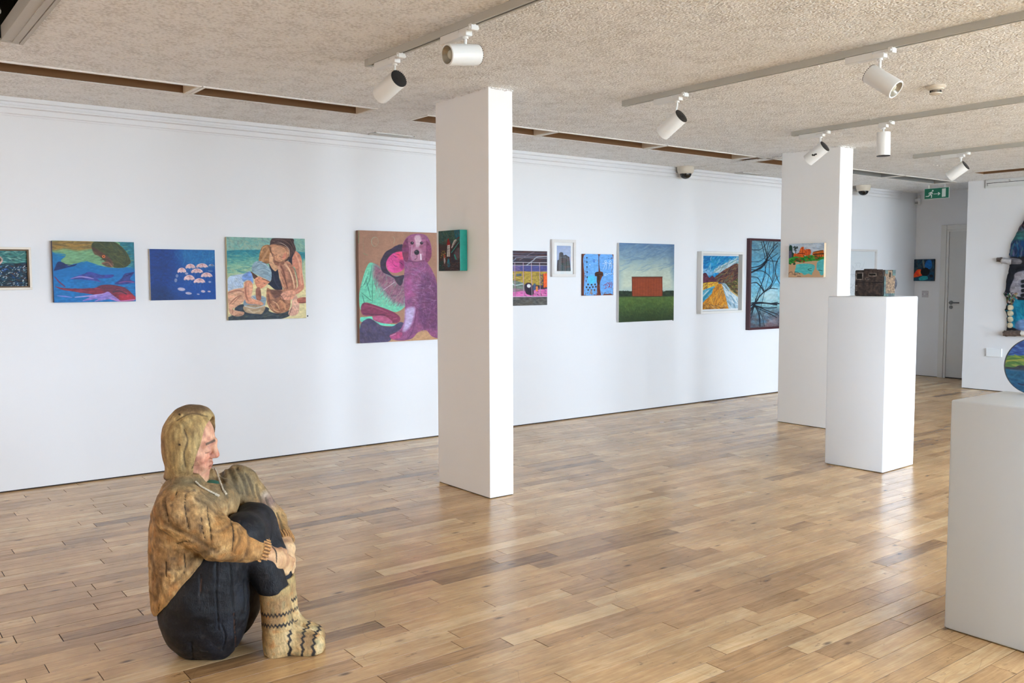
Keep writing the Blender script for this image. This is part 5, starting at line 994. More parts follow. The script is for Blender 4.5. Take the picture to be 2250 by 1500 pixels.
P.poly([(264, 352), (296, 272), (330, 266), (292, 330), (270, 366)], (200, 194, 190), tex=.15); P.line([(275, 340), (320, 275)], 4, (50, 44, 50), .8); P.line([(335, 250), (360, 235)], 14, (120, 50, 50), .8); P.line([(262, 420), (330, 330), (350, 300)], 8, (30, 24, 30), .7)
P.dabs([(130, 400), (190, 400), (190, 480), (130, 480)], 24, 20, 8, [(170, 150, 60), (120, 130, 60), (180, 130, 80)], 1, 5, .8)
P.line([(175, 480), (178, 520), (175, 545)], [16, 24, 20], (200, 190, 190), .9); P.line([(178, 450), (176, 480)], 14, (200, 80, 70), .9); P.line([(170, 545), (176, 585)], 8, (190, 60, 60), .8); P.line([(225, 490), (224, 540), (228, 575)], [16, 34, 40], (40, 130, 150), .95); P.line([(226, 478), (226, 490)], 18, (60, 60, 70), .9)
P.poly([(103, 560), (160, 520), (170, 645), (103, 645)], (30, 60, 56), .8, tex=.3, soft=10); P.dabs([(150, 560), (365, 520), (365, 640), (110, 640)], 90, 40, 6, [(90, 70, 76), (60, 50, 60), (110, 90, 90), (50, 64, 76)], 0, 6, .7, .3); P.line([(300, 450), (318, 500)], 16, (20, 18, 26), .9)
M_teal = mat('teal_canvas_edge', (28, 158, 142), .35, var=(30, .12))
canvas(PIL1, 4.848, 4.606, 1.3945, 1.647, .058, P, 'small dark painting with bright teal edges on the near pillar', M_teal, relief=.003)

# --- interior seen through bars
P = Paint([(945, 402), (1366, 402), (1355, 1068), (950, 1080)], 150, 240, (60, 52, 62))
P.dabs([(945, 402), (1366, 402), (1366, 560), (945, 560)], 120, 120, 12, [(70, 58, 70), (44, 40, 54), (90, 64, 60), (60, 66, 84), (96, 60, 62)], -.1, 1, .7, .2)
for q, w_, c_ in (([(945, 470), (1366, 468)], 9, (150, 150, 170)), ([(945, 432), (1180, 440), (1366, 425)], 8, (100, 100, 120)), ([(1010, 560), (1060, 510), (1090, 490), (1366, 492)], 10, (130, 140, 160)), ([(1160, 590), (1230, 520), (1270, 478), (1366, 470)], 12, (170, 180, 190)), ([(1100, 520), (1200, 440), (1240, 415)], 7, (120, 116, 130)), ([(945, 495), (1030, 500)], 8, (120, 70, 70))): P.line(q, w_, c_, .8)
P.poly([(945, 590), (1366, 590), (1366, 670), (945, 670)], (104, 92, 140), tex=.2, smooth=False); P.poly([(1130, 590), (1366, 590), (1366, 640), (1130, 660)], (70, 76, 130), .8, tex=.2)
P.poly([(945, 660), (1366, 660), (1366, 830), (945, 830)], (164, 140, 60), tex=.25, smooth=False); P.dabs([(950, 665), (1320, 665), (1320, 820), (950, 820)], 160, 12, 7, [(190, 165, 70), (130, 108, 50), (110, 110, 70), (200, 180, 100)], 1.2, 2, .7, .8)
P.poly([(1010, 700), (1040, 700), (1040, 745), (1010, 745)], (70, 90, 90), smooth=False); P.poly([(1070, 690), (1120, 690), (1120, 720), (1070, 720)], (90, 100, 110), smooth=False); P.poly([(945, 690), (972, 690), (972, 780), (945, 780)], (150, 160, 160), tex=.15, smooth=False)
P.poly([(950, 780), (1130, 800), (1135, 930), (950, 940)], (112, 124, 112), tex=.2); P.poly([(950, 870), (1130, 880), (1130, 930), (950, 930)], (140, 110, 126), .9, tex=.2); P.line([(950, 820), (1000, 800), (1060, 830), (1130, 815)], 12, (190, 210, 215), .8); P.line([(960, 765), (1120, 765)], 6, (90, 50, 50), .8)
P.poly([(950, 925), (1366, 870), (1366, 970), (950, 975)], (206, 110, 170), tex=.16, smooth=False); P.dabs([(1150, 850), (1350, 840), (1350, 960), (1150, 960)], 60, 26, 10, [(210, 90, 160), (90, 60, 90), (180, 130, 180), (120, 60, 90), (226, 150, 190)], .6, 4, .8)
P.poly([(1150, 820), (1210, 810), (1230, 940), (1160, 930)], (52, 36, 56), tex=.3); P.ell(1186, 838, 18, 22, (214, 214, 214)); P.line([(1178, 870), (1200, 935)], 16, (34, 26, 44), .9); P.line([(1240, 820), (1235, 880)], 26, (70, 96, 130), .9); P.line([(1262, 850), (1260, 895)], 22, (230, 140, 70), .9); P.dabs([(1300, 700), (1330, 700), (1330, 840), (1300, 840)], 30, 20, 12, [(70, 60, 100), (100, 80, 120), (50, 50, 80)], 1.2, 5)
P.poly([(1325, 685), (1366, 680), (1366, 850), (1325, 860)], (222, 98, 40), tex=.12, smooth=False); P.line([(1322, 690), (1322, 855)], 5, (50, 36, 40), .9)
P.line([(990, 790), (1000, 830), (1015, 860)], [26, 34, 10], (224, 230, 230), .95); P.line([(1020, 790), (1035, 812)], 16, (226, 230, 232), .9)
P.poly([(940, 975), (1370, 975), (1370, 1085), (940, 1085)], (92, 90, 86), tex=.25, smooth=False); P.dabs([(945, 985), (1360, 985), (1360, 1075), (945, 1075)], 90, 60, 8, [(110, 108, 104), (70, 68, 66), (126, 124, 118), (84, 78, 80)], .1, 6, .7); P.line([(1035, 985), (1040, 1065)], 5, (50, 48, 48), .8)
for x in (980, 1055, 1135, 1212, 1290): P.line([(x, 552), (x+3, 968)], 6, (196, 170, 190), .9); P.line([(x+4, 560), (x+6, 966)], 3, (90, 40, 60), .7)
for y in (550, 586, 970): P.line([(945, y), (1366, y-3)], 7, (202, 204, 212), .9)
canvas(BACK, 4.80, 5.309, 1.099, 1.593, .016, P, 'painting of a cluttered room seen through bars, beside the near pillar', M_edge('bars_edge', (70, 64, 66)))

# --- photograph of a tower block, white mount, grey-white frame, glass
P = Paint([(1490, 328), (1672, 328), (1660, 652), (1497, 652)], 80, 140, (160, 178, 216))
P.poly([(1480, 320), (1680, 320), (1680, 480), (1480, 480)], (152, 172, 212), col2=(186, 200, 226), tex=.04, soft=20); P.poly([(1560, 370), (1670, 340), (1670, 420), (1600, 430)], (172, 186, 214), .7, soft=20)
P.poly([(1494, 655), (1502, 522), (1520, 516), (1524, 428), (1545, 415), (1572, 425), (1577, 458), (1606, 450), (1650, 482), (1662, 655)], (52, 50, 58), tex=.2, smooth=False)
for x0_, x1_, yt in ((1530, 1560, 480), (1575, 1604, 470), (1618, 1650, 490)):
    for x in np.arange(x0_, x1_, 9):
        for y in np.arange(yt, 650, 11): P.line([(x, y), (x, y+5)], 4, (178, 178, 182), .8, False)
P.line([(1565, 460), (1566, 650)], 6, (30, 28, 34), .8); P.line([(1610, 456), (1612, 650)], 7, (30, 28, 34), .8); P.line([(1510, 530), (1508, 650)], 10, (36, 36, 44), .8)
a0, a1, z0, z1 = 5.360, 5.655, 1.357, 1.7055; c = BACK.pt(5.5, z0, 0)
t = thing('framed_photograph', 'tower block photograph in white mount and pale frame', 'photograph', c)
M_gf = mat('pale_frame', (214, 210, 206), .45); M_mount = mat('white_mount', (240, 240, 240), .7)
bm = bmesh.new(); frame_bars(bm, BACK, a0, a1, z0, z1, .027, 0, .027, c); finish(bm, 'frame', M_gf, t)
bm = bmesh.new(); wbox(bm, BACK, a0+.02, a1-.02, z0+.02, z1-.02, 0, .012, 0, c); finish(bm, 'mount', M_mount, t)
painted('photo_print', P, BACK.pt(a0+.068, z1-.058, .0125)-c, Vector((.172, 0, 0)), Vector((0, 0, -.236)), M_print, t)
bm = bmesh.new(); wbox(bm, BACK, a0+.022, a1-.022, z0+.022, z1-.022, .016, .0165, 0, c); finish(bm, 'glass', M_glass, t)

# --- blue rusty doors
P = Paint([(1800, 438), (2183, 447), (2172, 945), (1790, 948)], 160, 200, (110, 58, 38))
P.dabs([(1795, 440), (2183, 447), (2172, 945), (1790, 948)], 120, 40, 12, [(130, 70, 44), (90, 46, 32), (150, 90, 60)], 1.5, 1, .7)
P.poly([(1818, 455), (1990, 448), (1994, 660), (1975, 800), (1970, 880), (1960, 938), (1826, 944), (1808, 900), (1818, 700)], (108, 166, 226), tex=.10); P.poly([(2014, 450), (2172, 458), (2170, 900), (2140, 925), (2060, 930), (2022, 942), (2008, 800), (2040, 700), (2012, 640)], (108, 164, 226), tex=.10)
P.poly([(1860, 720), (1930, 700), (1960, 740), (1950, 790), (1880, 800)], (80, 196, 226), .8, tex=.1, soft=10); P.dabs([(1830, 470), (1980, 470), (1970, 920), (1830, 920)], 40, 90, 6, [(90, 150, 215), (130, 186, 236), (100, 180, 230)], 1.57, 2, .5, .1)
rr = RN(8)
for k in range(60):
    e = rr.integers(4); x, y = [(rr.uniform(1810, 1840), rr.uniform(450, 940)), (rr.uniform(1820, 1985), rr.uniform(905, 945)), (rr.uniform(2020, 2170), rr.uniform(890, 940)), (rr.uniform(2150, 2180), rr.uniform(460, 920))][e]; P.line([(x, y), (x+rr.normal()*4, y+rr.uniform(5, 26))], rr.uniform(3, 9), (118, 60, 38), .75)
P.line([(2000, 445), (1998, 660), (1992, 800), (1995, 945)], [9, 10, 12, 10], (92, 44, 30), .95)
for y in (485, 538, 598, 660, 722): P.ell(1852, y, 7, 11, (36, 32, 40)); P.line([(1852, y), (1851, y+34)], 3, (60, 60, 90), .7)
P.ell(1836, 772, 4, 8, (60, 70, 90))
for x, y in ((1862, 812), (1905, 815), (1948, 812), (1842, 845), (1882, 850), (1920, 843), (1958, 840), (1862, 878), (1902, 880), (1940, 880)): P.ell(x, y, 13, 14, (120, 116, 120), .6); P.ell(x, y, 8, 9, (28, 24, 30)); P.line([(x, y+6), (x-3, y+26)], 3, (70, 90, 140), .5)
P.poly([(1880, 925), (1900, 870), (1915, 930)], (150, 130, 120), .8, tex=.2); P.ell(1940, 525, 15, 17, (40, 76, 170)); P.ell(1940, 525, 10, 12, (104, 160, 226)); P.ell(2122, 498, 5, 6, (40, 70, 150)); P.ell(2040, 490, 4, 5, (60, 90, 160)); P.line([(1885, 565), (1890, 575)], 9, (200, 226, 240), .9); P.line([(1958, 530), (1964, 525)], 6, (240, 240, 245), .9)
P.poly([(1952, 668), (2000, 655), (2046, 664), (2048, 712), (2015, 716), (2008, 800), (1985, 812), (1970, 780), (1972, 716), (1950, 710)], (78, 48, 34), tex=.35); P.line([(1960, 690), (2040, 690)], 12, (54, 34, 26), .8); P.ell(1992, 740, 16, 36, (66, 42, 30), .9); P.ell(1992, 770, 8, 14, (110, 78, 56), .8); P.line([(1990, 700), (1994, 800)], 6, (40, 26, 22), .8)
W_ = (226, 236, 246)
for q in ([(2068, 530), (2082, 518), (2096, 530), (2082, 542), (2068, 530)], [(2082, 542), (2075, 570), (2060, 610), (2050, 628)], [(2090, 545), (2094, 572), (2088, 612), (2086, 628)], [(2075, 570), (2094, 572)], [(2045, 560), (2075, 552), (2112, 548)], [(2128, 535), (2142, 520), (2156, 535), (2142, 552), (2128, 535)], [(2135, 552), (2128, 590), (2122, 625)], [(2150, 552), (2156, 590), (2150, 625)], [(2130, 585), (2156, 588)], [(2110, 548), (2128, 562), (2160, 560)], [(2066, 700), (2085, 680), (2100, 692), (2120, 678), (2140, 685), (2162, 680)], [(2068, 706), (2090, 700)]): P.line(q, 4.5, W_, .95)
R_ = (150, 20, 40)
for q in ([(2052, 830), (2072, 812), (2092, 808)], [(2072, 812), (2084, 835), (2078, 862)], [(2064, 866), (2098, 852)], [(2108, 835), (2092, 812), (2098, 792), (2114, 800), (2116, 812), (2124, 792), (2136, 790), (2136, 812), (2112, 850)], [(2132, 806), (2128, 840), (2144, 850), (2156, 825), (2152, 782)], [(2120, 850), (2134, 815)]): P.line(q, 5.5, R_, .95)
canvas(BACK, 5.745, 6.150, 1.178, 1.5755, .018, P, 'blue painting of rusty doors with white stick figures and red scrawl', M_edge('rust_edge', (92, 48, 34)))

# --- red container in a field
P = Paint([(145, 150), (686, 168), (670, 912), (135, 935)], 190, 260, (120, 150, 170))
P.poly([(120, 130), (700, 130), (700, 420), (120, 420)], (98, 128, 162), col2=(156, 176, 172), tex=.08, smooth=False, soft=2); P.poly([(120, 360), (700, 360), (700, 650), (120, 650)], (160, 178, 170), col2=(210, 214, 190), tex=.05, smooth=False, soft=50)
P.dabs([(150, 170), (680, 180), (680, 420), (150, 420)], 120, 120, 14, [(110, 140, 170), (130, 156, 176), (92, 122, 158), (150, 172, 180)], -.35, 1, .3, .3); P.poly([(640, 170), (690, 170), (690, 500), (660, 400)], (82, 108, 140), .5, soft=25)
P.poly([(120, 632), (180, 626), (260, 630), (290, 640), (560, 635), (600, 624), (690, 632), (690, 700), (120, 700)], (42, 56, 44), tex=.3)
for k in range(40): x = RN(k).uniform(130, 690); P.line([(x, 640), (x+2, 624+RN(k+50).uniform(0, 8))], 9, (48, 62, 48), .7)
P.poly([(110, 684), (700, 680), (700, 950), (110, 950)], (90, 116, 60), tex=.12, col2=(52, 70, 40), smooth=False, soft=6); P.dabs([(140, 690), (680, 690), (670, 900), (140, 920)], 260, 40, 8, [(104, 126, 66), (76, 100, 52), (88, 118, 66), (116, 130, 70)], 1.2, 3, .35, .6); P.poly([(120, 860), (700, 850), (700, 950), (120, 950)], (44, 58, 40), .5, soft=40)
P.poly([(270, 487), (563, 487), (563, 672), (545, 682), (285, 682), (268, 672)], (150, 74, 46), tex=.10, smooth=False)
for k in range(19): x = 276+k*15.4; P.line([(x, 505), (x, 676)], 5, (100, 44, 32), .8, False); P.line([(x+6, 505), (x+6, 676)], 4, (178, 94, 60), .6, False)
P.line([(268, 490), (564, 490)], 8, (66, 34, 28), .95, False); P.line([(270, 502), (562, 502)], 7, (120, 58, 38), .9, False); P.line([(280, 680), (550, 680)], 6, (44, 40, 30), .7, False)
for x in (268, 563): P.line([(x, 488), (x, 676)], 5, (96, 44, 32), .9, False)
canvas(BACK, 6.213, 7.004, .908, 1.690, .032, P, 'painting of a rust-red container on a green field', M_edge('container_edge', (222, 222, 220)), relief=.0005)

# --- yellow road landscape in a deep white box frame
P = Paint([(993, 265), (1350, 252), (1338, 812), (990, 815)], 180, 230, (60, 130, 180))
P.poly([(980, 250), (1360, 250), (1360, 420), (980, 480)], (36, 132, 186), tex=.25); P.poly([(1100, 420), (1160, 350), (1240, 300), (1345, 268), (1345, 350), (1220, 420), (1140, 440)], (168, 184, 190), .95, tex=.2); P.poly([(1000, 400), (1080, 395), (1110, 440), (1060, 470), (1000, 455)], (140, 180, 210), .8, tex=.2, soft=6)
P.dabs([(995, 270), (1340, 262), (1340, 340), (1150, 400), (1000, 400)], 120, 90, 16, [(30, 120, 180), (70, 160, 205), (20, 100, 160), (150, 190, 205), (46, 146, 180)], -.8, 1, .6, .4); P.dabs([(1110, 420), (1220, 330), (1345, 275), (1345, 350), (1200, 420)], 60, 80, 14, [(200, 208, 206), (140, 156, 166), (120, 150, 140), (176, 196, 206)], -.7, 2, .7, .3)
P.poly([(1100, 500), (1160, 440), (1230, 390), (1350, 338), (1350, 600), (1260, 560), (1180, 545), (1110, 530)], (104, 70, 62), tex=.3)
P.dabs([(1110, 500), (1230, 395), (1350, 345), (1350, 590), (1190, 540)], 160, 60, 12, [(88, 58, 56), (130, 92, 62), (76, 46, 62), (140, 120, 80), (100, 110, 84), (60, 40, 44)], -.8, 3, .75, .4)
P.poly([(985, 520), (1000, 455), (1030, 444), (1060, 490), (1090, 470), (1120, 510), (1110, 545), (1000, 560)], (92, 50, 66), tex=.3); P.poly([(1190, 545), (1260, 545), (1350, 500), (1350, 680), (1290, 640), (1220, 580)], (92, 92, 52), tex=.35); P.dabs([(1210, 550), (1350, 520), (1350, 670), (1260, 620)], 50, 50, 12, [(60, 70, 46), (120, 110, 60), (170, 130, 90), (80, 60, 50)], .6, 4, .7)
P.poly([(985, 560), (1050, 540), (1110, 535), (1150, 545), (1110, 590), (1040, 620), (985, 640)], (206, 170, 60), tex=.25); P.dabs([(990, 560), (1140, 535), (1100, 590), (990, 630)], 40, 40, 12, [(230, 200, 80), (190, 120, 50), (220, 160, 60), (120, 90, 60)], -.5, 5, .8)
P.poly([(985, 640), (1050, 600), (1120, 580), (1090, 650), (1000, 740), (985, 745)], (90, 160, 186), tex=.2); P.line([(1000, 720), (1050, 650), (1100, 600)], [16, 24, 10], (40, 130, 160), .8); P.line([(990, 690), (1050, 625)], 12, (190, 206, 210), .8)
P.poly([(1120, 570), (1185, 555), (1200, 620), (1225, 720), (1250, 820), (985, 820), (1000, 750), (1080, 660)], (196, 132, 42), tex=.2); P.dabs([(1125, 575), (1180, 560), (1240, 810), (1000, 810), (1080, 660)], 150, 90, 12, [(214, 150, 50), (176, 112, 36), (200, 140, 60), (150, 96, 46), (222, 170, 70), (140, 110, 70)], 1.9, 6, .65, .35)
P.poly([(1185, 555), (1215, 550), (1270, 620), (1350, 700), (1350, 820), (1255, 820), (1225, 720), (1200, 620)], (160, 186, 200), tex=.15); P.dabs([(1190, 560), (1230, 580), (1340, 710), (1340, 810), (1260, 810)], 90, 90, 10, [(200, 214, 220), (120, 156, 180), (150, 180, 200), (100, 120, 130), (220, 226, 226)], 1.0, 7, .7, .2); P.line([(1260, 620), (1310, 660), (1350, 690)], 14, (196, 160, 100), .8)
P.dabs([(1010, 770), (1240, 770), (1240, 812), (1000, 812)], 40, 30, 12, [(120, 84, 50), (160, 110, 60), (190, 150, 100)], .4, 8, .7)
a0, a1, z0, z1 = 7.396, 8.10, .960, 1.626; c = BACK.pt(7.7, z0, 0)
t = thing('framed_painting', 'yellow road landscape painting in a deep white box frame', 'painting', c); M_wf = mat('white_box_frame', (226, 224, 220), .5)
bm = bmesh.new(); frame_bars(bm, BACK, a0, a1, z0, z1, .026, 0, .062, c); finish(bm, 'frame', M_wf, t)
bm = bmesh.new(); wbox(bm, BACK, a0+.02, a1-.02, z0+.02, z1-.02, 0, .008, 0, c); finish(bm, 'backing_board', mat('box_backing', (222, 222, 222), .7), t)
bm = bmesh.new(); wbox(bm, BACK, a0+.050, a1-.050, z0+.046, z1-.046, .008, .024, .001, c); cb = finish(bm, 'canvas', M_edge('road_edge', (206, 196, 180)), t)
painted('painted_face', P, BACK.pt(a0+.050, z1-.046, .026)-c, Vector((a1-a0-.1, 0, 0)), Vector((0, 0, z0-z1+.092)), M_paint, t, .006)

# --- dark branches on blue, maroon frame
P = Paint([(1460, 122), (1860, 118), (1848, 999), (1440, 998)], 190, 340, (90, 140, 160))
P.poly([(1430, 110), (1870, 110), (1870, 460), (1430, 460)], (94, 126, 140), col2=(80, 156, 190), tex=.2, smooth=False, soft=2); P.poly([(1430, 420), (1870, 420), (1870, 700), (1430, 700)], (64, 150, 196), col2=(150, 196, 206), tex=.2, smooth=False, soft=60); P.poly([(1430, 650), (1870, 640), (1870, 860), (1430, 860)], (140, 190, 200), col2=(120, 160, 166), tex=.2, soft=40); P.poly([(1430, 840), (1870, 830), (1870, 1010), (1430, 1010)], (92, 116, 130), col2=(80, 78, 86), tex=.25, soft=30)
P.dabs([(1450, 130), (1720, 130), (1720, 980), (1450, 980)], 220, 70, 26, [(110, 150, 166), (70, 140, 180), (150, 190, 200), (90, 130, 150)], .2, 1, .3, .6); P.poly([(1560, 640), (1720, 600), (1720, 720), (1600, 740)], (190, 206, 206), .6, soft=30); P.poly([(1620, 940), (1720, 900), (1720, 1000), (1600, 1000)], (140, 110, 112), .6, soft=20)
B_ = (22, 26, 36)
for q, w_ in (([(1460, 210), (1540, 210), (1600, 160), (1620, 120)], 5), ([(1580, 120), (1600, 200), (1620, 300), (1560, 380), (1450, 440)], [8, 10, 16, 18, 12]), ([(1450, 390), (1540, 370), (1610, 310), (1680, 200), (1690, 120)], [6, 9, 10, 8, 6]), ([(1450, 410), (1550, 400), (1620, 320), (1730, 240)], 6), ([(1640, 120), (1620, 220), (1680, 330), (1680, 480), (1660, 560), (1590, 630)], [5, 6, 7, 6, 6, 8]), ([(1560, 130), (1590, 250), (1610, 310), (1730, 320)], 6), ([(1730, 130), (1660, 200), (1600, 330), (1600, 450), (1540, 600), (1500, 720), (1450, 900)], [6, 7, 8, 6, 6, 8, 6]), ([(1450, 430), (1560, 420), (1640, 470), (1670, 540), (1640, 600), (1590, 630)], 6), ([(1450, 545), (1510, 540), (1560, 590), (1590, 630), (1650, 600), (1730, 605)], [5, 9, 11, 12, 8, 5]), ([(1590, 630), (1530, 690), (1490, 760), (1450, 800)], [12, 10, 14, 10]), ([(1640, 330), (1640, 450), (1590, 640), (1560, 760), (1540, 860), (1550, 990)], 5), ([(1450, 480), (1520, 490), (1560, 560), (1590, 630)], 6), ([(1450, 770), (1500, 750), (1600, 750), (1720, 770)], [10, 18, 12, 14]), ([(1450, 750), (1540, 740), (1640, 755), (1730, 745)], [6, 10, 8, 6]), ([(1450, 820), (1500, 780), (1620, 830), (1730, 870)], [12, 14, 8, 8]), ([(1460, 760), (1520, 800), (1640, 860), (1720, 905)], 8), ([(1490, 770), (1530, 860), (1540, 990)], [14, 10, 8]), ([(1500, 770), (1560, 880), (1590, 990)], 6), ([(1500, 700), (1480, 780), (1450, 860)], 8), ([(1730, 300), (1690, 500), (1650, 600), (1730, 480)], 5), ([(1450, 330), (1550, 320), (1620, 250), (1660, 130)], 4), ([(1730, 160), (1650, 250), (1610, 320)], 7), ([(1450, 740), (1520, 720), (1560, 560), (1620, 330)], 5), ([(1720, 800), (1600, 800), (1490, 770)], 8), ([(1850, 200), (1760, 260), (1700, 400), (1760, 560), (1850, 600)], 7), ([(1850, 780), (1750, 760), (1650, 760)], 10)): P.line(q, w_, B_, .92)
a0, a1, z0, z1 = 8.222, 8.98, .7565, 1.783; c = BACK.pt(8.5, z0, 0)
t = thing('framed_painting', 'tall blue painting of tangled dark branches in a maroon frame', 'painting', c); M_mf = mat('maroon_frame', (66, 26, 34), .4)
bm = bmesh.new(); frame_bars(bm, BACK, a0, a1, z0, z1, .024, 0, .052, c); finish(bm, 'frame', M_mf, t)
bm = bmesh.new(); wbox(bm, BACK, a0+.02, a1-.02, z0+.02, z1-.02, 0, .034, 0, c); finish(bm, 'canvas', M_dark, t)
painted('painted_face', P, BACK.pt(a0+.026, z1-.026, .044)-c, Vector((a1-a0-.052, 0, 0)), Vector((0, 0, z0-z1+.052)), M_paint, t, .001)

# --- red buildings by a turquoise pool, on the far pillar
P = Paint([(1830, 158), (2155, 152), (2155, 492), (1815, 492)], 150, 150, (206, 168, 132))
P.poly([(1800, 140), (2170, 140), (2170, 290), (1800, 290)], (186, 200, 214), tex=.12); P.dabs([(1830, 165), (2150, 160), (2150, 230), (1830, 240)], 60, 60, 12, [(214, 222, 230), (160, 178, 200), (196, 206, 216)], .2, 1, .6, .4)
P.poly([(1830, 185), (1858, 180), (1862, 240), (1890, 260), (1880, 320), (1820, 340)], (26, 66, 56), tex=.3); P.line([(1890, 190), (1890, 250)], 5, (30, 40, 34), .9); P.dabs([(1872, 180), (1908, 180), (1908, 222), (1872, 222)], 14, 18, 7, [(30, 50, 40), (20, 36, 30)], .8, 2, .9); P.poly([(1825, 235), (1850, 225), (1852, 290), (1824, 300)], (96, 90, 120), .8, tex=.2)
P.poly([(1872, 255), (1915, 250), (1940, 195), (1968, 190), (1972, 215), (2025, 212), (2030, 260), (2000, 275), (1975, 270), (1970, 300), (1880, 320)], (222, 104, 42), tex=.16); P.line([(1955, 195), (1955, 260)], 6, (150, 60, 30), .7); P.line([(1910, 250), (1975, 252)], 7, (110, 40, 30), .8); P.line([(1890, 280), (1890, 310)], 8, (120, 40, 30), .8)
for q in ([(1990, 225), (1986, 290)], [(2010, 225), (2012, 280)]): P.line(q, 6, (206, 90, 50), .9)
P.dabs([(1975, 212), (2028, 212), (2028, 245), (1975, 245)], 18, 20, 6, [(214, 100, 50), (180, 70, 40)], .8, 3, .9)
P.poly([(2055, 240), (2140, 222), (2150, 230), (2152, 285), (2100, 300), (2056, 296)], (210, 112, 40), tex=.16); P.line([(2058, 262), (2150, 256)], 9, (60, 44, 30), .9); P.line([(2056, 240), (2142, 224)], 6, (90, 60, 30), .9)
for x in (2070, 2090, 2110, 2130): P.line([(x, 270), (x, 296)], 6, (120, 40, 26), .8)
P.poly([(1822, 310), (1880, 280), (1960, 290), (1990, 275), (2050, 270), (2060, 305), (2110, 300), (2152, 285), (2155, 320), (2060, 325), (1960, 335), (1900, 330), (1830, 355)], (60, 150, 60), tex=.25); P.dabs([(1822, 310), (1880, 285), (2050, 280), (2150, 295), (2060, 325), (1830, 350)], 50, 30, 12, [(40, 130, 46), (80, 170, 60), (30, 90, 40), (170, 80, 40)], .4, 4, .8); P.line([(1890, 300), (1940, 325)], 10, (140, 60, 40), .8); P.ell(1874, 356, 12, 8, (40, 50, 60), .9)
P.poly([(1890, 390), (1900, 360), (1990, 352), (2060, 365), (2070, 400), (2050, 440), (2040, 468), (2010, 455), (1970, 468), (1940, 445), (1880, 440)], (92, 196, 196), tex=.12); P.poly([(2090, 350), (2110, 325), (2158, 318), (2158, 450), (2128, 470), (2110, 430), (2088, 410)], (96, 192, 196), tex=.12); P.dabs([(1900, 365), (2050, 365), (2040, 440), (1900, 435)], 40, 50, 10, [(110, 206, 200), (80, 184, 190)], 0, 5, .6)
for q in ([(1816, 470), (1822, 448), (1838, 436), (1856, 440)], [(1880, 435), (1905, 440), (1930, 460)], [(1850, 455), (1880, 462), (1905, 455)], [(1878, 435), (1880, 475)], [(2005, 412), (2018, 404), (2040, 402)], [(2006, 412), (2020, 424), (2040, 426)], [(2106, 420), (2140, 424)], [(1900, 480), (1935, 482)]): P.line(q, 3, (26, 36, 40), .9)
canvas(PIL2, 4.985, 4.622, 1.3475, 1.650, .034, P, 'painting of orange buildings above a turquoise pool on the far pillar', M_edge('cream_canvas_edge', (228, 206, 172)))

# --- big glazed white frame partly behind the camera sculpture
P = Paint([(0, 0), (100, 0), (100, 100), (0, 100)], 120, 120, (222, 226, 228))
for k in range(40):
    r_ = RN(k+70); x, y = r_.uniform(22, 66), r_.uniform(30, 80); P.line([(x, y), (x+r_.normal()*5, y+r_.normal()*5), (x+r_.normal()*8, y+r_.normal()*8)], .5, (120, 128, 136), .5)
a0, a1, z0, z1 = 9.92, 10.843, .95, 1.70; c = BACK.pt(10.4, z0, 0)
t = thing('framed_drawing', 'glazed white frame on the wall behind the clay camera', 'drawing', c)
bm = bmesh.new(); frame_bars(bm, BACK, a0, a1, z0, z1, .026, 0, .034, c); finish(bm, 'frame', M_gf, t)
painted('drawing_sheet', P, BACK.pt(a0+.02, z1-.02, .012)-c, Vector((a1-a0-.04, 0, 0)), Vector((0, 0, z0-z1+.04)), M_print, t)
bm = bmesh.new(); wbox(bm, BACK, a0+.02, a1-.02, z0+.02, z1-.02, .020, .0206, 0, c); finish(bm, 'glass', M_glass, t)

# --- small abstract on the end wall
ENDW = Wall('side', XF)
P = Paint([(1155, 262), (1330, 262), (1325, 440), (1150, 440)], 100, 100, (40, 60, 78))
P.dabs([(1152, 262), (1330, 262), (1330, 440), (1150, 440)], 120, 40, 16, [(30, 50, 70), (60, 76, 80), (20, 44, 66), (84, 86, 84), (40, 84, 100)], -.9, 1, .7, .5); P.poly([(1150, 380), (1330, 370), (1330, 440), (1150, 440)], (20, 66, 90), .9, tex=.3)
P.poly([(1256, 300), (1275, 270), (1305, 275), (1308, 330), (1280, 345), (1255, 330)], (30, 100, 170), tex=.2); P.poly([(1162, 410), (1175, 370), (1200, 345), (1228, 350), (1240, 385), (1215, 400)], (232, 84, 44), tex=.2); P.dabs([(1175, 380), (1200, 350), (1235, 360), (1230, 395)], 20, 20, 9, [(240, 60, 40), (236, 150, 70), (250, 110, 60)], .3, 2, .8)
P.ell(1256, 365, 36, 35, (12, 14, 24)); P.poly([(1205, 418), (1235, 400), (1272, 402), (1275, 425), (1220, 436)], (50, 150, 160), tex=.2); P.line([(1240, 275), (1248, 330)], 14, (130, 130, 120), .7); P.ell(1305, 400, 14, 12, (20, 24, 36), .8)
canvas(ENDW, 6.44, 6.135, 1.292, 1.585, .03, P, 'small dark abstract with an orange patch left of the door', M_edge('abstract_edge', (40, 44, 50)))

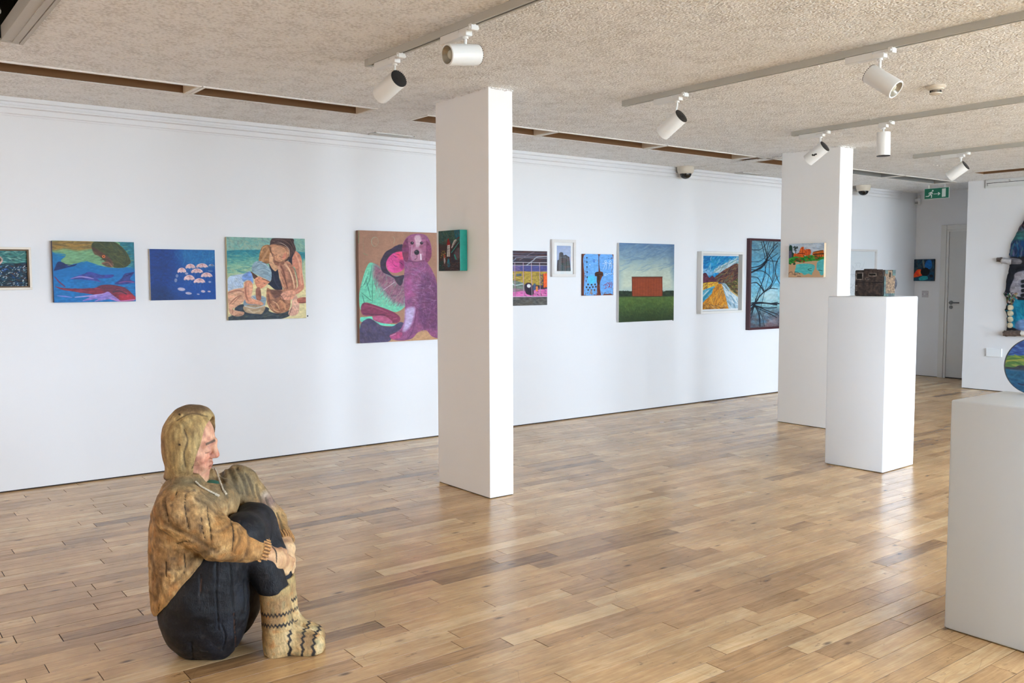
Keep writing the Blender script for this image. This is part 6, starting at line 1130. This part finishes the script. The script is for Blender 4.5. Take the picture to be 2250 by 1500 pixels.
# --- round painted disc on the low plinth
rD = .1125; nD = 150; u = np.linspace(-1, 1, nD)
P = Paint([(-1, -1), (1, -1), (1, 1), (-1, 1)], nD, nD, (30, 104, 140))
P.poly([(-1, -1), (1, -1), (1, -.2), (-1, -.2)], (40, 74, 150), col2=(90, 140, 190), tex=.2, smooth=False, soft=2); P.dabs([(-1, -.9), (1, -.9), (1, -.35), (-1, -.35)], 90, .5, .08, [(50, 80, 160), (60, 100, 176), (110, 150, 200), (40, 60, 130)], .1, 1, .6, .3)
P.poly([(-1, -.32), (-.5, -.36), (0, -.42), (.5, -.3), (1, -.35), (1, .1), (-1, .1)], (112, 142, 66), tex=.2); P.dabs([(-1, -.3), (1, -.3), (1, .05), (-1, .1)], 70, .4, .07, [(150, 166, 60), (70, 116, 56), (120, 150, 80), (90, 130, 60), (170, 170, 90)], .1, 2, .8, .2); P.line([(-1, -.16), (-.5, -.2), (.2, -.15)], .06, (176, 170, 70), .8)
P.poly([(-1, .04), (-.7, .05), (-.5, -.02), (0, .05), (1, .0), (1, .2), (-.4, .16), (-1, .1)], (62, 62, 74), tex=.3); P.line([(-.8, .16), (-.3, .2), (.4, .22)], .06, (150, 130, 150), .7)
P.poly([(-1, .14), (1, .22), (1, 1), (-1, 1)], (32, 100, 132), col2=(24, 88, 126), tex=.16, smooth=False, soft=8); P.dabs([(-1, .2), (1, .25), (1, 1), (-1, 1)], 60, .5, .06, [(50, 120, 150), (24, 84, 120), (80, 140, 160)], .15, 3, .5, .3); P.line([(-.55, .62), (-.4, .66), (-.35, .58)], .05, (40, 40, 80), .8); P.line([(.0, .7), (.1, .75)], .05, (50, 40, 80), .8)
t = thing('painted_disc', 'round painted landscape disc standing on the low plinth', 'painting', (3.749, 1.527, .886)); 
dn = Vector((-.80, -.585, .06)).normalized(); dx = Vector((dn.y, -dn.x, 0)).normalized()*-1; dx = Vector((-dn.y, dn.x, 0)).normalized()*-1; dz = Vector((0, 0, 1)); dzz = (dz-dn*dz.dot(dn)).normalized(); dx = dzz.cross(dn).normalized()
cc = Vector((0, 0, rD+.001)); 
th_ = np.linspace(0, 1, nD); U, V_ = np.meshgrid(np.linspace(-1, 1, nD), np.linspace(-1, 1, nD))
painted('painted_face', P, cc+dn*.0065-dx*rD+dzz*rD, dx*2*rD, -dzz*2*rD, M_paint, t, .0005, mask=(U**2+V_**2) < .975, gain=.40)
bm = bmesh.new(); lathe(bm, [(0, -.006), (rD-.001, -.006), (rD, -.005), (rD, .0055), (rD-.001, .0062), (0, .0058)], 72, aim(cc, dn)); finish(bm, 'disc', mat('disc_edge', (40, 44, 56), .4), t, smooth=False)
bm = bmesh.new(); box(bm, (-.02, -.02, 0), (.02, .02, .004), .001, 1, Matrix.Translation(-dn*.018)); tube(bm, [-dn*.02+Vector((0, 0, .002)), -dn*.03+Vector((0, 0, .03)), -dn*.012+Vector((0, 0, .07))], .0025, 6); finish(bm, 'stand', M_cap if 'M_cap' in globals() else M_dark, t)

# --- patchwork textile hung on the right wall
nu, nv = 150, 330; y0t, y1t, zt, zb = 4.86, 3.95, 2.13, .672
def tx(px_, py_): return ((px_-425)/(577-425)*.28/.91, (py_-230)/(1030-230))     # sketch px -> u, v on the cloth
P = Paint([(0, 0), (1, 0), (1, 1), (0, 1)], nu, nv, (24, 26, 34))
P.a[:] = (24, 26, 34)
P.dabs([(0, .0), (1, 0), (1, .25), (0, .25)], 260, .10, .035, [(72, 56, 74), (90, 64, 84), (58, 50, 66), (110, 84, 96), (46, 70, 80)], 1.9, 1, .8, .6)
P.poly([(0, .2), (1, .17), (1, .38), (0, .38)], (30, 62, 96), tex=.3, smooth=False); P.dabs([(0, .2), (1, .18), (1, .37), (0, .37)], 260, .08, .02, [(20, 70, 120), (40, 100, 140), (60, 70, 110), (96, 96, 130), (28, 44, 80), (80, 120, 130)], 1.5, 2, .8, .3); P.poly([(.1, .19), (1, .14), (1, .24), (.1, .25)], (56, 110, 104), .8, tex=.3, soft=6)
P.poly([(0, .385), (1, .395), (1, .44), (0, .44)], (26, 26, 30), tex=.2, smooth=False); P.poly([(.05, .39), (.24, .40), (.24, .44), (.05, .44)], (112, 108, 112), tex=.25)
P.poly([(0, .44), (1, .44), (1, .68), (0, .68)], (26, 28, 38), tex=.25, smooth=False)
P.poly([(.17, .56), (.28, .49), (1, .47), (1, .7), (.2, .69)], (140, 138, 148), tex=.22); P.dabs([(.19, .56), (.3, .5), (.6, .5), (.5, .69), (.2, .69)], 90, .03, .012, [(170, 168, 176), (110, 108, 122), (190, 188, 196)], .6, 3, .6, .7)
for cx_ in (.29, .52, .78):
    for k in range(5): P.poly([(cx_-.025, .565+k*.036), (cx_+.03, .56+k*.036), (cx_+.03, .583+k*.036), (cx_-.02, .588+k*.036)], (24, 28, 36), tex=.1)
P.dabs([(.05, .67), (.22, .67), (.22, .75), (.05, .75)], 120, .03, .012, [(60, 50, 60), (150, 130, 90), (40, 110, 110), (130, 60, 70), (30, 30, 36), (200, 200, 200), (90, 120, 60)], .6, 4, .9, 1)
P.poly([(.19, .73), (.3, .72), (1, .71), (1, .93), (.19, .94)], (18, 122, 152), tex=.2); P.dabs([(.2, .73), (.9, .72), (.9, .9), (.2, .92)], 90, .09, .02, [(30, 140, 166), (12, 104, 140), (50, 150, 170)], 1.2, 5, .6, .4); P.poly([(.25, .88), (.6, .85), (.6, .96), (.25, .96)], (120, 128, 168), .8, tex=.2, soft=4)
P.poly([(.0, .74), (.15, .75), (.16, .96), (.0, .96)], (22, 24, 32), tex=.2, smooth=False)
for k in range(4): P.poly([(.11, .765+k*.047), (.165, .76+k*.047), (.185, .782+k*.047), (.165, .80+k*.047), (.115, .798+k*.047)], (206, 196, 168), tex=.15); P.line([(.02, .758+k*.047), (.11, .76+k*.047)], .010, (30, 130, 150), .9)
out = [(577, 252), (560, 290), (540, 330), (520, 370), (500, 408), (483, 440), (478, 475), (474, 520), (482, 560), (478, 600), (470, 640), (464, 690), (458, 740), (447, 768), (462, 790), (466, 830), (458, 868), (470, 900), (474, 960), (472, 1010)]
oy = np.array([(q[1]-230)/(1030-230) for q in out]); ox = np.array([(q[0]-425)/(577-425)*.308 for q in out])
U, V_ = np.meshgrid(np.linspace(0, 1, nu), np.linspace(0, 1, nv)); le = np.interp(V_[:, 0], oy, ox, left=.5)
le = le+.006*vnoise(nv, 2, 60, 1, 9)[:, 0]
for j in range(nv):                                                  # the cloth follows its cut outline row by row
    uu = le[j]+(1-1.9*le[j])*np.linspace(0, 1, nu); ii = np.clip(uu*(nu-1), 0, nu-1); P.a[j] = np.stack([np.interp(ii, np.arange(nu), P.a[j, :, k]) for k in range(3)], -1); U[j] = uu
mask = None
t = thing('patchwork_hanging', 'dark blue patchwork textile hanging on the right wall', 'textile', (XB, 4.4, 1.3)); c = t.location
o = painted('cloth', P, Vector((XB-.05, y0t, zt))-c, Vector((0, y1t-y0t, 0)), Vector((0, 0, zb-zt)), mat('felted_cloth', (128, 128, 128), .95, attr='paint', bump=(150, .8, .006)), t, 0, mask)
me = o.data; co = np.empty(len(me.vertices)*3, np.float32); me.vertices.foreach_get('co', co); co = co.reshape(nv, nu, 3)
co[..., 1] = np.interp(U, [0, 1], [y0t-c[1], y1t-c[1]]); edge_in = np.clip((U-le[:, None])/.05, 0, 1); co[..., 0] += -.012*vnoise(nv, nu, 16, 9, 5, 2)-.02*np.sqrt(edge_in)+.022; me.vertices.foreach_set('co', co.astype(np.float32).ravel())
sd = o.modifiers.new('thickness', 'SOLIDIFY'); sd.thickness = .016; sd.offset = -1
def fur_roll(name, pts, r, cols, seed, parent):
    bm = bmesh.new(); tube(bm, pts, r, 14); bmesh.ops.subdivide_edges(bm, edges=bm.edges[:], cuts=1); rr_ = random.Random(seed)
    for v in bm.verts: v.co += Vector((rr_.uniform(-.006, .006), rr_.uniform(-.006, .006), rr_.uniform(-.006, .006)))
    return finish(bm, name, cols, parent, smooth=True)
M_furb = mat('brown_fur', (98, 82, 74), 1, bump=(220, .4, .004), var=(40, .35)); M_furg = mat('grey_fur', (176, 172, 172), 1, bump=(220, .4, .004), var=(40, .2)); M_furw = mat('white_fur', (226, 222, 216), 1, bump=(220, .4, .004))
L = lambda y, z, x=.035: Vector((XB-x, y, z))-c
fur_roll('rod_end', [L(4.897, 1.547), L(4.845, 1.538)], [.026, .028], M_furb, 1, t); fur_roll('rod_wrap', [L(4.848, 1.538), L(4.83, 1.53), L(4.79, 1.525), L(4.74, 1.52)], [.027, .036, .033, .03], M_furg, 2, t)
fur_roll('hem_roll', [L(4.79, .690, .045), L(4.74, .692, .045), L(4.67, .697, .045), L(4.6, .70, .045)], [.03, .036, .036, .034], M_furb, 3, t); fur_roll('hem_roll', [L(4.6, .70, .045), L(4.5, .70, .045), L(4.38, .70, .045)], [.034, .036, .034], M_furw, 4, t)
# ------------------------------------------------------------------ plinths and what stands on them
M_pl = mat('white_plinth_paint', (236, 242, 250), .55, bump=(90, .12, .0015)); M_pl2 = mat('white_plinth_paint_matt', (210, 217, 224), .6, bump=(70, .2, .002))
def plinth(x, y, w, d, h, rot, label, m):
    bm = bmesh.new(); box(bm, (0, 0, .003), (w, d, h), .008, 3, Matrix.Translation((x, y, 0)) @ Matrix.Rotation(rot, 4, 'Z'))
    return tag(finish(bm, 'plinth', m, smooth=True), label, 'plinth')
plinth(5.722, 3.288, .439, .441, 1.212, .044, 'tall white plinth under the clay camera', M_pl)
plinth(3.362, 1.225, .44, .44, .886, 0, 'low white plinth under the round painted disc', M_pl2)

# clay box camera
def clay_mat(name, dark, light, sc):
    m = mat(name, dark, .75); nt = m.node_tree; b = nt.nodes['Principled BSDF']; g = nt.nodes.new('ShaderNodeTexCoord')
    n = nt.nodes.new('ShaderNodeTexNoise'); n.inputs['Scale'].default_value = sc; n.inputs['Detail'].default_value = 6; n.inputs['Roughness'].default_value = .7; nt.links.new(g.outputs['Object'], n.inputs['Vector'])
    r = nt.nodes.new('ShaderNodeValToRGB'); r.color_ramp.elements[0].position = .42; r.color_ramp.elements[1].position = .68
    r.color_ramp.elements[0].color = (*lin(dark), 1); r.color_ramp.elements[1].color = (*lin(light), 1); nt.links.new(n.outputs[0], r.inputs[0]); nt.links.new(r.outputs[0], b.inputs['Base Color'])
    bp = nt.nodes.new('ShaderNodeBump'); bp.inputs['Strength'].default_value = .9; bp.inputs['Distance'].default_value = .006; nt.links.new(n.outputs[0], bp.inputs['Height']); nt.links.new(bp.outputs[0], b.inputs['Normal'])
    return m
M_clay = clay_mat('dark_clay', (40, 33, 32), (92, 74, 66), 38); M_tan = clay_mat('tan_clay', (78, 62, 50), (164, 136, 106), 75); M_blk = mat('black_hole', (12, 11, 11), .9); M_rim = clay_mat('worn_rim', (80, 68, 62), (170, 160, 150), 60); M_grn = clay_mat('green_glaze', (58, 66, 72), (86, 120, 110), 60)
K = thing('clay_camera', 'dark clay box camera sculpture on the tall plinth', 'sculpture', (5.925, 3.44, 1.213)); K.rotation_euler = (0, 0, .03)
def grid_box(bm, a, b, n, amp, seed):
    """box with subdivided, slightly hand-worked faces"""
    vs = box(bm, a, b, .008, 2); 
    es = [e for e in bm.edges]; bmesh.ops.subdivide_edges(bm, edges=es, cuts=n, use_grid_fill=True)
    r = random.Random(seed)
    for v in bm.verts: v.co += Vector((r.uniform(-amp, amp), r.uniform(-amp, amp), r.uniform(-amp, amp)))
W2, DD, HH = .155, .215, .185
bm = bmesh.new(); grid_box(bm, (0, 0, 0), (W2, DD, HH), 5, .0012, 3); finish(bm, 'body', M_clay, K, smooth=True)
bm = bmesh.new(); box(bm, (.012, -.005, .004), (W2+.003, .004, HH-.004), .002)
sd = finish(bm, 'side_panel', M_tan, K)
for p_, q_ in (((.012, -.008, HH-.028), (.055, -.004, HH)), ((.118, -.008, HH-.04), (W2+.004, -.004, HH+.001)), ((.004, -.007, 0), (.03, -.003, .14)), ((.03, -.007, 0), (W2, -.003, .02))): bm = bmesh.new(); box(bm, p_, q_, .002); finish(bm, 'glazed_patch', M_grn, sd)
bm = bmesh.new(); box(bm, (.075, -.009, .132), (.09, -.004, .168), .003); finish(bm, 'slot', M_blk, sd)
def rim(y0, y1, z0, z1, t, out=.006):
    bm = bmesh.new()
    for p, q in (((y0, z0), (y1, z0+t)), ((y0, z1-t), (y1, z1)), ((y0, z0), (y0+t, z1)), ((y1-t, z0), (y1, z1))): box(bm, (-out, p[0], p[1]), (.004, q[0], q[1]), .0015)
    r = finish(bm, 'viewfinder_rim', M_rim, K)
    bm = bmesh.new(); box(bm, (-.002, y0+t, z0+t), (.004, y1-t, z1-t)); finish(bm, 'hole', M_blk, r)
rim(.150, .205, .115, .168, .007); rim(.048, .110, .140, .165, .006)
rim(.103, .135, .116, .130, .004, .004)
bm = bmesh.new(); box(bm, (-.004, .0, .094), (.004, .085, .099), .001); box(bm, (-.003, .085, .097), (.004, .21, .1), .001); finish(bm, 'seam', M_blk, K)
bm = bmesh.new(); box(bm, (-.004, .018, .012), (.003, .185, .083), .004, 2); finish(bm, 'back_plate', M_clay, K)
bm = bmesh.new()
bm.free()
for k in range(3): bm = bmesh.new(); bmesh.ops.create_icosphere(bm, subdivisions=2, radius=.006, matrix=Matrix.Translation((-.002, .199, .04+.016*k))); finish(bm, 'stud', M_rim, K, smooth=True)
bm = bmesh.new(); box(bm, (.03, .105, HH-.003), (.11, .165, HH+.009), .004); box(bm, (.02, .05, HH-.004), (.09, .09, HH+.005), .003); finish(bm, 'top_plate', M_clay, K)
bm = bmesh.new(); lathe(bm, [(0, 0), (.072, 0), (.078, .008), (.078, .035), (.07, .045), (.045, .05), (.04, .04), (0, .04)], 36, aim((W2-.002, .074, .088), (1, 0, 0))); finish(bm, 'lens', clay_mat('blue_grey_clay', (42, 44, 54), (78, 82, 96), 50), K, smooth=True)

# ------------------------------------------------------------------ ceiling tracks and spotlights
M_track = mat('grey_track', (188, 186, 178), .5); M_tdark = mat('track_slot', (46, 42, 38), .8); M_lamp = mat('white_lamp', (232, 232, 230), .35); M_cap = mat('black_heatsink', (24, 24, 26), .45)
M_lens = mat('lens_glass', (196, 192, 172), .15); M_ref = mat('lamp_reflector', (176, 172, 160), .25, .6)
KS = .976                           # rails hang a little below the ceiling
TR = [(2.353*KS, 4.30*KS), (4.236*KS, 4.285*KS), (6.206*KS, 4.375*KS), (8.293*KS, 4.505*KS)]
tl = ['light track nearest the viewer with two spotlights', 'second light track, passing beside the smoke detector', 'third light track, ending by the far pillar', 'farthest light track, holding one spotlight']
for (x, y1), lb in zip(TR, tl):
    t = thing('light_track', 'grey ceiling ' + lb, 'track', (x, 2, H), 'ceiling light tracks')
    bm = bmesh.new(); s = .018; ya, yb = -3.2, y1-2
    prof = [(-s, .001), (s, .001), (s, -.034), (.007, -.034), (.007, -.012), (-.007, -.012), (-.007, -.034), (-s, -.034)]
    A_ = [bm.verts.new((px_, ya, pz_)) for px_, pz_ in prof]; B_2 = [bm.verts.new((px_, yb, pz_)) for px_, pz_ in prof]; n_ = len(prof)
    for k in range(n_): bm.faces.new((A_[k], A_[(k+1) % n_], B_2[(k+1) % n_], B_2[k]))
    bm.faces.new(A_); bm.faces.new(B_2[::-1])
    finish(bm, 'rail', M_track, t)
    bm = bmesh.new(); box(bm, (-.0062, -3.2, -.030), (.0062, y1-2.002, -.013)); finish(bm, 'slot', M_tdark, t)
    bm = bmesh.new(); box(bm, (-s-.001, y1-2-.004, -.036), (s+.001, y1-2+.03, .0), .001); finish(bm, 'end_cap', M_track, t)
def spot(x, y, body, d, label, adapter=.15, ln=.165, r=.0465, back=True, mark=False):
    """spotlight: adapter box under the rail from y to y+adapter, stem at y, cylinder centred at body pointing along d"""
    x *= KS; y *= KS; body = (body[0]*KS, body[1]*KS, CAM_H+(body[2]-CAM_H)*KS-.006)
    t = thing('track_spotlight', label, 'spotlight', (x, y, H-.034), 'track spotlights'); c = Vector(t.location)
    bm = bmesh.new()
    if adapter: box(bm, (-.017, .03, -.036), (.017, .03+adapter, -.001), .003)
    box(bm, (-.014, -.06, -.014), (.014, .03, 0), .002); finish(bm, 'adapter', M_lamp, t)
    bm = bmesh.new(); box(bm, (-.02, -.075, -.022), (.02, -.05, 0.006), .004); box(bm, (-.026, -.07, -.016), (.026, -.058, -.006), .002); finish(bm, 'lock_lever', M_lamp, t)
    B = Vector(body)-c; d = Vector(d).normalized()
    bm = bmesh.new(); box(bm, (-.018, -.03, -.036), (.018, .032, -.012), .004)
    top = B - d*(ln*.12) ; 
    lathe(bm, [(0, 0), (.014, 0), (.014, -.012), (0, -.012)], 16, Matrix.Translation((0, 0, -.034)))
    tube(bm, [(0, 0, -.03), (0, 0, -.06), (top.x, top.y, top.z+.02), top], .007, 10)
    finish(bm, 'stem', M_lamp, t, smooth=True)
    A = aim(B, d)
    bm = bmesh.new(); h = ln/2
    lathe(bm, [(r-.004, -h+.004), (r-.001, -h), (r, -h+.002), (r, h-.002), (r-.002, h), (r-.007, h), (r-.008, h-.02), (r-.010, h-.022)], 40, A)
    hs = finish(bm, 'housing', M_lamp, t, smooth=True)
    bm = bmesh.new(); lathe(bm, [(0, -h+.004), (r*.35, -h+.003), (r*.4, -h+.001), (r*.62, -h+.001), (r*.66, -h+.003), (r-.003, -h+.003), (r-.003, -h-.002), (r-.006, -h-.003), (0, -h-.003)][3:] , 40, A)
    for k in range(28):
        a = 2*math.pi*k/28; box(bm, (-.0022, r-.004, -h-.0035), (.0022, r-.0008, -h+.0005), 0, 1, A @ Matrix.Rotation(a, 4, 'Z'))
    box(bm, (-.014, -.006, -h-.0045), (.014, .004, -h-.003), 0, 1, A)
    finish(bm, 'end_cap', M_cap, t, smooth=True)
    bm = bmesh.new(); lathe(bm, [(r-.009, h-.002), (r*.5, h-.022), (r*.46, h-.02), (r*.40, h-.02)], 40, A); finish(bm, 'reflector', M_ref, t, smooth=True)
    bm = bmesh.new(); lathe(bm, [(r*.42, h-.02), (r*.36, h-.014), (r*.2, h-.010), (0, h-.009)], 32, A); finish(bm, 'lens', M_lens, t, smooth=True)
    if mark:                                        # torn black tape on the body
        v_ = (Vector((0, 0, CAM_H))-Vector(t.location)-B); v_ = (v_-d*v_.dot(d)).normalized(); w_ = d.cross(v_); bm = bmesh.new()
        for du, dw, su, sw in ((.0, .0, .010, .006), (.012, .008, .006, .007), (-.012, -.004, .005, .005)):
            m4 = Matrix((d, w_, v_)).transposed().to_4x4(); m4.translation = B+v_*(r-.0004)+d*du*1.0+w_*dw; box(bm, (-su, -sw, -.0012), (su, sw, .0009), 0, 1, m4)
        finish(bm, 'black_tape', M_cap, t)
    return t
spot(2.353, 4.05, (2.353, 4.105, 2.335), (-.12, .93, -.36), 'white spotlight on the nearest track, black cap showing, hung from its end')
spot(2.353, 3.415, (2.345, 3.43, 2.365), (-.98, -.02, -.14), 'white spotlight on the nearest track with its ringed lens showing')
spot(4.236, 3.85, (4.236, 3.895, 2.302), (-.1, .82, -.52), 'white spotlight by the end of the second track, black cap showing')
spot(4.236, 2.507, (4.236, 2.488, 2.326), (.10, -.80, -.60), 'white spotlight tilted towards the smoke detector')
spot(6.206, 4.155, (6.206, 4.19, 2.318), (-.1, .80, -.55), 'white spotlight with black tape in front of the far pillar top', mark=True)
spot(6.206, 3.631, (6.206, 3.628, 2.325), (0, .02, 1.0), 'white spotlight hanging straight down with black underside', adapter=0)
spot(8.293, 4.085, (8.293, 4.115, 2.318), (-.1, .82, -.55), 'small white spotlight on the farthest track, black cap showing')
M_tape = M_cap
# ------------------------------------------------------------------ small fittings
M_cream = mat('cream_plastic', (214, 204, 188), .45); M_dome = mat('smoked_dome', (14, 14, 16), .06)
def cctv(x, y, label):
    t = thing('dome_camera', label, 'camera', (x, y, H), 'ceiling dome cameras')
    bm = bmesh.new(); lathe(bm, [(0, 0), (.085, 0), (.088, -.008), (.086, -.03), (.078, -.062), (.066, -.072), (.055, -.072)], 36); finish(bm, 'housing', M_cream, t, smooth=True)
    bm = bmesh.new(); lathe(bm, [(.06, -.066)]+[(.06*math.cos(a), -.072-.052*math.sin(a)) for a in np.linspace(0, math.pi/2, 9)[:-1]]+[(0, -.124)], 36); finish(bm, 'dome', M_dome, t, smooth=True)
cctv(7.07, 6.30, 'cream dome camera above the container picture'); cctv(10.28, 6.26, 'cream dome camera just right of the far pillar')
t = thing('smoke_detector', 'round cream smoke detector on the stippled ceiling', 'smoke detector', (5.30, 2.775, H))
bm = bmesh.new(); lathe(bm, [(0, 0), (.055, 0), (.057, -.008), (.052, -.014), (.044, -.018)], 36); finish(bm, 'base', M_cream, t, smooth=True)
bm = bmesh.new(); lathe(bm, [(.046, -.016), (.044, -.022), (.030, -.026), (.030, -.040), (.036, -.042), (.034, -.048), (.02, -.053), (0, -.054)], 36); finish(bm, 'head', M_cream, t, smooth=True)
bm = bmesh.new()
for k in range(24): box(bm, (-.0018, .029, -.040), (.0018, .032, -.027), 0, 1, Matrix.Rotation(2*math.pi*k/24, 4, 'Z'))
finish(bm, 'vents', M_tdark, t)
M_tpl = mat('white_plastic', (222, 222, 220), .4)
t = thing('light_switch', 'white light switch plate below the abstract picture', 'switch', (XF, 6.263, 1.114))
bm = bmesh.new(); box(bm, (-.01, -.043, -.043), (0, .043, .043), .003); finish(bm, 'plate', mat('switch_grey', (196, 192, 196), .4), t)
bm = bmesh.new(); box(bm, (-.014, -.004, -.012), (-.008, .012, .012), .002); finish(bm, 'rocker', M_tpl, t)
for yy in (-.03, .03): bm = bmesh.new(); lathe(bm, [(0, 0), (.004, 0), (0, .0015)], 10, aim((-.01, yy, 0), (-1, 0, 0))); finish(bm, 'screw', M_steel, t)
t = thing('motion_sensor', 'small white motion sensor high in the wall corner', 'sensor', (XF-.03, 6.38, 2.38))
bm = bmesh.new(); box(bm, (-.05, -.03, -.06), (.02, .03, .02), .008); finish(bm, 'body', M_tpl, t, smooth=True)
bm = bmesh.new(); box(bm, (-.054, -.022, -.05), (-.045, .022, -.02), .004); finish(bm, 'lens', mat('grey_lens', (150, 148, 146), .3), t)
bm = bmesh.new(); box(bm, (-.01, -.012, .02), (.015, .012, .07), .003); finish(bm, 'bracket', M_tpl, t)
for (x, z, lb) in ((2.936, 1.063, 'tiny black dot on the wall right of the beach picture'), (7.028, .903, 'tiny black dot on the wall at the container picture corner')):
    bm = bmesh.new(); lathe(bm, [(0, 0), (.006, 0), (.005, .002), (0, .002)], 16, aim((x, D, z), (0, -1, 0))); tag(finish(bm, 'wall_dot', M_cap), lb, 'dot')
# ceiling vents by the moulding
for i, (x0, x1, lb) in enumerate(((3.44, 3.80, 'slim white ceiling vent left of the near pillar'), (7.90, 8.24, 'slim ceiling vent between the dome camera and far pillar'))):
    t = thing('ceiling_vent', lb, 'vent', ((x0+x1)/2, 6.29, H)); w = (x1-x0)/2
    bm = bmesh.new()
    for p, q in (((-w, -.055, -.006), (w, -.042, .002)), ((-w, .042, -.006), (w, .055, .002)), ((-w, -.055, -.006), (-w+.012, .055, .002)), ((w-.012, -.055, -.006), (w, .055, .002))): box(bm, p, q)
    finish(bm, 'frame', M_tpl, t)
    for k in range(4): bm = bmesh.new(); box(bm, (-w+.012, -.002, -.008), (w-.012, .014, -.006), 0, 1, Matrix.Translation((0, -.036+.02*k, 0)) @ Matrix.Rotation(.5, 4, 'X')); finish(bm, 'slat', M_tpl, t)
    bm = bmesh.new(); box(bm, (-w+.01, -.044, -.002), (w-.01, .044, 0)); finish(bm, 'backing', M_tdark, t)
# exit sign: running figure, arrow, doorway
t = thing('exit_sign', 'green running-man exit sign hung under the ceiling', 'sign', (10.95, 5.68, 2.375)); t.rotation_euler = (0, 0, .0)
SW, SH = .155, .066
bm = bmesh.new(); box(bm, (-.004, -SW, -SH), (.004, SW, SH), .001); finish(bm, 'plate', mat('sign_white_edge', (206, 214, 210), .4), t)
bm = bmesh.new(); box(bm, (-.0055, -SW+.004, -SH+.004), (-.0035, SW-.004, SH-.004)); finish(bm, 'green_face', mat('sign_green', (0, 98, 72), .4), t)
M_sw = mat('sign_white', (206, 216, 210), .4)
def flat(bm, pts, x=-.0062, th=.0012):
    """extruded outline on the sign; pts in sign units u (left to right seen from the room), v (down), 0..1"""
    A = [bm.verts.new((x, SW-2*SW*u, SH-2*SH*v)) for u, v in pts]; B = [bm.verts.new((x+th, SW-2*SW*u, SH-2*SH*v)) for u, v in pts]; n = len(A)
    bm.faces.new(A); bm.faces.new(B[::-1])
    for k in range(n): bm.faces.new((A[k], B[k], B[(k+1) % n], A[(k+1) % n]))
bm = bmesh.new()
flat(bm, [(.345+.035*math.cos(a), .24+.075*math.sin(a)) for a in np.linspace(0, 2*math.pi, 17)[:-1]])
flat(bm, [(.24, .36), (.30, .32), (.335, .34), (.335, .42), (.30, .52), (.275, .60), (.225, .58), (.235, .48)])        # torso
flat(bm, [(.225, .55), (.275, .58), (.22, .70), (.17, .78), (.06, .76), (.06, .70), (.16, .70), (.19, .64)])           # rear leg
flat(bm, [(.27, .54), (.305, .58), (.325, .68), (.315, .90), (.28, .90), (.285, .72), (.255, .62)])                     # front leg
flat(bm, [(.25, .36), (.245, .42), (.215, .44), (.205, .56), (.18, .55), (.19, .40)])                                    # rear arm
flat(bm, [(.33, .38), (.34, .48), (.375, .52), (.36, .57), (.315, .52), (.31, .42)])                                     # front arm
finish(bm, 'running_figure', M_sw, t)
bm = bmesh.new(); flat(bm, [(.395, .525), (.58, .525), (.555, .42), (.58, .40), (.66, .55), (.58, .70), (.555, .68), (.58, .575), (.395, .575)]); finish(bm, 'arrow', M_sw, t)
bm = bmesh.new(); flat(bm, [(.72, .12), (.87, .10), (.87, .86), (.72, .88)]); finish(bm, 'doorway', M_sw, t)
for yy in (-.10, .10): bm = bmesh.new(); box(bm, (-.003, yy-.006, SH), (.003, yy+.006, .105)); finish(bm, 'hanger', M_tpl, t)
# recessed picture rail on the right wall, and label card
t = thing('picture_rail', 'white recessed hanging rail at the top of the right wall', 'rail', (XB, 4.5, 2.43)); 
bm = bmesh.new(); box(bm, (-.012, -1.2, -.046), (0, .58, .046), .002); finish(bm, 'channel', M_tpl, t)
bm = bmesh.new(); box(bm, (-.022, -1.2, .012), (-.010, .565, .020), .001); box(bm, (-.022, -1.2, -.036), (-.010, .575, -.030), .001); finish(bm, 'rail_lip', M_tpl, t)
bm = bmesh.new(); box(bm, (-.0125, -1.2, .006), (-.0115, .56, .012)); box(bm, (-.0125, .576, -.046), (-.0118, .58, .046)); finish(bm, 'shadow_groove', M_tdark, t)
bm = bmesh.new(); tube(bm, [(-.024, .30+.008*math.cos(a), .022+.008*math.sin(a)) for a in np.linspace(0, 5.0, 9)], .0022, 6); finish(bm, 'hook', M_steel, t); bm = bmesh.new(); tube(bm, [(-.022, .555, .0), (-.022, .545, -.004), (-.022, .545, -.014), (-.022, .553, -.018)], .0025, 6); finish(bm, 'hook', M_steel, t)
bm = bmesh.new(); box(bm, (XB-.022, 4.822, .408), (XB, 4.995, .506), .002); tag(finish(bm, 'label_card', mat('label_white', (232, 236, 240), .5)), 'blank white label panel low on the right wall', 'card')
